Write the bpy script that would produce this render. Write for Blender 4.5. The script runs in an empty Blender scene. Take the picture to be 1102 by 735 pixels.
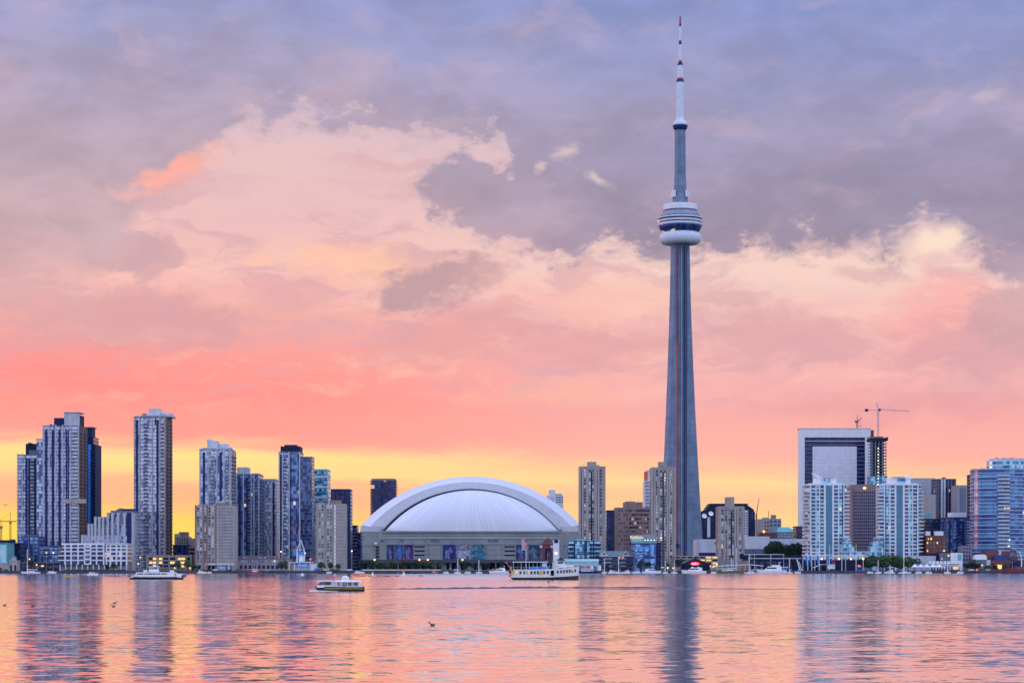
import bpy, bmesh, math, random
from math import sin, cos, pi, radians, sqrt, atan, atan2
from mathutils import Vector, Matrix

SC = bpy.context.scene
COL = SC.collection
F = 2477.0           # focal length of the photograph in its own pixels
CAMZ = 4.0           # eye height above the lake
U0, V0 = 551.0, 611.0  # principal column and horizon row of the photograph

# ------------------------------------------------------------------ camera
cam_d = bpy.data.cameras.new('camera')
cam = bpy.data.objects.new('camera', cam_d)
COL.objects.link(cam)
cam.location = (0, 0, CAMZ)
cam.rotation_euler = (radians(90), 0, 0)
cam_d.sensor_width = 36
cam_d.lens = 36 * F / 1102
cam_d.shift_y = (611 - 367.5) / 1102
cam_d.clip_start = 0.5
cam_d.clip_end = 40000
SC.camera = cam

# ------------------------------------------------------------------ view
SC.view_settings.view_transform = 'Standard'
SC.view_settings.look = 'None'
SC.view_settings.exposure = 0
SC.view_settings.gamma = 1
SC.view_settings.use_curve_mapping = False
SC.cycles.max_bounces = 6
SC.cycles.caustics_reflective = False
SC.cycles.caustics_refractive = False
SC.cycles.sample_clamp_indirect = 6


def lin(c):
    def f(x):
        x /= 255.0
        return x / 12.92 if x <= 0.04045 else ((x + 0.055) / 1.055) ** 2.4
    return (f(c[0]), f(c[1]), f(c[2]), 1.0)


# ------------------------------------------------------------------ sky
SUN_EL, SUN_AZ = radians(2.5), radians(-62)      # low sun to the left, beyond the city
BACK_LOW = (0.92, 0.98, 1.28)
BACK_HIGH = (0.62, 0.74, 1.25)
BACK_K = 1.35

world = bpy.data.worlds.new('World')
SC.world = world
world.use_nodes = True
WT = world.node_tree
WT.nodes.clear()


class NT:
    """small helper that writes node expressions"""
    def __init__(s, tree):
        s.t = tree

    def n(s, typ, **kw):
        nd = s.t.nodes.new(typ)
        for k, v in kw.items():
            setattr(nd, k, v)
        return nd

    def put(s, sock, v):
        if hasattr(v, 'default_value') or isinstance(v, bpy.types.NodeSocket):
            s.t.links.new(v, sock)
        else:
            sock.default_value = v

    def m(s, op, a, b=0.0, c=0.0, clamp=False):
        nd = s.n('ShaderNodeMath', operation=op, use_clamp=clamp)
        s.put(nd.inputs[0], a)
        s.put(nd.inputs[1], b)
        s.put(nd.inputs[2], c)
        return nd.outputs[0]

    def smooth(s, x, lo, hi, o0=0.0, o1=1.0):
        nd = s.n('ShaderNodeMapRange', interpolation_type='SMOOTHSTEP')
        s.put(nd.inputs[0], x)
        s.put(nd.inputs[1], lo)
        s.put(nd.inputs[2], hi)
        s.put(nd.inputs[3], o0)
        s.put(nd.inputs[4], o1)
        return nd.outputs[0]

    def mix(s, f, a, b, bt='MIX'):
        nd = s.n('ShaderNodeMix', data_type='RGBA', blend_type=bt)
        s.put(nd.inputs[0], f)
        s.put(nd.inputs[6], a)
        s.put(nd.inputs[7], b)
        return nd.outputs[2]

    def noise(s, vec, scale, detail=4, rough=0.55, dist=0.0, dim='3D'):
        nd = s.n('ShaderNodeTexNoise', noise_dimensions=dim)
        if vec is not None:
            s.put(nd.inputs['Vector'], vec)
        nd.inputs['Scale'].default_value = scale
        nd.inputs['Detail'].default_value = detail
        nd.inputs['Roughness'].default_value = rough
        nd.inputs['Distortion'].default_value = dist
        return nd

    def comb(s, x, y, z=0.0):
        nd = s.n('ShaderNodeCombineXYZ')
        s.put(nd.inputs[0], x)
        s.put(nd.inputs[1], y)
        s.put(nd.inputs[2], z)
        return nd.outputs[0]

    def sep(s, v):
        nd = s.n('ShaderNodeSeparateXYZ')
        s.put(nd.inputs[0], v)
        return nd.outputs

    def ramp(s, f, stops):
        nd = s.n('ShaderNodeValToRGB')
        s.put(nd.inputs[0], f)
        els = nd.color_ramp.elements
        while len(els) > 1:
            els.remove(els[-1])
        els[0].position, els[0].color = stops[0]
        for p, c in stops[1:]:
            e = els.new(p)
            e.color = c
        return nd.outputs[0]


def su(u):
    return atan((u - U0) / F) * F / 100


def sv(v):
    return atan((V0 - v) / F) * F / 100


def build_sky():
    w = NT(WT)
    tc = w.n('ShaderNodeTexCoord')
    dx, dy, dz = w.sep(tc.outputs['Generated'])[:3]
    A = w.m('MULTIPLY', w.m('ARCTAN2', dx, dy), F / 100)      # bearing, hundredths of a photo width unit
    E = w.m('MULTIPLY', w.m('ARCSINE', dz), F / 100)          # height above the horizon
    p = w.comb(A, w.m('MULTIPLY', E, 1.5), 0.0)
    # slow warp of the sky coordinates: billowing edges
    nw = w.noise(p, 1.1, 6, 0.58)
    nwc = w.sep(nw.outputs['Color'])
    wx = w.m('MULTIPLY', w.m('SUBTRACT', nwc[0], 0.5), 0.55)
    wy = w.m('MULTIPLY', w.m('SUBTRACT', nwc[1], 0.5), 0.55)
    A2 = w.m('ADD', A, wx)
    E2 = w.m('ADD', E, wy)
    q = w.comb(A2, E2, 0.0)
    fine = w.noise(w.comb(A, w.m('MULTIPLY', E, 1.5), 3.3), 3.2, 9, 0.62, 0.25).outputs['Fac']
    soft = w.noise(w.comb(A, w.m('MULTIPLY', E, 2.2), 7.7), 0.8, 5, 0.55).outputs['Fac']
    streak = w.noise(w.comb(w.m('MULTIPLY', A, 0.45), w.m('MULTIPLY', E, 2.6), 1.7), 1.6, 6, 0.6, 0.4).outputs['Fac']
    nf = w.m('SUBTRACT', fine, 0.5)

    # ---- clear-sky glow, warped a little into level streaks
    Eg = w.m('ADD', E, w.m('MULTIPLY', w.m('SUBTRACT', streak, 0.5), 0.42))
    Eg = w.m('ADD', Eg, w.m('ADD', w.m('MULTIPLY', A, 0.022), 0.11))
    g = w.m('DIVIDE', Eg, 8.0, clamp=True)

    def st(v, c):
        return (max(0.0, sv(v) / 8.0), lin(c))
    left = w.ramp(g, [st(611, (255, 205, 75)), st(575, (255, 224, 92)), st(555, (255, 212, 110)), st(538, (255, 187, 138)),
                      st(518, (255, 186, 146)), st(506, (255, 218, 144)), st(488, (255, 226, 146)), st(476, (255, 186, 150)), st(466, (255, 158, 148)),
                      st(420, (255, 146, 142)), st(380, (250, 154, 150)), st(330, (242, 172, 168)), st(290, (246, 190, 182)),
                      st(230, (234, 186, 186)), st(160, (228, 190, 194)), st(60, (196, 176, 202)), st(-60, (150, 158, 212))])
    right = w.ramp(g, [st(611, (255, 196, 90)), st(565, (255, 216, 134)), st(540, (255, 212, 148)), st(522, (255, 198, 154)),
                       st(505, (255, 218, 158)), st(490, (255, 200, 156)), st(474, (253, 180, 166)), st(440, (248, 172, 168)),
                       st(390, (244, 177, 176)), st(330, (240, 184, 181)), st(280, (243, 206, 197)),
                       st(220, (236, 198, 194)), st(120, (206, 180, 196)), st(0, (160, 160, 206))])
    lr = w.smooth(A, su(260), su(760))
    col = w.mix(lr, left, right)

    nblob = [0]

    def blob(c, u, v, ru, rv, rot, colr, k, lo=0.2, hi=0.75, amp=1.1, warped=True):
        nonlocal_seed = nblob[0]
        nblob[0] += 1
        mp = w.n('ShaderNodeMapping', vector_type='TEXTURE')
        w.put(mp.inputs[0], q if warped else w.comb(A, E))
        mp.inputs[1].default_value = (su(u), sv(v), 0)
        mp.inputs[2].default_value = (0, 0, radians(rot))
        mp.inputs[3].default_value = (ru / 100, rv / 100, 1)
        gr = w.n('ShaderNodeTexGradient', gradient_type='SPHERICAL')
        w.put(gr.inputs[0], mp.outputs[0])
        f = w.m('ADD', gr.outputs['Fac'], w.m('MULTIPLY', nf, amp * 1.15))
        # no noise where the blob itself has ended
        f = w.m('MULTIPLY', f, w.smooth(gr.outputs['Fac'], 0.0, 0.25))
        f = w.smooth(f, lo, hi, 0.0, k)
        return w.mix(f, c, lin(colr))

    # uneven thin cloud through the clear part: level wisps, lighter and greyer by turns
    wsp = w.noise(w.comb(w.m('MULTIPLY', A2, .55), w.m('MULTIPLY', E2, 2.0), 21.0), 1.7, 9, .6, .6).outputs['Fac']
    up = w.smooth(E, sv(470), sv(380))
    col = w.mix(w.m('MULTIPLY', up, w.smooth(wsp, .49, .66, 0, .70)), col, lin((214, 164, 176)))
    col = w.mix(w.m('MULTIPLY', w.m('MULTIPLY', up, w.smooth(E, sv(225), sv(320))), w.smooth(wsp, .48, .32, 0, .48)), col, lin((254, 204, 186)))
    # warm veils and faint pink wisps in the clear part
    col = blob(col, 395, 286, 170, 34, -4, (255, 194, 162), 0.6, 0.1, 0.9, 1.6)
    col = blob(col, 330, 205, 230, 60, 0, (230, 190, 190), 0.6, 0.1, 0.9)
    col = blob(col, 650, 320, 200, 40, 0, (250, 186, 172), 0.5, 0.1, 0.9)
    col = blob(col, 900, 290, 260, 40, 0, (245, 208, 196), 0.6, 0.1, 0.9)
    col = blob(col, 590, 422, 150, 16, 0, (255, 200, 160), 0.22, 0.1, 0.9)
    col = blob(col, 455, 308, 105, 40, 16, (190, 152, 161), 0.95, 0.1, 0.72, 1.6)
    col = blob(col, 520, 296, 50, 30, 30, (206, 160, 164), 0.6, 0.2, 0.6)
    col = blob(col, 480, 362, 170, 48, 8, (226, 158, 160), 0.7, 0.15, 0.8)
    col = blob(col, 640, 372, 170, 40, 4, (224, 160, 164), 0.7, 0.15, 0.8)
    col = blob(col, 300, 335, 120, 50, 10, (232, 166, 166), 0.6, 0.15, 0.8)
    col = blob(col, 850, 365, 170, 50, -4, (222, 164, 170), 0.8, 0.15, 0.75)
    col = blob(col, 930, 300, 70, 18, -10, (214, 170, 176), 0.6, 0.2, 0.7)
    col = blob(col, 785, 320, 70, 14, 2, (212, 166, 172), 0.6, 0.2, 0.7)
    col = blob(col, 1015, 345, 110, 70, 24, (250, 168, 166), 0.6, 0.15, 0.75)
    col = blob(col, 1060, 385, 160, 50, 0, (218, 160, 168), 0.7, 0.15, 0.7)
    col = blob(col, 1105, 350, 90, 60, 0, (204, 160, 170), 0.7, 0.2, 0.6)
    col = blob(col, 960, 440, 260, 26, 0, (226, 150, 160), 0.5, 0.1, 0.9)
    col = blob(col, 130, 345, 230, 45, -4, (214, 156, 164), 0.75, 0.12, 0.7)
    col = blob(col, 60, 395, 200, 40, 0, (255, 138, 140), 0.6, 0.1, 0.9)
    col = blob(col, 168, 285, 42, 40, 50, (206, 160, 170), 0.75, 0.2, 0.55)
    col = blob(col, 120, 270, 80, 36, -10, (204, 162, 172), 0.85, 0.18, 0.5)

    # ---- the big mauve cloud deck: lower edge as a curve over the bearing
    pts = [(-300, 350), (-60, 345), (30, 338), (90, 325), (120, 300), (150, 240), (190, 207), (225, 172), (250, 142), (300, 128), (350, 138),
           (420, 150), (480, 158), (512, 156), (535, 148), (548, 172), (558, 235), (585, 276), (620, 282), (655, 268), (700, 284), (760, 280),
           (850, 272), (950, 280), (985, 270), (1012, 256), (1046, 280), (1102, 312), (1300, 320), (1600, 300)]
    fc = w.n('ShaderNodeFloatCurve')
    lo_u, hi_u = su(-300), su(1600)
    w.put(fc.inputs['Value'], w.m('DIVIDE', w.m('SUBTRACT', A2, lo_u), hi_u - lo_u, clamp=True))
    cv = fc.mapping.curves[0]
    for i, (u, v) in enumerate(pts):
        x, y = (su(u) - lo_u) / (hi_u - lo_u), sv(v) / 8.0
        if i < 2:
            cv.points[i].location = (x if i == 0 else x, y)
        else:
            cv.points.new(x, y)
    fc.mapping.extend = 'HORIZONTAL'
    fc.mapping.update()
    edge = w.m('MULTIPLY', fc.outputs[0], 8.0)
    dist = w.m('SUBTRACT', w.m('ADD', E2, w.m('MULTIPLY', nf, 1.3)), edge)
    softness = w.m('ADD', w.m('ADD', 0.14, w.m('MULTIPLY', soft, 0.30)), w.smooth(A, su(190), su(60), 0.0, 0.55))
    deck = w.smooth(w.m('DIVIDE', dist, softness), -0.6, 0.9)

    def blob_mask(u, v, ru, rv, rot, lo=0.2, hi=0.5):
        mp = w.n('ShaderNodeMapping', vector_type='TEXTURE')
        w.put(mp.inputs[0], q)
        mp.inputs[1].default_value = (su(u), sv(v), 0)
        mp.inputs[2].default_value = (0, 0, radians(rot))
        mp.inputs[3].default_value = (ru / 100, rv / 100, 1)
        gr = w.n('ShaderNodeTexGradient', gradient_type='SPHERICAL')
        w.put(gr.inputs[0], mp.outputs[0])
        f = w.m('ADD', gr.outputs['Fac'], w.m('MULTIPLY', nf, 1.15))
        f = w.m('MULTIPLY', f, w.smooth(gr.outputs['Fac'], 0.0, 0.2))
        return w.smooth(f, lo, hi)
    tip = blob_mask(525, 213, 110, 60, -8)
    tip = w.m('MAXIMUM', tip, blob_mask(590, 225, 110, 85, -20))
    deck = w.m('MAXIMUM', deck, tip)
    holes = w.m('MULTIPLY', blob_mask(606, 167, 26, 15, 10, 0.2, 1.1), .55)
    holes = w.m('MAXIMUM', holes, w.m('MULTIPLY', blob_mask(640, 195, 27, 11, -25, 0.2, 1.1), 0.5))
    holes = w.m('MAXIMUM', holes, w.m('MULTIPLY', blob_mask(1012, 264, 58, 28, 8, 0.2, 0.9), 1.0))
    holes = w.m('MAXIMUM', holes, w.m('MULTIPLY', blob_mask(584, 184, 14, 9, 20, 0.22, 0.9), 0.45))
    holes = w.m('MAXIMUM', holes, w.m('MULTIPLY', blob_mask(1062, 118, 46, 12, 12, 0.25, 1.0), 0.22))

    holes = w.m('MULTIPLY', holes, w.smooth(fine, .36, .56, .25, 1.0))
    d = w.m('DIVIDE', w.m('ADD', E, w.m('MULTIPLY', w.m('SUBTRACT', soft, 0.5), 0.9)), 8.0, clamp=True)
    dl = w.ramp(d, [st(360, (226, 166, 170)), st(300, (212, 168, 175)), st(230, (200, 168, 179)), st(170, (190, 166, 184)),
                    st(110, (178, 162, 190)), st(50, (164, 158, 196)), st(-20, (146, 154, 206)), st(-130, (128, 148, 208))])
    dr = w.ramp(d, [st(330, (196, 164, 176)), st(270, (160, 143, 168)), st(200, (159, 147, 178)), st(130, (164, 156, 192)),
                    st(60, (150, 154, 202)), st(-20, (138, 152, 208)), st(-130, (124, 146, 208))])
    dk = w.mix(lr, dl, dr)
    puff = w.smooth(w.noise(w.comb(w.m('MULTIPLY', A, .7), w.m('MULTIPLY', E, 1.5), 11.0), 1.5, 8, .56, .3).outputs['Fac'], 0.3, 0.72, 0.85, 1.05)
    pf = w.n('ShaderNodeCombineColor')
    for i in range(3):
        w.put(pf.inputs[i], puff)
    dk = w.mix(1.0, dk, pf.outputs[0], 'MULTIPLY')
    glim = w.noise(w.comb(w.m('MULTIPLY', A2, .8), w.m('MULTIPLY', E2, 1.7), 31.0), 1.2, 8, .58, .4).outputs['Fac']
    dk = w.mix(w.smooth(glim, .50, .74, 0, .34), dk, lin((214, 180, 192)))
    # thin lit rim where the deck is thinnest
    rim = w.m('MULTIPLY', w.smooth(deck, 0.05, 0.4), w.smooth(deck, 0.95, 0.5))
    col = w.mix(deck, col, dk)
    col = w.mix(w.m('MULTIPLY', w.m('MULTIPLY', rim, w.smooth(A, su(180), su(330))), 0.14), col, lin((250, 212, 200)))
    col = w.mix(w.m('MULTIPLY', holes, 0.95), col, lin((252, 222, 204)))
    # fiery underside on the left
    col = blob(col, 188, 190, 74, 26, 20, (255, 172, 156), 0.9, 0.1, 1.0, 1.9)
    col = blob(col, 140, 208, 42, 14, 10, (255, 184, 168), 0.7, 0.1, 1.0, 1.9)

    # ---- behind the viewer: pale lavender dusk sky, plus the physical sky
    sky = w.n('ShaderNodeTexSky', sky_type='NISHITA')
    sky.sun_disc = False
    sky.sun_elevation = SUN_EL
    sky.sun_rotation = SUN_AZ
    sky.altitude = 80
    sky.air_density = 1.0
    sky.dust_density = 2.0
    back = w.mix(w.smooth(dz, 0.0, 0.7), (*BACK_LOW, 1), (*BACK_HIGH, 1))
    bn = w.noise(tc.outputs['Generated'], 3.0, 5, 0.55).outputs['Fac']
    bk = w.n('ShaderNodeCombineColor')
    for i in range(3):
        w.put(bk.inputs[i], w.smooth(bn, 0.3, 0.7, 0.82 * BACK_K, 1.12 * BACK_K))
    back = w.mix(1.0, back, bk.outputs[0], 'MULTIPLY')
    # the evening colour belongs to the western half of the sky and to low heights
    west = w.m('MULTIPLY', w.smooth(dy, 0.05, 0.75), w.smooth(dz, 0.75, 0.30))
    col = w.mix(west, back, col)
    bg1 = w.n('ShaderNodeBackground')
    w.put(bg1.inputs[0], col)
    bg1.inputs[1].default_value = 1.0
    bg2 = w.n('ShaderNodeBackground')
    w.put(bg2.inputs[0], sky.outputs[0])
    bg2.inputs[1].default_value = 0.02
    add = w.n('ShaderNodeAddShader')
    WT.links.new(bg1.outputs[0], add.inputs[0])
    WT.links.new(bg2.outputs[0], add.inputs[1])
    out = w.n('ShaderNodeOutputWorld')
    WT.links.new(add.outputs[0], out.inputs[0])


build_sky()

sun_d = bpy.data.lights.new('sun', 'SUN')
sun_d.energy = 0.6
sun_d.angle = radians(0.6)
sun_d.color = (1.0, 0.30, 0.10)
sun = bpy.data.objects.new('sun', sun_d)
COL.objects.link(sun)
sdir = Vector((sin(SUN_AZ) * cos(SUN_EL), cos(SUN_AZ) * cos(SUN_EL), sin(SUN_EL)))
sun.rotation_euler = (-sdir).to_track_quat('-Z', 'Y').to_euler()
sun.location = sdir * 6000


# ------------------------------------------------------------------ pixel -> metres at a stated distance
def X(u, d):
    return (u - U0) * d / F


def Z(v, d):
    return CAMZ + (V0 - v) * d / F


# ------------------------------------------------------------------ mesh builder
class MB:
    def __init__(s):
        s.v, s.f = [], []

    def face(s, pts):
        i = len(s.v)
        s.v += [tuple(p) for p in pts]
        s.f.append(tuple(range(i, i + len(pts))))
        return s

    def box(s, x0, x1, y0, y1, z0, z1):
        i = len(s.v)
        s.v += [(x0, y0, z0), (x1, y0, z0), (x1, y1, z0), (x0, y1, z0), (x0, y0, z1), (x1, y0, z1), (x1, y1, z1), (x0, y1, z1)]
        s.f += [tuple(i + k for k in q) for q in ((0, 3, 2, 1), (4, 5, 6, 7), (0, 1, 5, 4), (1, 2, 6, 5), (2, 3, 7, 6), (3, 0, 4, 7))]
        return s

    def prism(s, poly, z0, z1, caps=True, top=None):
        n = len(poly)
        i = len(s.v)
        top = top or poly
        s.v += [(x, y, z0) for x, y in poly] + [(x, y, z1) for x, y in top]
        for k in range(n):
            a, b = k, (k + 1) % n
            s.f.append((i + a, i + b, i + n + b, i + n + a))
        if caps:
            s.f.append(tuple(i + n + k for k in range(n)))
            s.f.append(tuple(i + n - 1 - k for k in range(n)))
        return s

    def lathe(s, prof, n=32, cx=0, cy=0, caps=True):
        i = len(s.v)
        for r, z in prof:
            for k in range(n):
                a = 2 * pi * k / n
                s.v.append((cx + r * cos(a), cy + r * sin(a), z))
        m = len(prof)
        for j in range(m - 1):
            for k in range(n):
                a, b = k, (k + 1) % n
                s.f.append((i + j * n + a, i + j * n + b, i + (j + 1) * n + b, i + (j + 1) * n + a))
        if caps:
            s.f.append(tuple(i + n - 1 - k for k in range(n)))
            s.f.append(tuple(i + (m - 1) * n + k for k in range(n)))
        return s

    def loft(s, rings, closed=True, caps=True):
        n = len(rings[0])
        i = len(s.v)
        for r in rings:
            s.v += [tuple(p) for p in r]
        for j in range(len(rings) - 1):
            for k in range(n if closed else n - 1):
                a, b = k, (k + 1) % n
                s.f.append((i + j * n + a, i + j * n + b, i + (j + 1) * n + b, i + (j + 1) * n + a))
        if caps and closed:
            s.f.append(tuple(i + n - 1 - k for k in range(n)))
            s.f.append(tuple(i + (len(rings) - 1) * n + k for k in range(n)))
        return s

    def tube(s, p0, p1, r0, r1=None, n=6):
        r1 = r0 if r1 is None else r1
        p0, p1 = Vector(p0), Vector(p1)
        d = (p1 - p0).normalized()
        a = d.orthogonal().normalized()
        b = d.cross(a)
        rings = []
        for p, r in ((p0, r0), (p1, r1)):
            rings.append([p + a * (r * cos(2 * pi * k / n)) + b * (r * sin(2 * pi * k / n)) for k in range(n)])
        return s.loft(rings)

    def ball(s, c, r, n=8, sz=1.0):
        prof = [(max(1e-3, r * sin(pi * j / n)), c[2] - r * sz * cos(pi * j / n)) for j in range(n + 1)]
        return s.lathe(prof, 10, c[0], c[1], caps=False)

    def mesh(s, name, m=None, smooth=False):
        me = bpy.data.meshes.new(name)
        me.from_pydata(s.v, [], s.f)
        bm = bmesh.new()
        bm.from_mesh(me)
        bmesh.ops.recalc_face_normals(bm, faces=bm.faces)
        if smooth:
            for f in bm.faces:
                f.smooth = True
        bm.to_mesh(me)
        bm.free()
        if m:
            me.materials.append(m)
        me.update()
        return me


def put(name, me, parent=None, loc=(0, 0, 0), rz=0.0, m=None, smooth=False, scale=None):
    if isinstance(me, MB):
        me = me.mesh(name, m, smooth)
    o = bpy.data.objects.new(name, me)
    COL.objects.link(o)
    o.location = loc
    o.rotation_euler = (0, 0, rz)
    if scale:
        o.scale = scale
    if parent:
        o.parent = parent
    return o


def tag(o, label=None, cat=None, group=None, kind=None):
    if label:
        o['label'] = label
    if cat:
        o['category'] = cat
    if group:
        o['group'] = group
    if kind:
        o['kind'] = kind
    return o


def empty(name, label, cat, loc, rz=0.0, group=None):
    o = bpy.data.objects.new(name, None)
    COL.objects.link(o)
    o.location = loc
    o.rotation_euler = (0, 0, rz)
    o.empty_display_size = 2
    return tag(o, label, cat, group)


def copy_tree(o, parent=None):
    c = o.copy()
    COL.objects.link(c)
    if parent:
        c.parent = parent
    for ch in list(o.children):
        copy_tree(ch, c)
    return c


# ------------------------------------------------------------------ materials
def new_mat(name):
    m = bpy.data.materials.new(name)
    m.use_nodes = True
    t = m.node_tree
    t.nodes.clear()
    w = NT(t)
    out = w.n('ShaderNodeOutputMaterial')
    b = w.n('ShaderNodeBsdfPrincipled')
    t.links.new(b.outputs[0], out.inputs[0])
    return m, w, b


def M(name, c, rough=0.7, metal=0.0, var=0.18, scale=0.25, streaks=False, spec=0.4):
    """plain surface with uneven tone: weathering patches and, on walls, rain streaks"""
    m, w, b = new_mat(name)
    pos = w.n('ShaderNodeNewGeometry').outputs['Position']
    f = w.noise(pos, scale, 5, 0.6).outputs['Fac']
    if streaks:
        x, y, z = w.sep(pos)[:3]
        g = w.noise(w.comb(x, y, w.m('MULTIPLY', z, 0.06)), 0.45, 4, 0.6).outputs['Fac']
        f = w.m('MULTIPLY', w.m('ADD', f, g), 0.5)
    lo = tuple(x * (1 - var) for x in c) + (1,)
    hi = tuple(min(1, x * (1 + var)) for x in c) + (1,)
    w.put(b.inputs['Base Color'], w.mix(w.smooth(f, 0.3, 0.7), lo, hi))
    b.inputs['Roughness'].default_value = rough
    b.inputs['Metallic'].default_value = metal
    b.inputs['Specular IOR Level'].default_value = spec
    return m


def EM(name, c, k):
    m, w, b = new_mat(name)
    b.inputs['Base Color'].default_value = (*c, 1)
    b.inputs['Emission Color'].default_value = (*c, 1)
    b.inputs['Emission Strength'].default_value = k
    return m


def GL(name, dark, pale, p_pale=0.4, lit=0.01, pane=1.5, fh=3.0, metal=0.35, rough=0.12, litc=(1.0, 0.62, 0.25), litk=.8, zoff=2.0):
    """window glass: each pane has its own tone (blinds, rooms behind, reflections); a few are lit"""
    m, w, b = new_mat(name)
    pos = w.n('ShaderNodeNewGeometry').outputs['Position']
    x, y, z = w.sep(pos)[:3]
    a = w.m('FLOOR', w.m('DIVIDE', w.m('ADD', x, w.m('MULTIPLY', y, 0.83)), pane))
    c = w.m('FLOOR', w.m('DIVIDE', w.m('SUBTRACT', z, zoff), fh))
    wn = w.n('ShaderNodeTexWhiteNoise', noise_dimensions='3D')
    w.put(wn.inputs['Vector'], w.comb(a, c, 0.5))
    rc = w.sep(wn.outputs['Color'])
    big = w.noise(pos, 0.055, 3, 0.5).outputs['Fac']
    f = w.m('ADD', rc[0], w.m('MULTIPLY', w.m('SUBTRACT', big, 0.5), 0.9))
    f = w.smooth(f, 1.0 - p_pale - 0.40, 1.0 - p_pale + 0.40)
    w.put(b.inputs['Base Color'], w.mix(f, (*dark, 1), (*pale, 1)))
    b.inputs['Metallic'].default_value = metal
    b.inputs['Specular IOR Level'].default_value = .3
    w.put(b.inputs['Roughness'], w.m('ADD', rough, w.m('MULTIPLY', rc[2], 0.15)))
    on = w.m('LESS_THAN', rc[1], lit)
    w.put(b.inputs['Emission Strength'], w.m('MULTIPLY', on, litk))
    b.inputs['Emission Color'].default_value = (*litc, 1)
    return m


mt = {}
mt['conc'] = M('concrete', (.30, .31, .33), .85, streaks=True)
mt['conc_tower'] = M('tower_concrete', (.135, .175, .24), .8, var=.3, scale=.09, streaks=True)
def pour_concrete():
    m, w, b = new_mat('poured_concrete')
    pos = w.n('ShaderNodeNewGeometry').outputs['Position']
    x, y, z = w.sep(pos)[:3]
    f = w.noise(pos, .09, 5, .6).outputs['Fac']
    g = w.noise(w.comb(x, y, w.m('MULTIPLY', z, .03)), .6, 5, .65).outputs['Fac']
    f = w.m('MULTIPLY', w.m('ADD', f, g), .5)
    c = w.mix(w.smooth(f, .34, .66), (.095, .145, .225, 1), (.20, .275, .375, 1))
    lift = w.m('DIVIDE', z, 6.1)
    wn = w.n('ShaderNodeTexWhiteNoise', noise_dimensions='1D')
    w.put(wn.inputs['W'], w.m('FLOOR', lift))
    c = w.mix(w.m('MULTIPLY', wn.outputs['Value'], .28), c, (.10, .14, .20, 1))
    line = w.m('LESS_THAN', w.m('FRACT', lift), .10)
    c = w.mix(w.m('MULTIPLY', line, .4), c, (.07, .09, .14, 1))
    w.put(b.inputs['Base Color'], c)
    b.inputs['Roughness'].default_value = .8
    return m


mt['conc_tower'] = pour_concrete()
mt['conc_tower_dark'] = M('tower_concrete_dark', (.045, .06, .13), .6)
mt['pale'] = M('pale_panel', (.52, .55, .62), .6, streaks=True)
mt['pale2'] = M('pale_concrete', (.42, .44, .49), .7, streaks=True)
mt['white'] = M('white_paint', (.78, .79, .80), .45, var=.06)
mt['white_wall'] = M('white_render', (.70, .71, .74), .6, var=.08, streaks=True)
mt['beige'] = M('beige_precast', (.31, .275, .25), .85, streaks=True)
mt['beige2'] = M('sand_precast', (.37, .33, .30), .85, streaks=True)
mt['brown'] = M('brown_brick', (.24, .17, .155), .85, streaks=True)
mt['brick'] = M('red_brick', (.17, .062, .058), .85, streaks=True)
mt['dark'] = M('dark_cladding', (.016, .022, .06), .6, spec=.1)
mt['navy'] = M('navy_panel', (.018, .03, .115), .5, spec=.12)
mt['slate'] = M('slate_panel', (.11, .13, .19), .6, streaks=True)
mt['grey'] = M('grey_panel', (.25, .27, .33), .7, streaks=True)
mt['red'] = M('red_paint', (.45, .03, .04), .5)
mt['redglow'] = M('red_and_sunset_red', (.55, .07, .04), .4)  # plain red; on the round tower top it paints the sunset
mt['orange'] = M('orange_paint', (.75, .18, .06), .5)
mt['yellow'] = M('yellow_paint', (.75, .48, .05), .5)
mt['black'] = M('black_paint', (.012, .013, .016), .4)
mt['blue'] = M('blue_tarp', (.03, .22, .65), .5)
mt['teal'] = M('teal_panel', (.12, .38, .40), .5)
mt['mint'] = M('mint_cladding', (.30, .50, .50), .6, streaks=True)
mt['steel'] = M('painted_steel', (.42, .44, .48), .45, .3)
mt['roof_white'] = None
mt['wood'] = M('timber', (.20, .13, .08), .8)
mt['pink'] = M('pink_canvas', (.55, .16, .25), .7)
mt['canvas'] = M('white_canvas', (.74, .75, .78), .7, var=.05)
mt['lamp_warm'] = EM('lamp_warm', (1.0, .46, .12), 2.6)
mt['lamp_white'] = EM('lamp_white', (1.0, .85, .55), 2.4)
mt['lamp_red'] = EM('lamp_red', (1.0, .05, .04), 4.0)
mt['lit_yellow'] = EM('lit_interior', (1.0, .60, .16), .85)
mt['sign_red'] = EM('red_neon', (1.0, .03, .08), 2.2)
mt['sign_pink'] = EM('pink_neon', (1.0, .35, .38), 2.4)
mt['sign_yellow'] = EM('yellow_sign', (.75, .80, .35), 0.55)
mt['sign_gold'] = EM('gold_sign', (1.0, .62, .15), 1.4)

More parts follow.
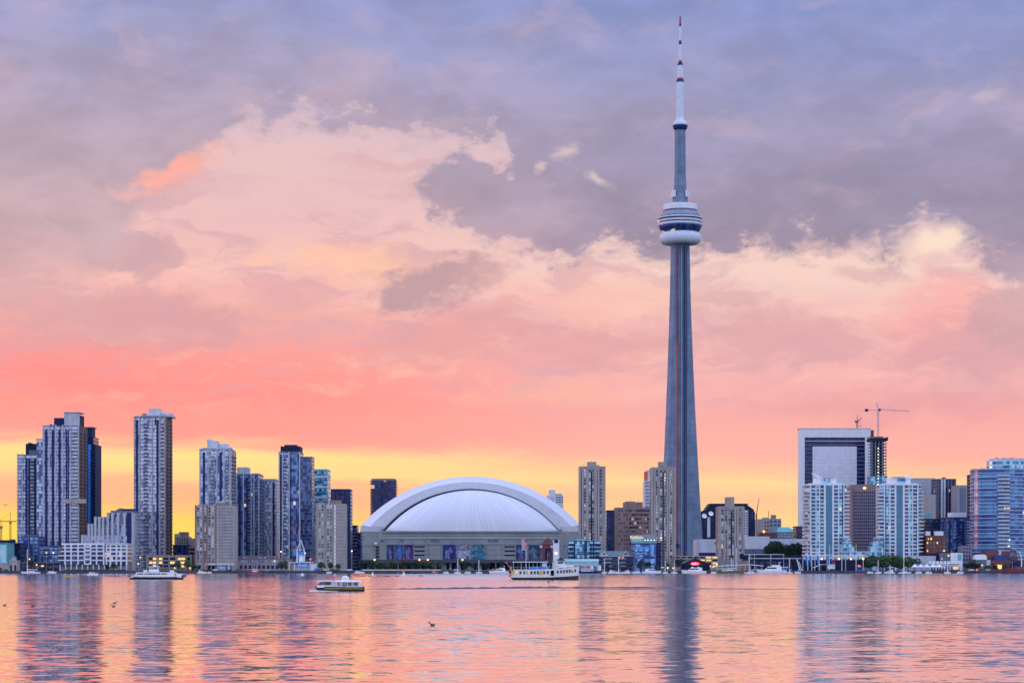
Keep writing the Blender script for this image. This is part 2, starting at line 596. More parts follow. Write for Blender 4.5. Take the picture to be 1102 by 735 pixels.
g_pale = GL('glass_pale', (.10, .13, .30), (.52, .56, .68), .62, .0015, 1.6, 3.0, .25)
g_mid = GL('glass_mid', (.05, .08, .22), (.44, .52, .66), .50, .003, 1.7, 3.0, .3)
g_blue = GL('glass_blue', (.025, .06, .24), (.20, .38, .70), .45, .003, 1.8, 3.0, .35)
g_dark = GL('glass_dark', (.005, .010, .05), (.04, .065, .18), .25, .003, 1.9, 3.2, .15)
g_teal = GL('glass_teal', (.02, .12, .24), (.30, .60, .74), .5, .002, 2.0, 3.0, .3)
g_punch = GL('glass_punched', (.03, .035, .08), (.66, .66, .74), .30, .012, 2.2, 3.0, .1, .2, (1.0, .70, .38), .9)
g_brown = GL('glass_brown', (.045, .03, .08), (.42, .28, .24), .25, .03, 2.2, 3.55, .1, .2, (1.0, .5, .2), .5)
g_office = GL('glass_office', (.006, .010, .06), (.03, .04, .15), .3, .004, 3.0, 4.0, .12)
g_deep = GL('glass_deep', (.012, .02, .09), (.10, .14, .28), .3, .02, 2.4, 3.4, .25)
g_boat = GL('boat_glass', (.03, .04, .06), (.10, .12, .16), .3, .05, .8, 1.0, .1, .1)
g_lit = GL('glass_lit', (.06, .05, .06), (.20, .17, .15), .3, .10, 2.0, 3.0, .1, .2, (1.0, .62, .2), 1.3)

# ------------------------------------------------------------------ ground, lake, quay
GZ = 2.0
SHORE = 1700.0


def water_material():
    m, w, b = new_mat('lake_water')
    pos = w.n('ShaderNodeNewGeometry').outputs['Position']
    x, y, z = w.sep(pos)[:3]

    def slope(fx, fy, off, detail, k, rough=0.55):
        nd = w.noise(w.comb(w.m('MULTIPLY', x, fx), w.m('MULTIPLY', y, fy), off), 1.0, detail, rough, 0.2)
        c = w.sep(nd.outputs['Color'])
        return (w.m('MULTIPLY', w.m('SUBTRACT', c[0], 0.5), k), w.m('MULTIPLY', w.m('SUBTRACT', c[1], 0.5), k))
    gust = w.noise(w.comb(w.m('MULTIPLY', x, .006), w.m('MULTIPLY', y, .0025), 4.0), 1.0, 4, .6).outputs['Fac']
    gk = w.smooth(gust, .3, .7, .7, 1.3)
    s1 = slope(.62, .85, 1.0, 3, WAVE[0])       # wind waves a couple of metres long
    s2 = slope(1.9, 2.6, 5.0, 2, WAVE[1])       # ripples
    s3 = slope(.06, .10, 9.0, 2, WAVE[2])       # long low swell and old wakes
    sx = w.m('ADD', w.m('ADD', s1[0], s2[0]), s3[0])
    sy = w.m('ADD', w.m('ADD', s1[1], s2[1]), s3[1])
    sy = w.m('MULTIPLY', sy, gk)
    sx = w.m('MULTIPLY', sx, 1.7)
    # the open water is choppier than the sheltered near part
    far = w.smooth(w.m('LOGARITHM', w.m('MAXIMUM', y, 10.0), 10.0), 1.75, 2.95)
    sy = w.m('ADD', w.m('MULTIPLY', sy, w.m('ADD', 1.0, w.m('MULTIPLY', far, .15))), w.m('ADD', w.m('MULTIPLY', far, WIND_TILT), -0.007))
    nv = w.comb(sx, sy, 1.0)
    nn = w.n('ShaderNodeVectorMath', operation='NORMALIZE')
    w.put(nn.inputs[0], nv)
    w.put(b.inputs['Normal'], nn.outputs[0])
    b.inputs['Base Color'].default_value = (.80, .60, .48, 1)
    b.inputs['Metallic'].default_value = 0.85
    b.inputs['Roughness'].default_value = 0.05
    b.inputs['IOR'].default_value = 1.6
    b.inputs['Specular IOR Level'].default_value = 0.5
    return m


WAVE = (0.115, 0.07, 0.03)
WIND_TILT = -0.019   # steeper faces turned to the lee side, towards the viewer
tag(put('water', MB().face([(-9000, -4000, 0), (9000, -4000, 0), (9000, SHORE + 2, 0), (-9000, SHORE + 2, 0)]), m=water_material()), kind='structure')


def ground_material():
    m, w, b = new_mat('city_ground')
    pos = w.n('ShaderNodeNewGeometry').outputs['Position']
    f = w.noise(pos, .02, 6, .6).outputs['Fac']
    c = w.mix(w.smooth(f, .42, .58), (.05, .05, .055, 1), (.045, .06, .03, 1))
    w.put(b.inputs['Base Color'], c)
    b.inputs['Roughness'].default_value = .9
    return m


tag(put('ground', MB().face([(-12000, SHORE + 1, GZ), (12000, SHORE + 1, GZ), (12000, 24000, GZ), (-12000, 24000, GZ)]), m=ground_material()), kind='structure')
tag(put('seawall', MB().box(-9000, 9000, SHORE - .4, SHORE + 1.2, -3, GZ + .02), m=M('seawall_concrete', (.06, .065, .09), .9, var=.35, scale=.15)), kind='structure')
tag(put('promenade', MB().face([(-900, SHORE + 1.2, GZ + .012), (900, SHORE + 1.2, GZ + .012), (900, SHORE + 13, GZ + .012), (-900, SHORE + 13, GZ + .012)]),
        m=M('paving', (.22, .21, .22), .85, var=.2, scale=.6)), kind='structure')
tag(put('road', MB().face([(-900, SHORE + 62, GZ + .008), (900, SHORE + 62, GZ + .008), (900, SHORE + 76, GZ + .008), (-900, SHORE + 76, GZ + .008)]),
        m=M('asphalt', (.05, .05, .055), .9, var=.2, scale=.5)), kind='structure')


# ------------------------------------------------------------------ buildings
class B:
    """one building: an Empty at the middle of its footprint; local -y is the lake side"""
    def __init__(s, name, label, u0, u1, d, D, cat='tower', group=None, rz=0.0):
        s.d, s.D = d, D
        s.x0w, s.x1w = X(u0, d), X(u1, d)
        s.w = s.x1w - s.x0w
        s.cx = (s.x0w + s.x1w) / 2
        s.root = empty(name, label, cat, (s.cx, d + D / 2, GZ), rz, group)
        s.h = s.w / 2
        s.rng = random.Random(hash((name, round(u0), round(d))) & 0xffff if False else int(u0 * 7 + d))

    def lx(s, u):
        return X(u, s.d) - s.cx

    def lz(s, v):
        return Z(v, s.d) - GZ

    def rect(s, u0=None, u1=None, y0=None, y1=None):
        x0 = -s.h if u0 is None else s.lx(u0)
        x1 = s.h if u1 is None else s.lx(u1)
        y0 = -s.D / 2 if y0 is None else -s.D / 2 + y0
        y1 = s.D / 2 if y1 is None else -s.D / 2 + y1
        return [(x0, y0), (x1, y0), (x1, y1), (x0, y1)]

    def part(s, name, mb, m, parent=None, loc=(0, 0, 0), smooth=False, label=None):
        o = put(name, mb, parent or s.root, loc, 0, m, smooth)
        if label:
            o['label'] = label
        return o

    def box(s, name, u0, u1, vt, m, vb=None, y0=0.0, y1=None, proud=0.0):
        """a block seen between columns u0..u1 and rows vt..vb on the lake side"""
        y1 = s.D if y1 is None else y1
        z0 = 0 if vb is None else s.lz(vb)
        return s.part(name, MB().box(s.lx(u0), s.lx(u1), -s.D / 2 + y0 - proud, -s.D / 2 + y1, z0, s.lz(vt)), m)

    def floors(s, poly, z0, z1, fh, glass, slab, t=.45, proud=.28, wname='window_band', sname='floor_slab'):
        """each storey: one ring of glazing and one floor edge"""
        n = max(1, round((z1 - z0) / fh))
        fh = (z1 - z0) / n
        cx = sum(p[0] for p in poly) / len(poly)
        cy = sum(p[1] for p in poly) / len(poly)
        ext = max(max(abs(p[0] - cx) for p in poly), 1)
        eyt = max(max(abs(p[1] - cy) for p in poly), 1)
        big = [(cx + (x - cx) * (1 + proud / ext), cy + (y - cy) * (1 + proud / eyt)) for x, y in poly]
        band = MB().prism(poly, 0, fh - t, caps=False).mesh(wname, glass)
        slb = MB().prism(big, 0, t).mesh(sname, slab)
        for i in range(n):
            put(wname, band, s.root, (0, 0, z0 + i * fh))
            put(sname, slb, s.root, (0, 0, z0 + (i + 1) * fh - t))
        return n, fh

    def piers(s, xs, wd, z0, z1, m, yf=None, proud=.55, name='pier'):
        yf = -s.D / 2 if yf is None else yf
        for x in xs:
            s.part(name, MB().box(x - wd / 2, x + wd / 2, yf - proud, yf + .3, z0, z1), m)

    def side_piers(s, ys, wd, z0, z1, m, x=None, sgn=1, proud=.55, name='pier'):
        x = s.h * sgn if x is None else x
        for y in ys:
            s.part(name, MB().box(min(x - .3 * sgn, x + proud * sgn), max(x - .3 * sgn, x + proud * sgn), y - wd / 2, y + wd / 2, z0, z1), m)

    def balconies(s, x, wd, z0, n, fh, m, depth=1.6, yf=None, every=1):
        yf = -s.D / 2 if yf is None else yf
        mb = MB().box(-wd / 2, wd / 2, -depth, .2, 0, .22)
        mb.box(-wd / 2, wd / 2, -depth, -depth + .08, .22, 1.15)
        mb.box(-wd / 2, -wd / 2 + .08, -depth + .08, 0, .22, 1.15).box(wd / 2 - .08, wd / 2, -depth + .08, 0, .22, 1.15)
        me = mb.mesh('balcony', m)
        for i in range(0, n, every):
            put('balcony', me, s.root, (x, yf, z0 + i * fh + .05))

    def side_balconies(s, y, wd, z0, n, fh, m, sgn=1, depth=1.6):
        x = s.h * sgn
        mb = MB().box(-.2, depth, -wd / 2, wd / 2, 0, .22).box(depth - .08, depth, -wd / 2, wd / 2, .22, 1.15)
        mb.box(0, depth - .08, -wd / 2, -wd / 2 + .08, .22, 1.15).box(0, depth - .08, wd / 2 - .08, wd / 2, .22, 1.15)
        if sgn < 0:
            mb.v = [(-a, b, c) for a, b, c in mb.v]
        me = mb.mesh('balcony', m)
        for i in range(n):
            put('balcony', me, s.root, (x, y, z0 + i * fh + .05))

    def windows(s, cells, ww, wh, m, yf=None, proud=.06, lim=100, name='window'):
        """punched windows; cells are (x, z) centres on the lake side, the ones past `lim` become one leftover part"""
        yf = -s.D / 2 if yf is None else yf
        me = MB().box(-ww / 2, ww / 2, -proud, .2, -wh / 2, wh / 2).mesh(name, m)
        cells = list(cells)
        if len(cells) > lim:
            s.rng.shuffle(cells)
        for x, z in cells[:lim]:
            put(name, me, s.root, (x, yf, z))
        if cells[lim:]:
            mb = MB()
            for x, z in cells[lim:]:
                mb.box(x - ww / 2, x + ww / 2, yf - proud, yf + .2, z - wh / 2, z + wh / 2)
            o = s.part('window_field', mb, m)
            o['kind'] = 'stuff'


def lin_space(a, b, n):
    return [a + (b - a) * i / (n - 1) for i in range(n)] if n > 1 else [(a + b) / 2]


def roof_clutter(b, u0, u1, vt, m, n=4, seed=0):
    """plant on a roof: vents, small boxes, aerials"""
    r = random.Random(seed)
    z = b.lz(vt)
    for i in range(n):
        x = r.uniform(b.lx(u0) + 1, b.lx(u1) - 1)
        y = r.uniform(-b.D * .4, b.D * .2)
        if r.random() < .6:
            a, h = r.uniform(.8, 2.2), r.uniform(.8, 2.2)
            b.part('roof_vent', MB().box(x - a, x + a, y - a, y + a, z - .02, z + h), m)
        else:
            b.part('aerial', MB().tube((x, y, z - .02), (x, y, z + r.uniform(3, 6)), .12, .05), mt['steel'])


# ---- far left towers
def left_towers():
    gp = 'three blue-grey condominium towers at far left'
    b = B('condo_tower', 'shorter stepped glass tower at far left beside the tallest stepped tower', 18.5, 43, 1905, 30)
    z1 = b.lz(489)
    n, fh = b.floors(b.rect(), 0, z1, 3.0, g_pale, mt['slate'], t=.8)
    b.piers([b.lx(u) for u in (19.4, 24, 42.3)], 1.0, 0, z1 + .6, mt['pale2'])
    b.piers([b.lx(u) for u in (28.5, 31.5, 38)], 1.8, 0, z1 - 3, mt['navy'], proud=.4, name='dark_pier')
    b.balconies(b.lx(35), 3.4, fh, n - 2, fh, mt['slate'])
    b.box('penthouse', 26, 40, 477, mt['dark'], 489, 6, 24)
    b.box('parapet', 30, 43, 484, mt['slate'], 489, 4, 26)
    roof_clutter(b, 27, 38, 477, mt['slate'], 3, 4)

    b = B('condo_tower', 'tallest stepped glass tower at far left with pale roof block', 39, 85, 1890, 34)
    zl, z1 = b.lz(472), b.lz(458)
    n, fh = b.floors(b.rect(46, 85), 0, z1, 3.0, g_pale, mt['slate'], t=.8)
    b.floors(b.rect(38.8, 45.8, 2), 0, zl, 3.0, g_mid, mt['slate'])
    b.piers([b.lx(u) for u in (46.7, 53, 60, 67.5, 76, 84.2)], 1.0, 0, z1 + .8, mt['pale2'])
    b.piers([b.lx(u) for u in (49.8, 57, 64.2)], 2.0, 0, z1 - 4, mt['navy'], proud=.4, name='dark_pier')
    b.piers([b.lx(u) for u in (71.5, 73.5)], 1.1, 0, z1 - 4, mt['navy'], proud=.42, name='dark_pier')
    b.balconies(b.lx(80.5), 4.6, fh, n - 2, fh, mt['pale2'])
    b.side_balconies(-8, 6, fh, n - 2, fh, mt['brown'])
    b.side_balconies(8, 5, fh, n - 2, fh, mt['slate'])
    b.part('side_cover', MB().box(b.h - .2, b.h + .36, -16, 16.5, 0, z1 - .6), M('umber_reflection_cover', (.13, .085, .085), .9))  # added cover; keeps the side glass from mirroring the sunset
    b.side_piers([-16.5, 0, 16], 1.1, 0, z1, mt['brown'])
    b.box('penthouse', 56, 70, 449, mt['navy'], 458, 8, 30)
    b.box('mechanical_block', 68.3, 84, 443.5, mt['pale2'], 457.9, 3, 7.9)
    b.box('mechanical_block', 70, 84.3, 446, mt['dark'], 457.9, 8.1, 26)
    b.box('roof_slab', 67.8, 85, 443, mt['pale'], 443.5, 2, 27)
    b.part('sky_terrace', MB().box(b.lx(70), b.h + 6, -b.D / 2 - 2.4, -b.D / 2 + 1, b.lz(541.5), b.lz(537)), mt['beige2'])
    roof_clutter(b, 47, 56, 458, mt['slate'], 4, 9)

    b = B('condo_tower', 'dark narrow tower half hidden behind the tallest far left tower', 84, 102, 1975, 30)
    zs = b.lz(478)
    n, fh = b.floors(b.rect(84, 102), 0, zs, 3.1, g_dark, mt['dark'])
    b.floors(b.rect(86, 100, 3, 27), zs, b.lz(470), 3.1, g_dark, mt['navy'])
    b.piers([b.lx(u) for u in (88, 91.5)], 1.2, 0, b.lz(472), mt['dark'])
    b.balconies(b.lx(99.5), 3.4, fh, n - 2, fh, mt['navy'])
    b.piers([b.lx(96.5)], 2.6, 0, zs, mt['blue'], name='blue_fin')
    b.part('side_cover', MB().box(b.h - .2, b.h + .36, -14.5, 14.8, 0, zs - .6), M('midnight_reflection_cover', (.03, .03, .07), .9))  # dark cover added over the side against sunset reflections
    b.box('penthouse', 86.5, 98, 460, mt['dark'], 470, 4, 20)
    b.part('roof_frame', MB().box(b.lx(86), b.lx(99.5), -b.D / 2 + 3, -b.D / 2 + 21, b.lz(460), b.lz(459)), mt['brown'])


def shade_blocks():  # added blocks: the shade low on the towers becomes dark glass
    b = B('tower_foot_shade_block', 'added dark glass block standing for the shaded foot of the shorter far left tower', 19.5, 41.5, 1850, 24, 'office block')
    n, fh = b.floors(b.rect(), 0, b.lz(577), 3.2, g_blue, mt['navy'], t=.7)
    b.piers([b.lx(u) for u in (20, 25, 31, 36, 41)], .8, 0, b.lz(576.6), mt['slate'])
    b.box('penthouse', 24, 37, 575, mt['slate'], 577, 5, 18)
    b = B('tower_foot_shade_block', 'added dark glass block standing for the shaded foot of the tallest far left tower', 42, 63, 1842, 24, 'office block')
    n, fh = b.floors(b.rect(), 0, b.lz(587), 3.2, g_blue, mt['navy'], t=.7)
    b.piers([b.lx(u) for u in (42.5, 47, 53, 58, 62.5)], .8, 0, b.lz(586.6), mt['slate'])
    b.balconies(b.lx(50), 4, fh, n - 1, fh, mt['slate'])


left_towers()
shade_blocks()


def white_block():
    b = B('white_apartment_block', 'low white terraced apartment block with dark ribbon windows at the waterfront', 63, 137, 1742, 26, 'apartment block')
    s = b
    # terraces step back on the left
    steps = [(63.5, 603), (65, 598), (66.5, 593), (69, 588), (68, 584.5)]
    z = [b.lz(607.5), b.lz(602), b.lz(597), b.lz(592.5), b.lz(588.5), b.lz(585)]
    for i in range(5):
        u0 = [63.5, 63.5, 66, 68, 67][i]
        poly = b.rect(u0, 112, 0.6)
        b.part('window_band', MB().prism(poly, z[i], z[i + 1] - .9, caps=False), g_deep)
        b.part('floor_slab', MB().prism(b.rect(u0 - .8, 112.2, 0), z[i + 1] - .9, z[i + 1]), mt['white_wall'])
        b.part('window_band', MB().prism(b.rect(114, 136, 1.6), z[i], z[i + 1] - 1.2, caps=False), g_deep)
        b.part('floor_slab', MB().prism(b.rect(113.5, 136.5, 1), z[i + 1] - 1.2, z[i + 1]), mt['white_wall'])
        for u in (70, 76.5, 84, 91, 97.5, 104, 111.5):
            b.part('wall_panel', MB().box(b.lx(u) - .55, b.lx(u) + .55, -b.D / 2 - .12, -b.D / 2 + 1, z[i], z[i + 1] - .85), mt['white_wall'])
        for u in (114.2, 118.5, 125, 130, 136):
            b.part('wall_panel', MB().box(b.lx(u) - .6, b.lx(u) + .6, -b.D / 2 + .9, -b.D / 2 + 2, z[i], z[i + 1] - 1.15), mt['white_wall'])
        b.part('balcony', MB().box(b.lx(92), b.lx(97), -b.D / 2 - 1.6, -b.D / 2 - .1, z[i], z[i] + 1.0), mt['white'])
    b.box('podium_wall', 65, 136, 607.5, mt['grey'], None, 3.5)
    for u in lin_space(64.5, 136, 13):
        b.part('column', MB().box(b.lx(u) - .35, b.lx(u) + .35, -b.D / 2 + .3, -b.D / 2 + 1, 0, z[0]), mt['white_wall'])
    b.part('roof_slab', MB().prism(b.rect(66, 137, .4), z[5], z[5] + .4), mt['white_wall'])
    b.box('stair_house', 88, 96, 581.5, mt['grey'], 584.6, 8, 16)
    roof_clutter(b, 98, 135, 584.4, mt['grey'], 6, 3)

    b = B('stepped_apartment_block', 'pale stepped apartment block with blue windows behind the low white block', 88, 144, 1805, 34, 'apartment block')
    tiers = [(88, 576, 0), (95, 564, 2), (102, 556.5, 4), (114, 552, 6)]
    prev = 0
    for i, (u, v, y) in enumerate(tiers):
        z1 = b.lz(v)
        b.floors(b.rect(u, 144, y), prev, z1, 3.1, g_mid, mt['pale2'], t=.6)
        prev = z1
    ztop = b.lz(552)
    for u, v in ((88.6, 576), (91.5, 576), (95.6, 564), (99, 564), (102.6, 556.5), (107, 556.5), (111, 556.5), (116, 552), (121, 552), (127, 552), (134, 552), (143, 552)):
        b.part('pier', MB().box(b.lx(u) - .9, b.lx(u) + .9, -b.D / 2 - .5, -b.D / 2 + 7, 0, b.lz(v) + .4), mt['pale2'])
    b.piers([b.lx(139)], 3.5, 0, ztop, mt['navy'], proud=.4, name='dark_pier')
    b.box('penthouse', 117, 141, 549, mt['slate'], 552, 9, 30)
    b.box('mechanical_block', 128, 140, 547, mt['dark'], 549, 12, 26)
    b.part('roof_slab', MB().prism(b.rect(113.5, 144.3, 5.4), ztop, ztop + .5), mt['brown'])
    roof_clutter(b, 118, 128, 549, mt['slate'], 4, 5)


white_block()


def generic_condo(label, u0, u1, vt, d, D, glass, slab, piers=(), dark=(), balc=(), fh=3.0, pm='pale2', name='condo_tower', side=(), t=.45, cat='tower', pw=1.0, dw=1.8):
    b = B(name, label, u0, u1, d, D, cat)
    z1 = b.lz(vt)
    n, fh = b.floors(b.rect(), 0, z1, fh, glass, slab, t)
    b.piers([b.lx(u) for u in piers], pw, 0, z1 + .7, mt[pm])
    b.piers([b.lx(u) for u in dark], dw, 0, z1 - 2, mt['navy'], proud=.4, name='dark_pier')
    for u, wpx in balc:
        b.balconies(b.lx(u), wpx * d / F, fh, n - 2, fh, slab)
    for y, wd, mm in side:
        b.side_balconies(y, wd, fh, n - 2, fh, mt[mm], 1 if b.cx < 0 else -1)
    b.part('parapet', MB().prism(b.rect(), z1 + .01, z1 + .9), slab)
    b.n, b.fh, b.z1 = n, fh, z1
    return b


def left_mid():
    b = generic_condo('tall slender grey glass tower standing alone behind the white car ferry', 144, 178, 449, 1885, 36, g_pale, mt['slate'],
                      (144.8, 150.5, 164, 172, 177.4), (147.5, 169.5), ((157, 4.5), (174.8, 2.6)), pm='beige2',
                      side=((-8, 7, 'brown'), (8, 7, 'slate')))
    b.part('side_cover', MB().box(b.h - .2, b.h + .36, -17, 17.5, 0, b.z1 - .6), M('umber_reflection_cover', (.15, .11, .11), .9))  # added over the glass side to hide the yellow sky's reflection
    b.side_piers([-17, 0, 16], 1.3, 0, b.z1, mt['brown'])
    b.box('penthouse', 150, 183, 446, mt['pale2'], 448, 5, 33)
    b.box('mechanical_block', 158.5, 171, 439, mt['pale'], 446, 6, 20)
    b.box('mechanical_block', 171.2, 182, 443.5, mt['pale'], 446, 9, 28)
    b.box('parapet_corner', 152, 156, 444.5, mt['slate'], 446, 6, 10)
    b.part('aerial', MB().tube((b.lx(158), -6, b.z1 + 2), (b.lx(158), -6, b.lz(438)), .2), mt['steel'])
    b.part('logo_panel', MB().box(b.lx(166.5), b.lx(167.8), -b.D / 2 - .8, -b.D / 2 - .6, b.lz(457), b.lz(451)), mt['dark'])

    # garage with lit decks
    b = B('parking_garage', 'brown parking garage with yellow lit decks behind the white car ferry', 157.5, 206, 1762, 30, 'garage')
    zt = [b.lz(v) for v in (610.5, 606.7, 602.6, 598.6)]
    b.part('wall', MB().box(-b.h, b.h, -b.D / 2 + .4, b.D / 2, 0, b.lz(597)), mt['brown'])
    r = random.Random(2)
    for i in range(3):
        for k, (a, c) in enumerate(((160.5, 164), (164.6, 168), (171, 174.5), (176, 181), (183, 188.5), (191.5, 195), (195.4, 199), (201, 204.5))):
            lit = (i, k) in ((0, 1), (1, 0), (1, 1), (2, 1), (2, 2), (1, 4), (0, 5), (0, 6), (1, 5), (1, 6), (2, 5), (2, 6), (1, 2))
            b.part('lit_opening' if lit else 'deck_opening', MB().box(b.lx(a), b.lx(c), -b.D / 2 + .2, -b.D / 2 + .6, zt[i] + .3, zt[i] + 1.9), mt['lit_yellow'] if lit else mt['dark'])
    for i in range(4):
        b.part('deck_edge', MB().box(-b.h - .2, b.h - 2.4, -b.D / 2 - .1, -b.D / 2 + .38, zt[i] - .5, zt[i] + .2), mt['beige'])
    for u in (158, 169.5, 182, 190, 200, 205.5):
        b.piers([b.lx(u)], .9, 0, b.lz(597), mt['beige'], yf=-b.D / 2 + .3)

    b = B('low_rise_block', 'dark low rise with stepped pale top between two towers behind the garage', 186, 211, 2010, 40, 'office block')
    b.floors(b.rect(186, 203), 0, b.lz(586), 3.4, g_dark, mt['navy'], t=.9)
    b.floors(b.rect(203.2, 211), 0, b.lz(588), 3.4, g_dark, mt['brown'], t=1.4)
    b.box('upper_block', 188, 201, 577, mt['beige'], 585.9, 8, 30)
    b.box('upper_block', 185.5, 192, 574, mt['beige2'], 585.9, 12, 34)
    b.box('upper_block', 201, 210, 579, mt['beige'], 587.9, 10, 34)
    b.box('mechanical_block', 190, 199, 572, mt['brown'], 577, 14, 26)
    b.windows([(b.lx(u), b.lz(v)) for u in lin_space(190, 200, 5) for v in (579.5, 582, 584.3)], 1.0, 1.4, mt['dark'], yf=-b.D / 2 + 8)

    # pale slab with fine window grid + taller glass tower behind
    b = generic_condo('grey glass tower with white roof block rising behind a beige waterfront slab', 214.5, 248, 484, 1860, 34, g_mid, mt['grey'],
                      (215.3, 224, 233.5, 241, 247.4), (219.5, 237.5), ((228.5, 4.5), (244.5, 3.2)), side=((-6, 7, 'slate'), (8, 6, 'slate')))
    b.side_piers([-16, 1, 16], 1.1, 0, b.z1, mt['pale2'])
    b.box('penthouse', 217, 246, 481.5, mt['pale2'], 483, 4, 30)
    b.box('mechanical_block', 222, 233, 474, mt['pale'], 481.5, 5, 20)
    b.box('mechanical_block', 233.2, 243, 477, mt['pale'], 481.5, 8, 24)
    b.box('mechanical_block', 243.2, 246.5, 480, mt['white_wall'], 481.5, 8, 24)
    roof_clutter(b, 222, 240, 474.2, mt['steel'], 2, 12)

    b = B('concrete_slab_tower', 'beige slab tower with a fine window grid right of the garage', 210, 252, 1752, 24, 'tower')
    z1 = b.lz(544)
    b.part('wall', MB().box(-b.h, b.h, -b.D / 2, b.D / 2, 0, z1), mt['beige2'])
    zs = lin_space(7, z1 - 2.2, 18)
    cells = [(b.lx(u), z) for u in (213.3, 216.4, 221, 225.5, 229) for z in zs]
    b.windows(cells, 1.3, 1.7, g_punch)
    cells = [(b.lx(u), z) for u in lin_space(236, 250.5, 9) for z in zs]
    b.windows(cells, .9, 1.2, M('curtained_glass', (.17, .18, .27), .3), name='small_window')
    b.piers([b.lx(u) for u in (210.6, 219, 222.8, 232)], 1.2, 0, z1 + .5, mt['brown'], proud=.35)
    b.box('lobby_glass', 234, 251, 608, g_mid, None, -.2, 5)
    b.part('lobby_canopy', MB().box(b.lx(222), b.lx(252.5), -b.D / 2 - 2.2, -b.D / 2 - .02, b.lz(607.8), b.lz(607)), mt['white_wall'])
    b.box('entrance', 222.5, 226.5, 608.5, mt['dark'], None, -.3, 1)
    b.box('entrance', 228, 231.5, 608.5, mt['dark'], None, -.3, 1)
    b.box('penthouse', 231, 244, 540.8, mt['brown'], 544, 5, 18)
    b.box('penthouse', 212, 222, 542.3, mt['beige'], 544, 5, 18)
    roof_clutter(b, 232, 243, 540.8, mt['steel'], 3, 8)

    b = generic_condo('blue striped tower with square roof block left of the pale glass slab', 254, 279, 511, 1960, 32, g_blue, mt['slate'],
                      (254.6, 262, 270.3, 273.4, 278.4), (258, 266), ((276, 2.6), (268, 3.2)), side=((-6, 6, 'slate'), (7, 6, 'slate')))
    b.box('mechanical_block', 254.5, 266, 502.5, mt['pale2'], 511, 4, 24)
    b.box('penthouse', 270, 278, 509, mt['pale2'], 511, 4, 24)
    b = generic_condo('pale green-grey glass slab between two blue towers', 281, 298, 517, 2000, 30, GL('glass_grey_green', (.10, .14, .26), (.46, .54, .62), .6, .004, 1.8, 3.0, .25), mt['grey'],
                      (281.5, 292.5, 297.5), (294.5,), (), t=.7)
    b.box('penthouse', 283, 296, 515, mt['slate'], 517, 6, 24)

    b = generic_condo('blue glass tower with dark crown at the middle of the left group', 300, 323, 487, 1905, 30, g_mid, mt['slate'],
                      (300.6, 304, 311.2, 322.5), (302.2, 318.6), ((306.8, 3.0), (316, 2.6)), side=((-7, 6, 'slate'), (7, 6, 'navy')))
    b.part('glass_bay', MB().prism([(b.lx(312), -b.D / 2), (b.lx(314), -b.D / 2 - 2.2), (b.lx(319), -b.D / 2 - 2.2), (b.lx(321.5), -b.D / 2)], 6, b.z1 - 1), GL('glass_bay', (.015, .04, .14), (.14, .24, .44), .4, .003, 1.8, 3.0, .3))
    b.box('crown', 301.5, 322.5, 480, mt['dark'], 486.5, 3, 27)
    b.box('mechanical_block', 305, 318, 478, mt['navy'], 480, 8, 22)
    b.floors([(b.h, -b.D / 2 + 4), (b.h + 9.2, -b.D / 2 + 6), (b.h + 9.2, b.D / 2), (b.h, b.D / 2)], 0, b.lz(491), 3.0, GL('glass_wing', (.015, .03, .11), (.10, .17, .34), .35, .003, 1.8, 3.0, .3), mt['slate'], wname='wing_window_band', sname='wing_floor_slab')
    for v0, v1 in ((560, 563), (567, 570), (577, 579), (586, 589)):
        b.box('red_panel', 314.4, 316.6, v0, mt['redglow'], v1, -2.6, -2.0)

    b = generic_condo('teal glass office tower with pale bands right of the dark crowned tower', 336, 353, 506, 2010, 26, g_teal, mt['teal'],
                      (336.5, 352.6), (), (), fh=3.8, t=.5)
    for v in (512, 523, 534):
        b.box('pale_band', 335.6, 353.4, v, mt['pale'], v + 2, -.6, 26.5)
    b.box('penthouse', 337, 352, 504.6, mt['teal'], 506, 4, 22)
    for u in (343, 346, 349):
        b.part('aerial', MB().tube((b.lx(u), 0, b.lz(504.6)), (b.lx(u), 0, b.lz(503.2)), .3), mt['steel'])

    b = generic_condo('dark navy glass tower behind a beige slab left of the stadium', 356, 377, 527.5, 1985, 26, g_dark, mt['navy'],
                      (356.6, 361, 366, 371, 376.5), (), (), pm='navy', fh=3.2)
    b.box('crown', 357, 376.5, 526, mt['dark'], 527.5, 2, 24)

    b = B('concrete_slab_tower', 'beige concrete tower with white lit window column left of the stadium', 340, 371.5, 1800, 22, 'tower')
    z1 = b.lz(542)
    b.part('wall', MB().box(-b.h, b.h, -b.D / 2, b.D / 2, 0, z1), mt['beige2'])
    zs = lin_space(5, z1 - 2, 18)
    b.windows([(b.lx(u), z) for u in (344, 347, 353, 356.2) for z in zs], 1.2, 1.7, g_punch)
    b.windows([(b.lx(360.4), z) for z in zs], 1.3, 2.2, M('white_blind', (.75, .75, .78), .4), name='white_window')
    b.windows([(b.lx(u), z) for u in lin_space(363, 370.5, 5) for z in zs], .9, 1.1, M('curtained_glass_grey', (.22, .21, .27), .3), name='small_window')
    b.piers([b.lx(u) for u in (340.6, 350, 358.6)], 1.2, 0, z1 + .5, mt['beige'], proud=.3)
    b.box('penthouse', 354, 366, 538, mt['brown'], 542, 4, 16)
    b.box('penthouse', 341, 348, 540.5, mt['beige'], 542, 4, 16)

    b = B('far_tower', 'small dark red-edged tower in the gap left of the stadium', 378.5, 388, 2080, 24, 'tower')
    b.floors(b.rect(379, 384), 0, b.lz(565), 3.2, g_dark, mt['brown'])
    b.floors(b.rect(384.2, 388, 2), 0, b.lz(573), 3.2, g_dark, mt['navy'])

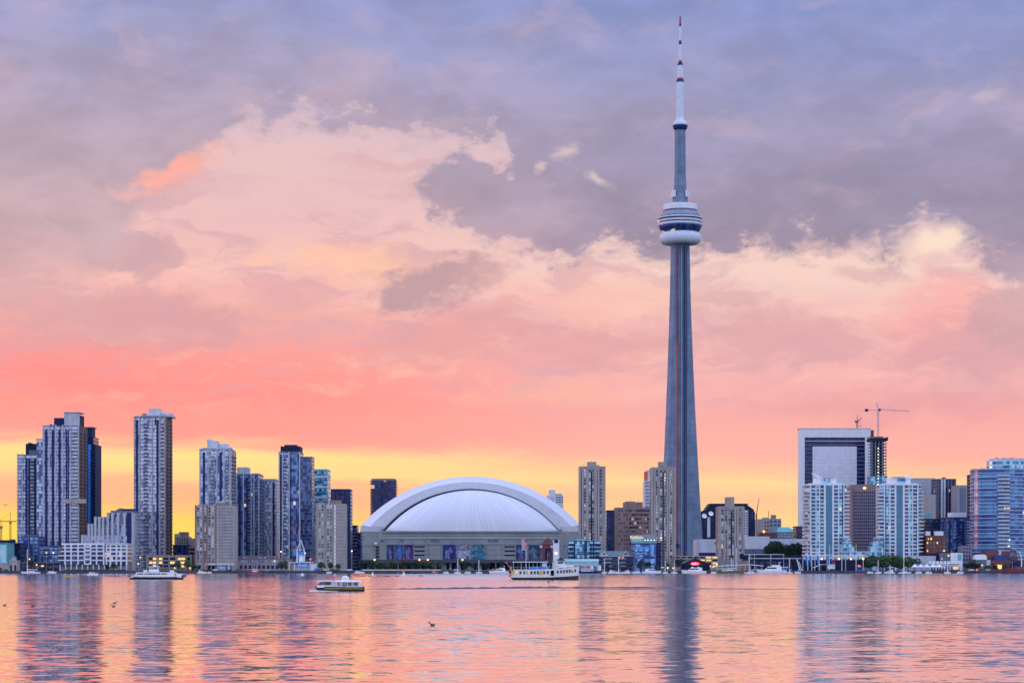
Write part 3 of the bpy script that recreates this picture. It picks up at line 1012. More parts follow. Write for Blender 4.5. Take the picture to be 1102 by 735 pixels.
    # terminal warehouse
    b = B('terminal_warehouse', 'long low brown terminal building with rows of blue windows', 246, 311, 1775, 30, 'warehouse')
    b.part('wall', MB().box(-b.h, b.h, -b.D / 2, b.D / 2, 0, b.lz(601.5)), mt['beige'])
    b.part('upper_wall', MB().box(b.lx(253), b.lx(296), -b.D / 2 + 4, b.D / 2 - 3, b.lz(601.5), b.lz(598)), mt['brown'])
    b.windows([(b.lx(u), b.lz(604)) for u in lin_space(250, 308, 24)], 1.3, 1.6, g_blue)
    b.windows([(b.lx(u), b.lz(599.8)) for u in lin_space(256, 293, 14)], 1.2, 1.1, g_blue, yf=-b.D / 2 + 4, name='upper_window')
    b.windows([(b.lx(u), b.lz(610)) for u in lin_space(250, 308, 13)], 2.3, 2.6, mt['navy'], name='dock_door')
    b.piers([b.lx(u) for u in lin_space(246.6, 310.4, 14)], .6, 0, b.lz(601.2), mt['beige2'], proud=.25)
    b.box('cornice', 245.6, 311.4, 601, mt['brown'], 601.6, -.4, 31)
    b.part('corner_tower', MB().box(b.lx(246), b.lx(249), -b.D / 2 - .5, -b.D / 2 + 4, 0, b.lz(594)), mt['beige2'])


left_mid()


# ---- stadium
def arc_pts(hw, base, apex, n=48):
    h = apex - base
    R = (hw * hw + h * h) / (2 * h)
    out = []
    a = math.asin(min(1, hw / R))
    for k in range(n + 1):
        t = -a + 2 * a * k / n
        out.append((R * sin(t), base + R * cos(t) - (R - h)))
    return out


def stadium():
    d0 = 2300.0
    k0 = d0 / F
    cx = X(506, d0)
    root = empty('domed_stadium', 'huge concrete stadium under a white arched roof', 'stadium', (cx, d0, GZ))

    def P(name, mb, m, parent=None, smooth=False, label=None, loc=(0, 0, 0)):
        o = put(name, mb, parent or root, loc, 0, m, smooth)
        if label:
            o['label'] = label
        return o

    def lx(u, d=d0):
        return X(u, d) - cx

    def lz(v, d=d0):
        return Z(v, d) - GZ
    # roof membrane material: seams run up the panels
    m, w, b = new_mat('roof_membrane')
    pos = w.n('ShaderNodeNewGeometry').outputs['Position']
    x, y, z = w.sep(pos)[:3]
    ang = w.m('DIVIDE', w.m('SUBTRACT', x, cx), w.m('ADD', 30.0, w.m('SUBTRACT', 75.0, z)))
    seam = w.m('FRACT', w.m('MULTIPLY', ang, 11.0))
    seam = w.m('LESS_THAN', seam, 0.05)
    st = w.noise(w.comb(w.m('MULTIPLY', ang, 40.0), w.m('MULTIPLY', z, .02), 0.0), 1.0, 4, .6).outputs['Fac']
    c = w.mix(w.smooth(st, .3, .72), (.60, .61, .65, 1), (.78, .79, .82, 1))
    pn = w.n('ShaderNodeTexWhiteNoise', noise_dimensions='1D')
    w.put(pn.inputs['W'], w.m('FLOOR', w.m('MULTIPLY', ang, 11.0)))
    c = w.mix(w.m('MULTIPLY', pn.outputs['Value'], .35), c, (.56, .58, .64, 1))
    c = w.mix(w.m('MULTIPLY', seam, .30), c, (.35, .37, .42, 1))
    w.put(b.inputs['Base Color'], c)
    b.inputs['Roughness'].default_value = .55
    mem = m
    wallm = M('stadium_concrete', (.27, .285, .285), .85, var=.14, scale=.05)
    fasc = M('roof_fascia', (.50, .505, .53), .6, var=.06)
    gask = M('gasket', (.08, .13, .14), .7)
    D = 190
    L, R_ = lx(411), lx(603)
    zt = lz(571.5)
    foot = [(L, 0), (R_, 0), (lx(617), 26), (lx(622), 60), (lx(622), D - 40), (R_ - 20, D), (L + 20, D), (lx(391), D - 40), (lx(390), 60), (lx(395), 26)]
    P('wall', MB().prism(foot, 0, zt), wallm)
    # stepped bands of the lake front
    P('cornice', MB().box(L - 1, R_ + 1, -1.2, 1, zt - 1.2, zt + .3), wallm)
    P('ledge', MB().box(L + 4, R_ - 4, -.9, .5, lz(579.2), lz(578.4)), M('ledge_concrete', (.46, .48, .52), .8))
    P('ledge', MB().box(L, R_, -.7, .5, lz(585.8), lz(585.2)), wallm)
    for v in (574.2, 576.6, 591.4, 596.6):
        P('wall_joint', MB().box(L + .5, R_ - .5, -.12, .2, lz(v + .18), lz(v - .18)), mt['slate'])
    for u in (420, 433, 461, 474, 525, 540, 558, 598):
        P('wall_joint', MB().box(lx(u) - .18, lx(u) + .18, -.1, .2, lz(601.5), lz(586)), mt['slate'])
    for u in lin_space(415, 600, 14):
        P('panel_rib', MB().box(lx(u) - .4, lx(u) + .4, -.6, .4, lz(585.2), lz(579.2)), wallm)
    slot = mt['dark']
    for u0, u1 in ((446, 457), (543, 554)):
        for v in (588.2, 592.7, 597.2):
            P('louvre_slot', MB().box(lx(u0), lx(u1), -.35, .4, lz(v + .7), lz(v - .7)), slot)
    for u in (405.2, 408.4):
        for v in (588.4, 591.8, 595.2, 598.6):
            P('window', MB().box(lx(u) - 1.0, lx(u) + 1.0, 5 - .3, 9, lz(v + .7), lz(v - .7)), slot)
    for u0, u1 in ((409, 413.5), (464, 473), (525, 536), (431, 434)):
        P('vent_panel', MB().box(lx(u0), lx(u1), -.5, .4, lz(582.8), lz(580.2)), mt['slate'])
    # corner buttresses
    for s, (ua, ub) in enumerate(((386.5, 411), (602.5, 626))):
        y0, y1 = 8, 60
        mb = MB().box(lx(ua), lx(ub), y0, y1, 0, lz(571.5))
        P('corner_block', mb, wallm)
        a, b_ = (ua + .4, ub - 3) if s == 0 else (ua + 3, ub - .4)
        mb = MB().prism([(lx(a), y0 + 6), (lx(b_), y0 + 6), (lx(b_), y1), (lx(a), y1)], lz(571.4), lz(566))
        P('roof_bearing', mb, fasc)
        for v in (580.5, 577.5):
            P('window', MB().box(lx(ua + 3.4), lx(ua + 4.8), y0 - .2, y0 + 1, lz(v + .6), lz(v - .7)), mt['slate'])
        P('floor_seam', MB().box(lx(ua) - .05, lx(ub) + .05, y0 - .15, y0 + 1, lz(587.8), lz(587.2)), mt['slate'])
    # moving roof: front quarter dome
    zb = zt + .2
    dm = 2343.0
    arc = arc_pts(93.5 * dm / F, zb, Z(527.5, dm) - GZ)
    rings = []
    ns = 18
    for j in range(ns + 1):
        t = j / ns * pi / 2
        ring = []
        for x_, z_ in arc:
            f = (x_ / (93.5 * dm / F))
            yf = 2 + 34 * f * f * f * f
            ye = 43.0
            ring.append((x_ + lx(507), yf + (ye - yf) * (1 - cos(t)), zb + (z_ - zb) * sin(t)))
        rings.append(ring)
    P('roof_panel', MB().loft(rings, closed=False), mem, smooth=True, label='lower white quarter dome of the roof')
    # arched outer panel
    def ring(hw, base, apex, d):
        return [(x_ + X(506.6, d) - cx, d - d0, z_) for x_, z_ in arc_pts(hw * d / F, Z(base, d) - GZ, Z(apex, d) - GZ)]
    A_ = ring(95.2, 571.0, 525.8, 2344)
    Bq = ring(108.5, 566.5, 518.6, 2347)
    Cq = ring(115.6, 565.6, 514.2, 2364)
    Dq = ring(118.5, 565.6, 512.8, 2430)
    Eq = ring(108, 568, 522, 2470)
    Fq = ring(90, 571, 560, 2490)
    arch = P('roof_arch', MB().loft([Bq, Cq, Dq, Eq, Fq], closed=False), mem, smooth=True, label='taller white arch of the roof')
    P('fascia', MB().loft([A_, Bq], closed=False), fasc, arch, smooth=True)
    mb = MB()
    for k in range(len(A_) - 1):
        p0, p1 = Vector(A_[k]), Vector(A_[k + 1])
        mb.tube(p0 + Vector((0, -.9, -.5)), p1 + Vector((0, -.9, -.5)), .5)
    P('gasket', mb, gask, arch)
    # undersides of the arch at both ends
    for s in (0, -1):
        a, b_ = Vector(A_[s]), Vector(Cq[s])
        xs = sorted((a.x, b_.x))
        P('arch_foot', MB().box(xs[0], xs[1], 46, 100, zt, lz(566.4) + .6), fasc, arch)
    # picture banners on the front
    def poster(u0, u1, bgc, figc, seed, v0=586.2, v1=601.3):
        r = random.Random(seed)
        p = P('banner', MB().box(lx(u0), lx(u1), -.75, -.3, lz(v1), lz(v0)), M('banner_print', bgc, .6, var=.85, scale=.28))
        figc = tuple(a * .42 + c * .58 for a, c in zip(figc, bgc))
        fm = M('banner_figure', figc, .6, var=.7, scale=.6)
        w_ = lx(u1) - lx(u0)
        h = lz(v0) - lz(v1)
        c_ = (lx(u0) + lx(u1)) / 2 + r.uniform(-.08, .08) * w_
        zb_ = lz(v1)
        q = [(-.16, .0), (.20, .0), (.16, .30), (.24, .50), (.30, .68), (.22, .72), (.12, .60), (.10, .72), (.06, .86), (-.05, .86), (-.09, .72), (-.20, .62), (-.30, .44), (-.22, .40), (-.14, .50), (-.14, .26)]
        sg = r.choice((-1, 1))
        pts = [(c_ + sg * a * w_ * 1.15 + .12 * w_ * sin(bb * 5 + seed), zb_ + bb * h * .94 + .2) for a, bb in q]
        mbf = MB()
        i = [(x_, -.82, z_) for x_, z_ in pts]
        mbf.face(i)
        P('printed_figure', mbf, fm, p)
    poster(416.5, 424, (.015, .02, .12), (.25, .33, .50), 1)
    poster(425.2, 434, (.02, .07, .26), (.20, .32, .62), 2)
    poster(435.2, 444.5, (.04, .02, .14), (.26, .30, .48), 3)
    poster(476.5, 490.2, (.012, .02, .14), (.28, .36, .55), 4)
    poster(491, 506.4, (.22, .25, .34), (.42, .47, .60), 5)
    poster(507.2, 522.5, (.05, .18, .22), (.04, .10, .28), 6)
    poster(555.5, 565.5, (.015, .03, .16), (.28, .36, .52), 7)
    poster(569, 581.5, (.02, .07, .12), (.22, .28, .42), 8)
    # podium, columns, deck under the banners
    P('podium', MB().box(lx(386), lx(625), -14, -1.5, lz(605.5), lz(602)), M('podium_dark', (.06, .07, .11), .7))
    for u in lin_space(389, 622, 30):
        P('column', MB().box(lx(u) - .7, lx(u) + .7, -13.5, -12, 0, lz(605.5)), mt['slate'])
    P('concourse_wall', MB().box(lx(388), lx(623), -6, -2, 0, lz(605.5)), mt['dark'])
    for u, ww in ((478, 2.5), (485, 1.2), (494, 1.8), (506, 2.6), (517, 1.4)):
        P('concourse_panel', MB().box(lx(u) - ww, lx(u) + ww, -6.4, -6.02, 0, lz(605.8)), mt['pale2'])
    for u in (404, 452, 461, 498, 599):
        P('wall_lamp', MB().ball((lx(u), -14.4, lz(602.2)), .9), mt['lamp_warm'])
    P('marquee', MB().box(lx(430), lx(442), -14.6, -14.02, lz(602.4), lz(601.2)), mt['red'])
    P('floodlight', MB().box(lx(402.5), lx(406), 2.5, 4.5, lz(585.4), lz(583.2)), mt['white'])
    # red portal on the right of the front
    P('entrance_portal', MB().box(lx(583.5), lx(595.5), -2.5, -.2, 0, lz(585.5)), M('portal_panel', (.16, .05, .07), .6))
    mb = MB()
    for (a, bq) in (((583, 585.5), (589.5, 578.5)), ((589.5, 578.5), (596, 585.5)), ((583, 585.5), (596, 585.5)), ((586.3, 582), (592.7, 582)), ((589.5, 578.5), (589.5, 585.5))):
        mb.tube((lx(a[0]), -2.6, lz(a[1])), (lx(bq[0]), -2.6, lz(bq[1])), .55)
    P('portal_gable', mb, M('portal_steel', (.30, .06, .08), .5))
    P('portal_door', MB().box(lx(586.5), lx(593), -2.7, -2.52, 0, lz(590)), mt['dark'])
    for u in (582.2, 593.8):
        P('round_sign', MB().lathe([(1.5, -.2), (1.5, .2)], 16).mesh('round_sign', mt['pale']), loc=(lx(u), -2.9, lz(588)), m=None).rotation_euler = (pi / 2, 0, 0)


stadium()


# ---- the tall tower
def big_tower():
    d = 2300.0
    s = d / F
    uc = 732.0
    root = empty('communications_tower', 'very tall slender concrete tower with a round pod and spire', 'tower', (X(uc, d), d, GZ))

    tower_white = M('tower_white', (.56, .61, .69), .5, var=.06)
    tower_red = M('tower_red', (.28, .03, .06), .5)

    def z(v):
        return Z(v, d) - GZ

    def P(name, mb, m, parent=None, smooth=False):
        return put(name, mb, parent or root, (0, 0, 0), 0, m, smooth)
    # Y-shaped shaft: hexagonal core with three tapering wings
    dirs = [radians(-14), radians(-150), radians(98)]

    def section(v, core, wl, th):
        pts = []
        for a in sorted(dirs):
            ca, sa = cos(a), sin(a)
            for r, t in ((core * .80, -core * .5), (core + wl, -th), (core + wl, th), (core * .80, core * .5)):
                pts.append((r * ca - t * sa, r * sa + t * ca, z(v)))
        return pts
    rows = [(614, 8.2, 16.0), (600, 8.2, 15.0), (575, 8.2, 13.4), (540, 8.2, 11.4), (500, 8.2, 9.3), (445, 8.0, 6.8), (400, 7.9, 5.0), (350, 7.8, 3.2), (310, 7.7, 2.1), (262, 7.6, 1.3)]
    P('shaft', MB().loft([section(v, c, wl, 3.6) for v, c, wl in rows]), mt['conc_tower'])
    # recessed dark lift tracks between the wings
    def strip(ang0, rad, half, m, name, v0=598, v1=266):
        ca, sa = cos(ang0), sin(ang0)
        rings = []
        for v in [q for q in (v0, 500, 400) if q == v0 or v1 < q < v0] + [v1]:
            rr = rad
            ring = []
            for r, t in ((rr - 2, -half), (rr, -half), (rr, half), (rr - 2, half)):
                ring.append((r * ca - t * sa, r * sa + t * ca, z(v)))
            rings.append(ring)
        P(name, MB().loft(rings), m)
    strip(radians(-50), 8.4, 1.5, mt['conc_tower_dark'], 'lift_track')
    strip(radians(-120), 8.3, 1.0, M('lift_glass_sunset', (.50, .06, .05), .25, .4), 'glass_lift_shaft', 598, 370)  # sunset reflected in the lift glass, put into its colour
    strip(radians(-120), 8.3, 1.0, M('lift_glass_dusk', (.20, .05, .09), .3, .3), 'glass_lift_shaft', 369.9, 266)  # weaker upper end of the same painted reflection
    strip(radians(-85), 8.2, .25, M('shaft_joint', (.30, .34, .42), .7), 'joint')
    strip(radians(-127), 8.3, .7, mt['conc_tower_dark'], 'lift_track')
    # base buildings
    P('base_block', MB().box(-24, 26, -16, 24, 0, z(608)), mt['pale2'])
    P('service_window', MB().box(-4.6, -1.6, -11.6, -8.2, z(588.5), z(585)), mt['navy'])
    # pod
    prof = lambda rows: [(r * s, z(v)) for r, v in rows]
    rad = [(9, 263.2), (15, 263.6), (19.5, 262.6), (21.6, 260.4), (22.6, 257.4), (22.4, 254), (21.2, 251.6), (19.6, 250.7), (9, 250.7)]
    P('radome', MB().lathe(prof(rad), 48), tower_white, smooth=True)
    P('window_band', MB().lathe(prof([(19.4, 250.8), (21.6, 248), (23.4, 244.4), (23.4, 243.2)]), 48), GL('glass_pod', (.012, .025, .11), (.06, .10, .26), .5, .01, 2.0, 2.6, .25))
    P('deck_ring', MB().lathe(prof([(23.6, 243.3), (24.0, 242.9), (24.0, 241.2), (23.6, 240.9)]), 48), tower_white)
    P('window_band', MB().lathe(prof([(22.8, 241), (22.8, 239.6)]), 48), g_dark)
    P('deck_ring', MB().lathe(prof([(23.4, 239.7), (23.9, 239.3), (23.9, 237.8), (23.4, 237.5)]), 48), tower_white)
    P('window_band', MB().lathe(prof([(22.4, 237.6), (23.2, 235.8)]), 48), mt['black'])
    P('deck_ring', MB().lathe(prof([(23.7, 236.0), (23.9, 235.6), (23.5, 234.9), (22.6, 234.5)]), 48), mt['pale'])
    P('pod_roof', MB().lathe(prof([(22.4, 234.6), (19.8, 230.5), (17.6, 226.9)]), 48), M('pod_roof_metal', (.22, .27, .36), .4, .3), smooth=True)
    P('plant_drum', MB().lathe(prof([(17.9, 227), (18.1, 226.6), (18.1, 221.2), (17.6, 220.6), (8, 220.4)]), 48), mt['white_wall'])
    P('red_seam', MB().lathe(prof([(18.3, 227.3), (18.3, 226.6)]), 48), M('seam_red', (.25, .04, .08), .6))
    P('beacon', MB().ball((-23.4 * s, -3, z(239)), .8), mt['lamp_warm'])
    # upper shaft
    P('upper_shaft', MB().lathe(prof([(8.2, 220.5), (8.2, 213), (6.9, 206), (6.0, 188), (5.8, 139.5)]), 6), mt['conc_tower'])
    for k in range(6):
        a = 2 * pi * k / 6
        ca, sa = cos(a), sin(a)
        r0, hw = 9.0 * s, 2.6
        if abs(ca) < .3 and False:
            continue
        a2 = a + pi / 6
        ca, sa = cos(a2), sin(a2)
        pts = [(r * ca - t * sa, r * sa + t * ca) for r, t in ((r0 - 1.5, -hw), (r0 + .6, -hw), (r0 + .6, hw), (r0 - 1.5, hw))]
        if abs(sin(a2) + 1) < .2:
            continue
        P('antenna_box', MB().prism(pts, z(212.8), z(205.6)), tower_white)
    # sky pod and spire
    P('sky_pod', MB().lathe(prof([(6, 140.2), (7.2, 139), (8.0, 136.6), (8.0, 135.4)]), 32), mt['navy'])
    P('sky_pod_roof', MB().lathe(prof([(8.1, 135.5), (7.6, 133.5), (6.2, 131), (4.6, 129.4), (4.1, 127)]), 32), tower_white, smooth=True)
    seg = [('spire_segment', 4.1, 4.0, 127.1, 88.2, 'tw'), ('spire_collar', 4.5, 3.6, 88.6, 86.0, 'navy'), ('spire_collar', 3.6, 3.0, 86.0, 84.4, 'tr'),
           ('spire_segment', 3.1, 3.1, 84.5, 70.6, 'tw'), ('spire_collar', 3.2, 2.2, 71.0, 67.6, 'navy'), ('spire_collar', 1.7, 1.5, 67.6, 65.4, 'tr'),
           ('spire_segment', 1.65, 1.55, 65.5, 48.4, 'tw'), ('spire_collar', 1.5, 1.5, 48.6, 46.0, 'navy'), ('spire_collar', 1.4, 1.3, 46.0, 43.8, 'tr'),
           ('spire_segment', 1.35, 1.25, 43.9, 28.6, 'tw'), ('spire_collar', 1.3, 1.2, 28.9, 26.8, 'navy'), ('spire_tip', 1.05, .8, 26.9, 18.4, 'tr')]
    for nm, r0, r1, v0, v1, mm in seg:
        P(nm, MB().lathe(prof([(r0, v0), (r1, v1)]), 20), {'tw': tower_white, 'tr': tower_red, 'navy': mt['navy']}[mm])


big_tower()


# ---- right of the stadium
def punched_tower(label, u0, u1, vt, d, D, cols, wall='beige', rows=30, roof=None, piers=(), ww=1.5, wh=1.7, glass=None, z0=6, name='concrete_tower', side=True):
    b = B(name, label, u0, u1, d, D, 'tower')
    z1 = b.lz(vt)
    b.part('wall', MB().box(-b.h, b.h, -D / 2, D / 2, 0, z1), mt[wall])
    zs = lin_space(z0, z1 - 2.4, rows)
    b.windows([(b.lx(u), z) for u in cols for z in zs], ww, wh, glass or g_punch)
    if piers:
        b.piers([b.lx(u) for u in piers], 1.1, 0, z1 + .5, mt['beige2'], proud=.5)
    if side:
        sg = 1 if b.cx < 0 else -1
        me = MB().box(-.06, .06, -.8, .8, -.85, .85).mesh('side_window', g_punch)
        for y in lin_space(-D / 2 + 4, D / 2 - 4, 3):
            for z_ in zs[::1]:
                put('side_window', me, b.root, (b.h * sg, y, z_))
    if roof:
        b.box('penthouse', roof[0], roof[1], roof[2], mt['beige'], vt, D * .25, D * .8)
    b.part('parapet', MB().prism(b.rect(), z1 + .01, z1 + 1), mt[wall])
    b.z1 = z1
    b.zs = zs
    return b


def harbour_towers():
    b = punched_tower('beige concrete tower with bay windows beside the right end of the stadium', 623.5, 651.5, 503, 1850, 24, (629.5, 634.8, 638.2, 646.5), roof=(632.5, 642, 496.5),
                      piers=(624.2, 627, 632, 641.5, 644, 650.9))
    b.piers([b.lx(636.5)], 1.0, 0, b.z1 - 3, mt['dark'], proud=.2, name='dark_pier')
    b.piers([b.lx(626), b.lx(643)], 1.2, 0, b.z1 - 2, mt['slate'], proud=.2, name='dark_pier')
    roof_clutter(b, 625, 649, 501.8, mt['grey'], 4, 1)
    b = punched_tower('beige concrete tower in front of the very tall tower', 701, 727, 504, 1850, 24, (707, 711.5, 715.8, 722.2), roof=(709.5, 718, 496.5),
                      piers=(701.7, 704.6, 709.3, 718.4, 720.3, 726.4))
    b.piers([b.lx(713.6)], 1.0, 0, b.z1 - 3, mt['dark'], proud=.2, name='dark_pier')
    b.piers([b.lx(719.3)], 1.4, 0, b.z1 - 2, mt['slate'], proud=.2, name='dark_pier')
    roof_clutter(b, 702, 726, 502.8, mt['grey'], 4, 2)
    b = punched_tower('shorter beige concrete tower right of the very tall tower', 773, 801, 546, 1850, 24, (777.5, 781.3, 785.2, 789, 796.5), rows=19, roof=(782.3, 791, 534.5),
                      piers=(773.7, 775.4, 783.3, 791.6, 794, 800.4), z0=4)
    b.piers([b.lx(787.1)], 1.0, 0, b.z1 - 3, mt['dark'], proud=.2, name='dark_pier')
    b.piers([b.lx(792.8)], 1.4, 0, b.z1 - 2, mt['slate'], proud=.2, name='dark_pier')
    for v in (556, 578, 593):
        pass
    # small white blocks beyond the stadium roof
    b = B('far_white_block', 'small white stepped office block peeking over the right of the stadium roof', 588, 607, 2830, 40, 'office block')
    b.box('wall', 589, 606, 533, mt['pale'])
    b.box('upper_block', 591, 597.5, 527, mt['pale'], 533, 4, 30)
    b.box('upper_block', 598, 605, 531, mt['teal'], 533, 6, 30)
    b.windows([(b.lx(u), b.lz(v)) for u in lin_space(599, 605.5, 5) for v in (535, 537.5, 540)], 1.2, 1.4, mt['dark'])
    # dark cylinder beyond the roof on the left
    b = B('round_dark_tower', 'dark curved glass tower rising behind the left of the stadium roof', 398, 426, 2720, 34)
    poly = [(b.h * sin(t), -b.D / 2 + 10 - 10 * cos(t)) for t in lin_space(-pi / 2, pi / 2, 15)] + [(b.h, b.D / 2), (-b.h, b.D / 2)]
    b.floors(poly, b.lz(575), b.lz(517), 3.6, g_office, mt['dark'], t=.35)
    b.part('wall', MB().prism(poly, 0, b.lz(575) - .1), mt['dark'])
    b.part('crown', MB().prism([(x * .93, y * .93) for x, y in poly], b.lz(517), b.lz(514.8)), mt['brown'])
    # slab and brown hotel
    b = generic_condo('narrow dark navy slab between the beige tower and the brown office block', 653, 661.5, 550, 1960, 26, g_dark, mt['navy'], (653.9, 657.4, 660.6), fh=3.3, pm='navy')
    b.box('penthouse', 654.5, 658, 549, mt['brown'], 550, 3, 14)
    b = B('brown_office_block', 'brown office block with rows of orange lit windows below the very tall tower', 662.6, 700, 2010, 34, 'office block')
    pol = [(-b.h, -b.D / 2), (b.lx(676), -b.D / 2), (b.lx(679), -b.D / 2 - 2), (b.h - 8, -b.D / 2 - 2), (b.h, -b.D / 2 + 7), (b.h, b.D / 2), (-b.h, b.D / 2)]
    z1 = b.lz(546)
    n, fh = b.floors([(x * .995, y * .99) for x, y in pol], 0, z1, 3.55, g_brown, mt['brown'], t=1.75, proud=.3)
    b.part('corner_wall', MB().box(-b.h - .5, b.lx(677.5), -b.D / 2 - .6, -b.D / 2 + .5, 0, z1), mt['brown'])
    b.windows([(b.lx(u), z) for u in (666.5, 669.2, 672, 674.8) for z in [fh * i + .95 for i in range(1, n)]], 1.25, 1.5, g_brown, yf=-b.D / 2 - .6)
    b.box('penthouse', 672, 692, 540, mt['brown'], 546, 5, 28)
    b.box('plant_room', 674, 684, 539, mt['beige'], 540, 8, 24)
    for u in (680, 688):
        b.part('aerial', MB().tube((b.lx(u), 0, b.lz(540)), (b.lx(u), 0, b.lz(535)), .15), mt['steel'])
    # white grid tower; sunset light on its round top is put into the colour
    b = B('sunset_topped_tower', 'white gridded tower with drum top painted sunset red behind a beige concrete tower', 693.5, 704, 2720, 30)
    z1 = b.lz(517)
    b.part('wall', MB().box(-b.h, b.h, -b.D / 2, b.D / 2, 0, z1), mt['pale'])
    b.windows([(b.lx(u), z) for u in (695.3, 697.3, 699.3, 701.3) for z in lin_space(b.lz(560), z1 - 2.5, 12)], 1.3, 2.2, mt['navy'])
    b.part('sunset_red_drum', MB().lathe([(b.h * .95, z1), (b.h * .95, b.lz(508)), (b.h * .8, b.lz(506.5))], 24), mt['redglow'])
    b.part('roof_block', MB().box(b.lx(697.5), b.h, -6, b.D / 2, z1 + .02, b.lz(505)), mt['pale'])

    # waterfront blocks
    b = B('balcony_apartment_block', 'low cyan glass apartment block with dark balconies below the beige tower', 611.5, 646, 1792, 22, 'apartment block')
    z1 = b.lz(582)
    n, fh = b.floors(b.rect(), 0, z1, 3.1, g_teal, mt['slate'])
    for u in (615, 643.5):
        b.balconies(b.lx(u), 4.8, fh, n - 1, fh, mt['navy'])
    b.balconies(b.lx(637), 4.2, fh, n - 1, fh, mt['navy'])
    b.piers([b.lx(u) for u in (618.4, 629.5, 631, 639)], .9, 0, z1 + .4, mt['navy'])
    b.box('crown', 621, 629, 579.5, mt['teal'], 582, 1, 18)
    b.box('roof_slab', 611, 646.5, 581.4, mt['grey'], 582, -.4, 22.4)
    b = B('ferry_shed', 'pale mint green shed right of the black hulled tour boat', 606, 644, 1712, 12, 'shed')
    zt, ze = b.lz(601.3), b.lz(604)
    b.part('wall', MB().box(-b.h, b.h, -6, 6, 0, ze), mt['mint'])
    b.part('roof', MB().prism([(-b.h - .4, -6.4), (b.h + .4, -6.4), (b.h + .4, 6.4), (-b.h - .4, 6.4)], ze + .01, zt, top=[(-b.h - .4, -3), (b.h + .4, -3), (b.h + .4, 3), (-b.h - .4, 3)]), mt['mint'])
    for u in (612, 619, 626, 633, 640):
        b.part('loading_door', MB().box(b.lx(u) - 1.5, b.lx(u) + 1.5, -6.12, -5.8, 0, 3.4), mt['slate'])
    b.part('end_gate', MB().box(b.lx(644.2), b.lx(646.8), -6.6, -2, 0, b.lz(608)), mt['white'])
    b = B('gabled_hotel', 'low blue waterfront hotel with two white gables', 645.5, 681, 1765, 20, 'hotel')
    z1 = b.lz(598)
    n, fh = b.floors(b.rect(), 0, z1, 3.2, g_dark, mt['slate'], t=.55)
    b.part('roof', MB().prism(b.rect(645, 681.5, -.6, 20.6), z1 + .02, b.lz(592.6), top=b.rect(646, 680.5, 6, 14)), M('green_slate', (.11, .17, .19), .6))
    for u in (650, 673.4):
        x = b.lx(u)
        zg = b.lz(597.6)
        mb = MB()
        for p, q in (((x - 2.4, zg), (x, zg + 3.2)), ((x, zg + 3.2), (x + 2.4, zg)), ((x - 2.4, zg), (x + 2.4, zg))):
            mb.tube((p[0], -b.D / 2 - .9, p[1]), (q[0], -b.D / 2 - .9, q[1]), .28)
        b.part('gable', mb, mt['white'])
        b.part('gable_wall', MB().prism([(x - 2.3, -b.D / 2 - .7), (x + 2.3, -b.D / 2 - .7), (x + 2.3, -b.D / 2 + 6), (x - 2.3, -b.D / 2 + 6)], zg, zg + 3.1,
                                        top=[(x - .1, -b.D / 2 - .7), (x + .1, -b.D / 2 - .7), (x + .1, -b.D / 2 + 6), (x - .1, -b.D / 2 + 6)]), mt['slate'])
    b.part('eave', MB().box(-b.h - .5, b.h + .3, -b.D / 2 - .9, -b.D / 2 - .5, z1 - .5, z1), mt['pale'])
    for u in (654, 669):
        b.balconies(b.lx(u), 6.5, fh, n - 1, fh, mt['grey'], 1.4)
    for u in (656, 668):
        b.part('dormer', MB().box(b.lx(u) - .8, b.lx(u) + .8, -b.D / 2 + .6, -b.D / 2 + 4, b.lz(597), b.lz(594.6)), mt['pale2'])
    for u in (666.6, 670.2):
        b.part('lit_window', MB().box(b.lx(u) - .7, b.lx(u) + .7, -b.D / 2 - .12, -b.D / 2 + .1, b.lz(600.8), b.lz(599.2)), EM('warm_window', (1, .35, .12), 1.1))

    b = B('glass_hotel', 'blue glass hotel front with sign on its pale roof block below the very tall tower', 681.5, 711, 1752, 26, 'hotel')
    z1 = b.lz(584.5)
    n, fh = b.floors(b.rect(681.5, 706), 0, z1, 5.0, g_blue, mt['navy'], t=.7)
    b.box('side_wing', 706.2, 711.5, 583.6, mt['navy'], None, 1, 26)
    cyan = GL('glass_cyan', (.05, .25, .60), (.18, .50, .85), .6, 0, 3, 4, .3)
    for u in (684.5, 690, 696.2):
        b.box('large_window', u - 2, u + 2, 587.8, cyan, 593, -.8, -.2)
    b.box('large_window', 701, 703.6, 587.5, cyan, 598.5, -.8, -.2)
    b.box('window_row', 682.5, 692, 595, mt['pale2'], 596, -.7, -.1)
    b.box('window_row', 682.5, 692, 598.8, mt['pale2'], 599.4, -.7, -.1)
    for u in (683, 693.2, 699.4, 705.4):
        b.piers([b.lx(u)], .6, 0, z1, mt['slate'], proud=.9)
    b.box('fascia', 681, 706.5, 582.8, mt['teal'], 584.4, -.5, 26)
    b.box('roof_block', 680.5, 706, 575.6, mt['pale2'], 582.7, 6, 24)
    b.box('roof_screen', 693, 705.5, 574.6, mt['grey'], 582.6, 4.5, 5.8)
    for u in (694.5, 697.6, 701, 704.6):
        b.part('roof_lamp', MB().ball((b.lx(u), -b.D / 2 + 4.2, b.lz(581)), .34), mt['lamp_white'])
    cu = bpy.data.curves.new('hotel_sign', 'FONT')
    cu.body = 'Radisson'
    cu.size = 3.6
    cu.extrude = .1
    cu.align_x = 'CENTER'
    cu.materials.append(mt['sign_yellow'])
    tmp = bpy.data.objects.new('sign_curve', cu)
    COL.objects.link(tmp)
    me = bpy.data.meshes.new_from_object(tmp.evaluated_get(bpy.context.evaluated_depsgraph_get()))
    bpy.data.objects.remove(tmp)
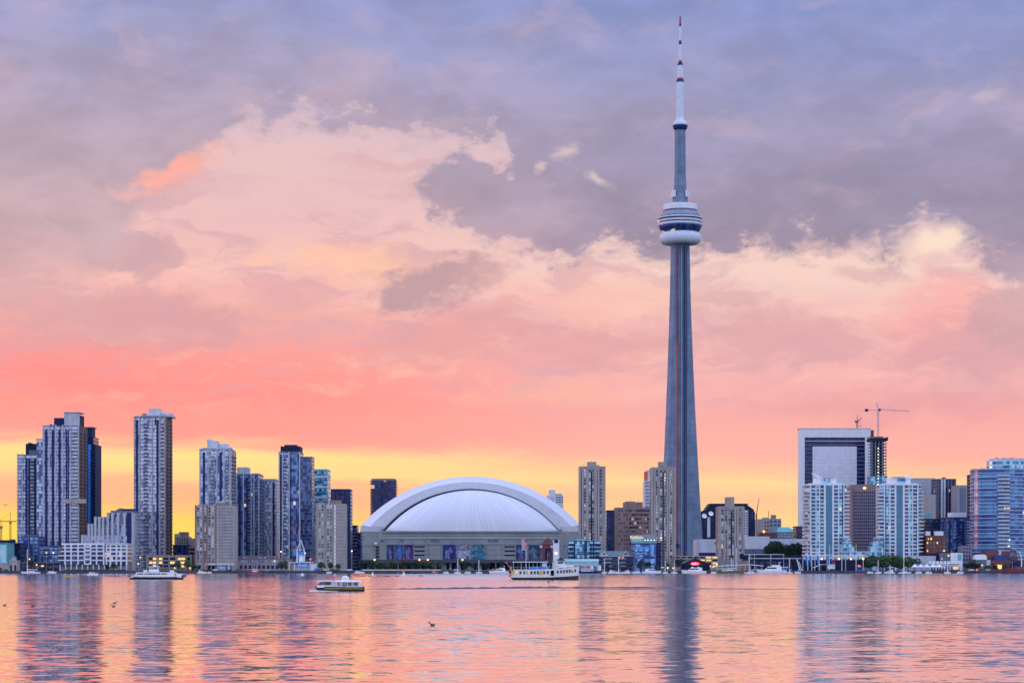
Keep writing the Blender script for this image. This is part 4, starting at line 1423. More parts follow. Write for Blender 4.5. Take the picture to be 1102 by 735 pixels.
    o = put('sign_lettering', me, b.root, (b.lx(687.4), -b.D / 2 + 5.7, b.lz(579.6)))
    o.rotation_euler = (pi / 2, 0, 0)

    # parking decks right of the tall tower foot and the gabled restaurant
    b = B('parking_deck', 'beige parking deck with yellow lit levels at the foot of the very tall tower', 726, 773, 1835, 30, 'garage')
    b.part('wall', MB().box(-b.h, b.h, -b.D / 2 + .4, b.D / 2, 0, b.lz(597.8)), mt['beige'])
    for i, v in enumerate((599.6, 602.6, 605.8, 609)):
        for k, u in enumerate(lin_space(728.5, 769.5, 7)):
            lit = u > 755 and (i + k) % 3 != 1
            b.part('lit_opening' if lit else 'deck_opening', MB().box(b.lx(u) - 1.9, b.lx(u) + 1.9, -b.D / 2 + .2, -b.D / 2 + .6, b.lz(v + .8), b.lz(v - .7)), mt['lit_yellow'] if lit else mt['dark'])
        b.part('deck_edge', MB().box(-b.h, b.h, -b.D / 2 - .1, -b.D / 2 + .38, b.lz(v - .8), b.lz(v - 1.6)), mt['beige2'])
    for u in lin_space(726.5, 772.5, 8):
        b.piers([b.lx(u)], .8, 0, b.lz(598), mt['beige2'], yf=-b.D / 2 + .3)
    b = B('gabled_restaurant', 'dark gabled waterfront restaurant with a glowing red sign', 734, 765, 1722, 22, 'restaurant')
    zr, ze = b.lz(601), b.lz(607.2)
    x0, x1 = b.lx(733.5), b.lx(765.5)
    pk = b.lx(748.2)
    b.part('wall', MB().box(-b.h + .6, b.h - .6, -9, 11, 0, ze - .3), mt['dark'])
    mb = MB()
    for (a, bq) in ((x0, pk), (pk, x1)):
        za, zb = (ze - .3, zr) if a == x0 else (zr, ze - .3)
        mb.loft([[(a, -11, za), (a, 11, za), (a, 11, za + .5), (a, -11, za + .5)], [(bq, -11, zb), (bq, 11, zb), (bq, 11, zb + .5), (bq, -11, zb + .5)]])
    b.part('roof', mb, M('shingle', (.045, .04, .09), .7))
    b.part('gable_wall', MB().loft([[(x0 + 1, -9.2, ze - .4), (x1 - 1, -9.2, ze - .4), (pk, -9.2, zr - .1)], [(x0 + 1, 10.6, ze - .4), (x1 - 1, 10.6, ze - .4), (pk, 10.6, zr - .1)]]), M('dark_board', (.05, .045, .075), .7))
    sgn = b.part('sign_board', MB().prism([(cos(t) * 3.3, sin(t) * 1.25) for t in lin_space(0, 2 * pi * 23 / 24, 24)], -.15, .15), mt['sign_red'])
    sgn.location = (b.lx(748), -11.3, b.lz(606.4))
    sgn.rotation_euler = (pi / 2, 0, 0)
    mb = MB()
    for x, h in ((-2.1, 1.2), (-1.2, .9), (-.35, .9), (.4, 1.2), (1.5, 1.0)):
        mb.box(x - .28, x + .28, -.55, -.55 + h, .16, .24)
    put('sign_marks', mb, sgn, (0, 0, 0), 0, mt['sign_pink'])
    for u in (745.5, 752):
        b.part('lit_window', MB().box(b.lx(u) - .9, b.lx(u) + .9, -9.1, -8.8, 1.2, 2.8), EM('dim_window', (1, .6, .4), .7))
    for u in lin_space(736, 763, 6):
        b.part('porch_post', MB().box(b.lx(u) - .18, b.lx(u) + .18, -10.6, -10.2, 0, ze - .2), mt['dark'])


harbour_towers()


def centre_right():
    b = B('dark_faceted_hotel', 'dark blue hotel with slanted roof corners and white stripes behind a beige tower', 753.5, 813, 2460, 50, 'hotel')
    zt = b.lz(543)
    x0, x1 = -b.h, b.h
    prof = [(b.lx(754), 0), (b.lx(754), b.lz(550)), (b.lx(760), b.lz(549)), (b.lx(764), zt), (b.lx(804), zt), (b.lx(811), b.lz(548)), (b.lx(812.5), b.lz(552)), (b.lx(812.5), 0)]
    b.part('wall', MB().loft([[(x, -b.D / 2, z) for x, z in prof], [(x, b.D / 2, z) for x, z in prof]]), mt['dark'])
    zs = lin_space(b.lz(574), b.lz(552), 9)
    b.windows([(b.lx(u), z) for u in (756, 758.6, 766.5, 770, 806, 809.5) for z in zs], 1.8, 1.9, g_dark)
    b.windows([(b.lx(u), z) for u in (801.5, 803.8) for z in zs], 1.2, 1.6, mt['navy'], yf=-b.D / 2 - .85, name='panel_window')
    for a, c, v in ((761, 764.3, 556), (772.4, 775, 551), (800.2, 805, 549)):
        b.box('white_stripe', a, c, v, mt['pale'], 578, -.8, .5)
    b.box('cornice', 764, 805, 541.6, mt['navy'], 543, 2, 40)
    for u, v in ((757.5, 555.5), (764.5, 553)):
        o = b.part('satellite_dish', MB().lathe([(.2, 0), (1.7, .4), (2.6, 1.1), (2.7, 1.2), (.2, .3)], 18, caps=False), mt['white'], loc=(b.lx(u), -b.D / 2 - 3, b.lz(v)))
        o.rotation_euler = (radians(65), radians(25), 0)
        b.part('dish_stand', MB().tube((b.lx(u), -b.D / 2 - 3, b.lz(v) - .2), (b.lx(u), -b.D / 2 + .5, b.lz(v) - 2), .3), mt['steel'])
    # small red crane beyond
    c = empty('distant_crane', 'tiny reddish crane leaning beyond the dark blue hotel', 'crane', (X(814, 2700), 2700, GZ))
    put('mast', MB().box(-.8, .8, -.8, .8, 0, Z(553, 2700) - GZ), c, m=mt['red'])
    put('jib', MB().tube((0, 0, Z(553, 2700) - GZ), (X(817, 2700) - X(814, 2700), 0, Z(535.5, 2700) - GZ), .55, .3), c, m=mt['redglow'])

    b = B('grey_office_block', 'grey office block with square chimney in the gap right of the dark hotel', 815, 841, 2520, 40, 'office block')
    b.box('wall', 815, 828, 558.5, mt['beige2'])
    b.box('wall', 828.2, 841, 558, mt['grey'], None, 2)
    b.box('chimney', 831.4, 836, 553.8, mt['brown'], 558, 8, 18)
    b.windows([(b.lx(u), b.lz(v)) for u in (823.5, 826.4) for v in (562, 566, 570)], 1.4, 2.2, mt['navy'])
    b.windows([(b.lx(u), b.lz(v)) for u in (830, 834.5, 838.5) for v in (561, 565)], 2.4, 1.6, mt['navy'], yf=-b.D / 2 + 2, name='wide_window')
    for i, (a, c) in enumerate(((822, 829), (824, 831))):
        b.box('penthouse', a, c, 556.5 + i, mt['grey'], 558.4, 12 + 8 * i, 20 + 8 * i)
    b.box('brick_annex', 818, 834, 573, mt['brick'], None, -8, -.2)
    b.part('lamp', MB().ball((b.lx(821), -b.D / 2 - 9, b.lz(572)), 1.3), mt['lamp_warm'])
    b.part('aerial', MB().tube((b.lx(829.2), 0, b.lz(556)), (b.lx(829.2), 0, b.lz(549)), .3), mt['red'])
    b = B('teal_roofed_block', 'low block with teal hipped roof left of the white framed office tower', 836.5, 857, 2440, 36, 'office block')
    b.part('wall', MB().box(-b.h, b.h, -b.D / 2, b.D / 2, 0, b.lz(572.5)), mt['slate'])
    b.part('roof', MB().prism(b.rect(836, 857.4, -.6, 36), b.lz(572.4), b.lz(567), top=b.rect(839, 850, 8, 28)), mt['teal'])
    b.windows([(b.lx(u), b.lz(v)) for u in lin_space(838, 855, 9) for v in (574.6, 577.2)], 1.1, 1.5, mt['pale2'])
    b.box('beige_annex', 849, 858.5, 569.3, mt['beige'], None, 10, 30)
    b = B('small_brick_block', 'small brick block with dark slabs just left of the white framed office tower', 856.5, 864, 2350, 24, 'apartment block')
    b.floors(b.rect(), 0, b.lz(566), 3.3, g_dark, mt['brick'], t=1.0)

    # plain big hall
    b = B('exhibition_hall', 'long windowless pale grey hall behind the trees right of the very tall tower', 752, 868, 2010, 60, 'hall')
    b.part('wall', MB().box(b.lx(752), b.lx(801.2), -b.D / 2, b.D / 2, 0, b.lz(580)), mt['pale'])
    b.part('wall', MB().box(b.lx(801.4), b.lx(828), -b.D / 2 - 1, b.D / 2, 0, b.lz(577)), M('hall_panel', (.60, .60, .66), .6, var=.08))
    b.part('wall', MB().box(b.lx(828.2), b.lx(868), -b.D / 2, b.D / 2, 0, b.lz(579.6)), mt['pale'])
    b.box('plinth', 801, 828.4, 590.5, mt['slate'], None, -2.2, -1.2)
    b.box('plinth', 752, 773, 594.5, mt['navy'], None, -2.2, -.2)
    b.box('long_window', 829, 840, 582.6, mt['navy'], 584.6, -.3, .5)
    b.box('long_window', 769, 773, 583, mt['navy'], 585.2, -.3, .5)
    # dark lakeside pavilion
    b = B('lakeside_pavilion', 'long dark open pavilion with thin white frame and slim posts right of the beige tower', 801, 866, 1795, 24, 'pavilion')
    b.box('dark_hall', 802, 866, 601.5, mt['dark'], None, 4, 24)
    b.box('upper_hall', 812, 866, 597, mt['dark'], 601.4, 7, 24)
    b.part('frame_beam', MB().box(b.lx(800.5), b.lx(844), -b.D / 2, -b.D / 2 + .6, b.lz(596.8), b.lz(596)), mt['steel'])
    b.part('frame_beam', MB().box(b.lx(806), b.lx(862), -b.D / 2 + .8, -b.D / 2 + 1.4, b.lz(601.2), b.lz(600.2)), mt['steel'])
    for u in (806, 812, 829.5, 843.4):
        b.part('frame_post', MB().box(b.lx(u) - .2, b.lx(u) + .2, -b.D / 2 - .1, -b.D / 2 + .3, 0, b.lz(596.8)), mt['steel'])
    b.windows([(b.lx(u), b.lz(605.5)) for u in lin_space(808, 860, 9)], 3.4, 3.2, g_dark, yf=-b.D / 2 + 4)
    b.box('brick_kiosk', 796, 805, 603, mt['brown'], None, -3, 3)
    for u in (802, 826):
        b.part('roof_planter', MB().box(b.lx(u) - 3, b.lx(u) + 3, -4, 2, b.lz(601.4), b.lz(595.6) + .1), mt['dark'])


centre_right()


# ---- right hand group
def right_group():
    # framed office
    b = B('framed_office_tower', 'big square white framed office tower with dark recessed windows', 861, 937, 2620, 20, 'office tower')
    zt = b.lz(461.5)
    fr = M('frame_panel', (.68, .69, .73), .5, streaks=True, var=.1)
    yf = -b.D / 2
    b.part('core', MB().box(-b.h + .6, b.h - .6, yf + 3, b.D / 2, 0, zt - .5), mt['dark'])
    b.part('side_cover', MB().box(-b.h, -b.h + .55, yf + 6.02, b.D / 2, 0, zt - .6), fr)
    b.box('frame_post', 860.5, 866, 461.5, fr, None, 0, 6)
    b.box('frame_post', 931, 937, 461.5, fr, None, 0, 6)
    b.box('frame_head', 866.02, 930.98, 461.5, fr, 470.6, 0, 6)
    b.box('roof_rim', 860, 937.4, 460.8, mt['pale2'], 461.48, -.3, 20)
    z = b.lz(470.6)
    n = 22
    zs = lin_space(z, b.lz(560), n)
    for i in range(n - 1):
        fh = zs[i] - zs[i + 1]
        b.part('window_band', MB().box(b.lx(866), b.lx(931), yf + 2.2, yf + 2.9, zs[i + 1] + 1.0, zs[i]), g_office)
        b.part('floor_slab', MB().box(b.lx(866), b.lx(931), yf + 1.9, yf + 2.9, zs[i + 1], zs[i + 1] + 1.0), mt['slate'] if i else mt['pale2'])
    m, w, bb = new_mat('metal_panel_grid')
    pos = w.n('ShaderNodeNewGeometry').outputs['Position']
    x, y, zz = w.sep(pos)[:3]
    gx = w.m('LESS_THAN', w.m('FRACT', w.m('DIVIDE', x, 3.0)), .06)
    gz = w.m('LESS_THAN', w.m('FRACT', w.m('DIVIDE', zz, 4.1)), .08)
    wn = w.n('ShaderNodeTexWhiteNoise', noise_dimensions='3D')
    w.put(wn.inputs['Vector'], w.comb(w.m('FLOOR', w.m('DIVIDE', x, 3.0)), w.m('FLOOR', w.m('DIVIDE', zz, 4.1)), 0))
    c = w.mix(wn.outputs['Value'], (.60, .60, .66, 1), (.70, .70, .76, 1))
    c = w.mix(w.m('MULTIPLY', w.m('MAXIMUM', gx, gz), .5), c, (.30, .32, .42, 1))
    w.put(bb.inputs['Base Color'], c)
    bb.inputs['Roughness'].default_value = .45
    b.box('centre_panel', 874.5, 922, 480.4, m, None, -.02, 2.1)
    for u in lin_space(868, 930, 9):
        b.part('roof_post', MB().box(b.lx(u) - .2, b.lx(u) + .2, -6, -5.6, zt + .5, zt + 2), mt['steel'])
    b.box('red_core', 937.6, 941, 462.5, mt['brick'], None, 4, 18)

    # tower under construction
    b = B('unfinished_tower', 'unfinished concrete tower with bare floors beside the white framed office tower', 937.5, 954.5, 2560, 26)
    zt = b.lz(474)
    n = 22
    zs = lin_space(0, zt, 44)
    fh = zs[1]
    slab = MB().box(-b.h, b.h, -b.D / 2, b.D / 2, 0, .55).mesh('floor_slab', mt['slate'])
    col = MB()
    b.part('core', MB().box(-b.h + 3, b.h - 3, -b.D / 2 + 3, b.D / 2 - 2, 0, zt), mt['dark'])
    for z in zs[1:]:
        put('floor_slab', slab, b.root, (0, 0, z - .55))
    for x in lin_space(-b.h + 1, b.h - 1, 5):
        b.part('column', MB().box(x - .4, x + .4, -b.D / 2 + .4, -b.D / 2 + 1.2, 0, zt), mt['grey'])
    r = random.Random(5)
    b.part('formwork', MB().box(-b.h - 1.2, b.h + 1.2, -b.D / 2 - 1.2, b.D / 2, zt, zt + 2.6), mt['dark'])
    for x in lin_space(-b.h - .8, b.h + .8, 8):
        b.part('formwork_fin', MB().box(x - .35, x + .35, -b.D / 2 - 1, b.D / 2 - 1, zt + 2.6, zt + 2.6 + r.uniform(.8, 2.4)), mt['brown'])
    b.floors(b.rect(937.2, 954.8, -.4, 26.4), 0, b.lz(512), fh, g_teal, mt['grey'], wname='finished_glazing', sname='finished_slab')
    for i, z in enumerate(zs[24:41]):
        b.part('work_lamp', MB().ball((b.lx(945), -b.D / 2 - .8, z + 1.2), .42 if i % 2 else .62), mt['lamp_white'])

    def tower_crane(label, u, vtop, vbase, d, jib_u, counter_u, vj, m, luff=None):
        c = empty('tower_crane', label, 'crane', (X(u, d), d, GZ))
        x = lambda uu: X(uu, d) - X(u, d)
        z = lambda v: Z(v, d) - GZ
        mb = MB()
        hw = .8
        z0, z1 = z(vbase), z(vj)
        for sx in (-hw, hw):
            for sy in (-hw, hw):
                mb.tube((sx, sy, z0), (sx, sy, z1), .22)
        k = max(3, int((z1 - z0) / 2.2))
        for i in range(k):
            a, b2 = z0 + (z1 - z0) * i / k, z0 + (z1 - z0) * (i + 1) / k
            mb.tube((-hw, -hw, a), (hw, -hw, b2), .14)
            mb.tube((-hw, hw, b2), (hw, hw, a), .14)
        put('mast', mb, c, m=m)
        if luff is None:
            mb = MB()
            for (ua, ub) in ((0, 1),):
                xa, xb = x(jib_u[0]), x(jib_u[1])
                zz0, zz1 = z1, z(vj + (jib_u[2] if len(jib_u) > 2 else 0))
                mb.tube((xa, -.5, zz0), (xb, -.5, zz1), .2)
                mb.tube((xa, .5, zz0), (xb, .5, zz1), .2)
                mb.tube((xa, 0, zz0 + 1.3), (xb, 0, zz1 + .5), .2)
                kk = 18
                for i in range(kk):
                    t0, t1 = i / kk, (i + .5) / kk
                    mb.tube((xa + (xb - xa) * t0, -.5, zz0 + (zz1 - zz0) * t0), (xa + (xb - xa) * t1, 0, zz0 + (zz1 - zz0) * t1 + 1.3 - .8 * t1), .1)
            put('jib', mb, c, m=m)
            xa = x(counter_u)
            put('counter_jib', MB().tube((0, -.5, z1), (xa, -.5, z1), .25).tube((0, .5, z1), (xa, .5, z1), .25), c, m=m)
            put('counterweight', MB().box(xa - 1.2, xa + 2.2, -1, 1, z1 - 1.6, z1 + 1.2), c, m=mt['navy'])
            put('apex', MB().tube((-.8, 0, z1), (-1.6, 0, z(vtop)), .3).tube((.8, 0, z1), (-1.6, 0, z(vtop)), .3), c, m=m)
            put('cab', MB().box(.6, 2.6, -1.4, .4, z1 - 1.2, z1 + 1.5), c, m=mt['navy'])
            put('tie', MB().tube((-1.6, 0, z(vtop)), (xa, 0, z1 + .4), .07).tube((-1.6, 0, z(vtop)), (x(jib_u[1]) * .6, 0, z1 + .9), .07), c, m=mt['steel'])
            put('trolley', MB().box(x(961), x(963), -.5, .5, z1 - .9, z1 - .3), c, m=mt['dark'])
        else:
            (ua, va), (ub, vb2) = luff
            put('jib', MB().tube((x(ua), 0, z(va)), (x(ub), 0, z(vb2)), .7, .45), c, m=m)
            put('machine_deck', MB().box(-2.5, 1.6, -1.2, 1.2, z1 - 1.4, z1 + 1.2), c, m=m)
            put('apex', MB().tube((0, 0, z1), (.2, 0, z(vtop)), .35), c, m=m)
            put('hook_block', MB().box(x(925.4), x(926.6), -.4, .4, z(459), z(457.8)), c, m=m)
            put('hoist_rope', MB().tube((x(926), 0, z(457.8)), (x(926), 0, z(450.6)), .08), c, m=m)
        return c
    tower_crane('white tower crane with long level jib on the unfinished tower', 945, 433, 470.5, 2562, (945, 978.5, 1.2), 932, 441.2, mt['steel'])
    tower_crane('small dark luffing crane rising behind the roof of the white framed office tower', 922.5, 446.5, 466, 2700, None, None, 453.6, mt['brown'], ((921.3, 454.5), (927.5, 449.3)))

    # brown tower
    b = B('brown_hotel_tower', 'brown gridded hotel tower with a small gold emblem between two white towers', 916, 946, 2030, 30, 'hotel')
    z1 = b.lz(523)
    b.part('wall', MB().box(-b.h, b.h, -b.D / 2, b.D / 2, 0, z1), M('brown_precast', (.22, .17, .18), .85, streaks=True))
    zs = lin_space(b.lz(600), b.lz(530), 21)
    b.windows([(b.lx(u), z) for u in lin_space(919, 943.5, 12) for z in zs], 1.15, 1.7, mt['navy'])
    b.box('crown', 918, 944, 521.2, mt['brown'], 523, 2, 26)
    b.part('emblem', MB().ball((b.lx(930.4), -b.D / 2 - .35, b.lz(525.2)), 1.5, 8, .8), mt['sign_gold'])

    # twin white condos
    def white_condo(label, uc, sgn):
        b = B('white_condo_tower', label, uc - 25, uc + 25, 1860, 30)
        z1 = b.lz(521)
        L = lambda q: q * sgn * 1860 / F
        # plan: flat front, rounded outer corner with balconies
        h = b.h
        pl = [(-h + 2, -9), (-h + 4.5, -13), (-12, -15), (12, -15), (h - 6, -13), (h - 2.2, -9), (h - 1.6, 4), (h - 3, 15), (-h + 4, 15), (-h + 1.6, 4)]
        if sgn < 0:
            pl = [(-x, y) for x, y in pl][::-1]
        n, fh = b.floors(pl, 0, z1, 3.0, g_teal, mt['white_wall'], t=.75, proud=.35)
        bal = MB()
        for side in (-1, 1):
            # rounded corner balconies, one per floor
            arc = [(side * (h - 5.2) + side * 5.8 * sin(t), -8.2 - 5.6 * cos(t)) for t in lin_space(0, pi * .62, 9)]
            arc += [(side * (h - 4.0), 1.0), (side * (h - 7), -9)]
            mb = MB().prism(arc, 0, .3)
            arc2 = [(x * 1.0, y) for x, y in arc[:9]]
            for k in range(8):
                (xa, ya), (xb, yb) = arc2[k], arc2[k + 1]
                mb.face([(xa, ya, .3), (xb, yb, .3), (xb, yb, 1.05), (xa, ya, 1.05)])
            me = mb.mesh('corner_balcony', mt['white_wall'] if side == sgn else mt['pale'])
            for i in range(1, n - 1):
                put('corner_balcony', me, b.root, (0, 0, i * fh - .3))
        zt2 = z1 + .8
        for q, ww in ((-17.5, .9), (-12, .7), (-8, .8), (-2.5, 1.5), (6.5, 1.4), (12.3, 1.0), (18, .7)):
            b.part('pier', MB().box(L(q) - ww / 2, L(q) + ww / 2, -15.75, -13, 0, zt2), mt['white_wall'])
        for q in (2,):
            b.part('dark_recess', MB().box(L(q) - 2.3, L(q) + 2.3, -15.5, -14, 4, z1 - 1), M('teal_recess', (.05, .16, .26), .2, .3))
        # windows dark strips inside bays
        dk = MB().box(-2.3, 2.3, -15.35, -14.8, .0, 1.4).mesh('dark_window', GL('glass_deep_teal', (.008, .03, .10), (.05, .16, .26), .4, .002, 2.2, 3.0, .2))
        for q in (-15, -5.3, 9.4):
            for i in range(1, n):
                put('dark_window', dk, b.root, (L(q), 0, i * fh + .35))
        b.part('penthouse', MB().box(L(0) - 8, L(0) + 8, -12, 10, z1, b.lz(513.6)), mt['white_wall'])
        b.part('penthouse_window', MB().box(L(-1) - 3.6, L(-1) + 3.6, -12.4, -11.5, b.lz(519.5), b.lz(514.6)), g_teal)
        b.part('roof_slab', MB().box(-h + 5, h - 5, -13.6, 13, z1, z1 + .9), mt['white_wall'])
        b.part('roof_slab', MB().box(min(L(-4), L(8)) , max(L(-4), L(8)), -13, 9, b.lz(513.6), b.lz(512.6)), mt['pale'])
        xa, xb = L(-7), L(-14)
        b.part('roof_fin', MB().tube((xa, -8, b.lz(512.9)), (xb, -8, b.lz(509)), .45), mt['white'])
        b.part('roof_fin', MB().tube((xa, -2, b.lz(512.9)), (xb, -2, b.lz(509)), .45), mt['white'])
        return b
    white_condo('left of two white and teal condominium towers, in front of the framed office', 890, 1)
    white_condo('right of two white and teal condominium towers, right of the brown hotel', 970, -1)
    b = B('teal_podium_block', 'low teal glass terraced block between the two white and teal towers', 908, 951, 1848, 20, 'apartment block')
    for i, (v, inl, inr) in enumerate(((607, 0, 0), (603, 0, 0), (598, 0, 0), (593, 0, 0), (588, 1, 1), (583, 3, 3), (578, 4, 6))):
        prev = [614, 607, 603, 598, 593, 588, 583][i]
        z0, z1 = b.lz(prev) if i else 0, b.lz(v)
        for (a, c) in (((908, 930), (930.3, 951)) if i < 4 else ((908 + 0, 921 - inl * 1.4), (936 + inr * 1.3, 951))):
            b.part('window_band', MB().prism(b.rect(a, c, i * .4), z0, z1 - .8, caps=False), g_teal)
            b.part('floor_slab', MB().prism(b.rect(a - .2, c + .2, i * .4 - .4), z1 - .8, z1), mt['pale'])
    for u in (912, 918, 925, 934, 940, 946):
        b.piers([b.lx(u)], .7, 0, b.lz(598), mt['pale'])

    # towers beyond, far right
    b = generic_condo('pale plain slab tower with one dark edge beyond the right white condominium', 979, 1007, 515.5, 2720, 34, M('pale_slab', (.42, .42, .47), .6, streaks=True), mt['pale2'], (), (), (), t=.3, fh=4.0, name='slab_tower')
    b.box('dark_edge', 1002.5, 1007.2, 516, mt['navy'], None, -.8, 4)
    b.box('roof_slab', 983, 1007, 514.3, mt['grey'], 515.4, 1, 30)
    b = generic_condo('dark tower with pale vertical stripes in the far right cluster', 1008.5, 1029, 516, 2650, 34, g_dark, mt['navy'], (1013.5, 1016.5), (), (), fh=3.8, pm='pale', name='striped_tower', pw=2.2)
    b.piers([b.lx(u) for u in (1009.5, 1020.5, 1024, 1028)], 1.2, 0, b.z1, mt['slate'])
    b.box('penthouse', 1015.5, 1018.5, 513.3, mt['brown'], 516, 4, 14)
    b = B('sand_slab', 'short sand coloured slab in front of the pale plain slab tower at right', 997, 1007, 2420, 24, 'tower')
    b.part('wall', MB().box(-b.h, b.h, -12, 12, 0, b.lz(532)), mt['beige2'])
    b.windows([(b.lx(u), z) for u in lin_space(998.5, 1005.8, 5) for z in lin_space(b.lz(556), b.lz(534), 12)], 1.0, 1.2, mt['grey'])
    b = B('grey_sign_tower', 'grey gridded tower carrying a red sign beside the curved blue tower', 1029.5, 1047, 2610, 34)
    b.part('wall', MB().box(-b.h, b.lx(1041), -17, 17, 0, b.lz(522)), mt['grey'])
    b.box('dark_wing', 1041.1, 1047, 524, mt['dark'], None, 2, 34)
    b.windows([(b.lx(u), z) for u in (1033.5, 1036, 1038.5) for z in lin_space(b.lz(552), b.lz(526), 13)], 1.5, 1.4, mt['navy'])
    b.box('sign_board', 1041, 1046.6, 523, mt['lamp_red'], 527.4, 1.2, 1.9)
    o = b.part('sign_marks', MB().box(b.lx(1042), b.lx(1043.2), -b.D / 2 + 1.0, -b.D / 2 + 1.19, b.lz(526.6), b.lz(524)).box(b.lx(1044.2), b.lx(1045.6), -b.D / 2 + 1.0, -b.D / 2 + 1.19, b.lz(526.2), b.lz(524.6)), mt['sign_pink'])
    b.box('lit_edge', 1041.1, 1042.4, 528.5, mt['beige2'], 552, 1, 2)

    b = B('brick_office', 'dark red brick block with white rooftop plant below the far right cluster', 996.5, 1018, 1862, 26, 'office block')
    z1 = b.lz(576)
    b.part('wall', MB().box(-b.h, b.h, -13, 13, 0, z1), mt['brick'])
    b.windows([(b.lx(u), b.lz(v)) for u in lin_space(998.5, 1016, 6) for v in (579.6, 584, 588.2, 592.4)], 1.4, 1.6, g_lit)
    b.box('plant_box', 997, 1002, 571.5, mt['white_wall'], 576, 3, 16)
    b.box('plant_box', 1006.5, 1016, 571.5, mt['white_wall'], 576, 3, 16)
    b.box('penthouse', 999, 1014, 569, mt['dark'], 576, 8, 24)
    b = B('dark_low_block', 'dark navy block above the red brick office at right', 996, 1019, 1990, 24, 'office block')
    b.floors(b.rect(), 0, b.lz(558), 3.4, g_dark, mt['dark'], t=.8)
    b.box('roof_structure', 997, 1003, 552, mt['teal'], 558, 4, 18)
    b = generic_condo('blue glass midrise with white roof box left of the curved blue tower', 1018.5, 1047, 557.5, 1955, 28, g_blue, mt['navy'],
                      (1019, 1025, 1039.2, 1041.5, 1044, 1046.6), (1022, 1036.5), ((1031, 3),), pm='slate', name='glass_midrise')
    b.box('mechanical_block', 1024.5, 1041, 551.2, mt['white_wall'], 557.4, 4, 20)
    for v in lin_space(561, 594, 12):
        b.box('white_band', 1040, 1046.8, v, mt['pale'], v + .9, -.9, -.4)
    b = B('balcony_tower', 'narrow brown tower of stacked balconies at the left edge of the curved tower', 1046.5, 1055, 2000, 24)
    n, fh = b.floors(b.rect(), 0, b.lz(510), 3.1, mt['dark'], mt['brown'], t=.9)
    b.balconies(b.lx(1048.8), 3.4, fh, n - 1, fh, mt['beige'], 1.8)

    # the curved blue tower
    b = B('curved_condo_tower', 'broad curved blue glass tower with round crown at the right edge', 1051.5, 1116, 1890, 44)
    h = b.h
    def oval(rx, ry, cx=0, cy=0, n=40, flat=-.2):
        return [(cx + rx * sin(t), cy - ry * cos(t)) for t in lin_space(-pi * .62, pi * .62, n)]
    pl = oval(h, 24, 0, 4)
    z1 = b.lz(504)
    n, fh = b.floors(pl, 0, z1, 3.05, GL('glass_curved', (.025, .07, .24), (.10, .27, .50), .45, .002, 5.0, 3.05, .1, .22), M('blue_white_panel', (.40, .48, .60), .6), t=.6, proud=.5)
    for t in lin_space(-1.3, 1.3, 7):
        x, y = h * sin(t), 4 - 24 * cos(t)
        o = b.part('mullion', MB().box(-.2, .2, -.2, .3, 0, z1 + .8), mt['slate'])
        o.location = (x, y, 0)
        o.rotation_euler = (0, 0, t * .8)
    # balcony column on the middle
    for t, ww in ((-.10, 9.5),):
        mb = MB().box(-ww / 2, ww / 2, -2.2, 0, 0, .3).box(-ww / 2, ww / 2, -2.2, -2.1, .3, 1.2)
        me = mb.mesh('balcony', mt['pale'])
        for i in range(1, n - 1):
            put('balcony', me, b.root, (h * sin(t), 4 - 24 * cos(t), i * fh), t * .8)
    cr = oval(h * .72, 17, h * .28, 5)
    b.floors(cr, z1 + .5, b.lz(494), 4.2, g_teal, mt['pale'], t=1.0, wname='crown_window_band', sname='crown_slab')
    b.part('crown_roof', MB().prism(oval(h * .66, 15, h * .30, 5), b.lz(494), b.lz(492.2)), mt['pale2'])
    b.part('roof_deck', MB().prism([(x * .98, y * .98) for x, y in pl], z1, z1 + .5), mt['grey'])
    for u in (1078, 1086, 1094):
        b.part('roof_vent', MB().box(b.lx(u) - 1, b.lx(u) + 1, -4, 0, b.lz(492.2), b.lz(491)), mt['steel'])
    for u, v in ((1086.5, 580.5), (1086, 588)):
        b.part('lit_window', MB().ball((b.lx(u), -20.8, b.lz(v)), .8), mt['lamp_white'])


right_group()

# ------------------------------------------------------------------ waterfront: trees
def crown_mesh(seed, n=1500, lobes=9):
    """leaf clumps gathered into several uneven lobes; unit crown: radius about 1, height about 2"""
    r = random.Random(seed)
    mb = MB()
    cs = [(r.uniform(-.55, .55), r.uniform(-.55, .55), r.uniform(-.55, .75), r.uniform(.32, .55)) for _ in range(lobes)]
    cs.append((0, 0, .1, .6))
    for i in range(n):
        cx, cy, cz, cr = r.choice(cs)
        v = Vector((r.gauss(0, 1), r.gauss(0, 1), r.gauss(0, 1)))
        v.normalize()
        v *= cr * r.uniform(.72, 1.08)
        p = Vector((cx, cy, cz)) + v
        a = Vector((r.gauss(0, 1), r.gauss(0, 1), r.gauss(0, .6)))
        a.normalize()
        b_ = a.orthogonal()
        b_.rotate(Matrix.Rotation(r.uniform(0, 6.28), 3, a))
        s_ = r.uniform(.05, .11)
        c = a.cross(b_)
        mb.face([p + b_ * s_, p + c * s_ * .7, p - b_ * s_, p - c * s_ * .7])
    return mb


def leaf_mat(name, c):
    m, w, b = new_mat(name)
    pos = w.n('ShaderNodeNewGeometry').outputs['Position']
    f = w.noise(pos, .55, 3, .6).outputs['Fac']
    c1 = tuple(x * .55 for x in c) + (1,)
    c2 = tuple(x * 1.5 for x in c) + (1,)
    w.put(b.inputs['Base Color'], w.mix(w.smooth(f, .35, .65), c1, c2))
    b.inputs['Roughness'].default_value = .7
    return m


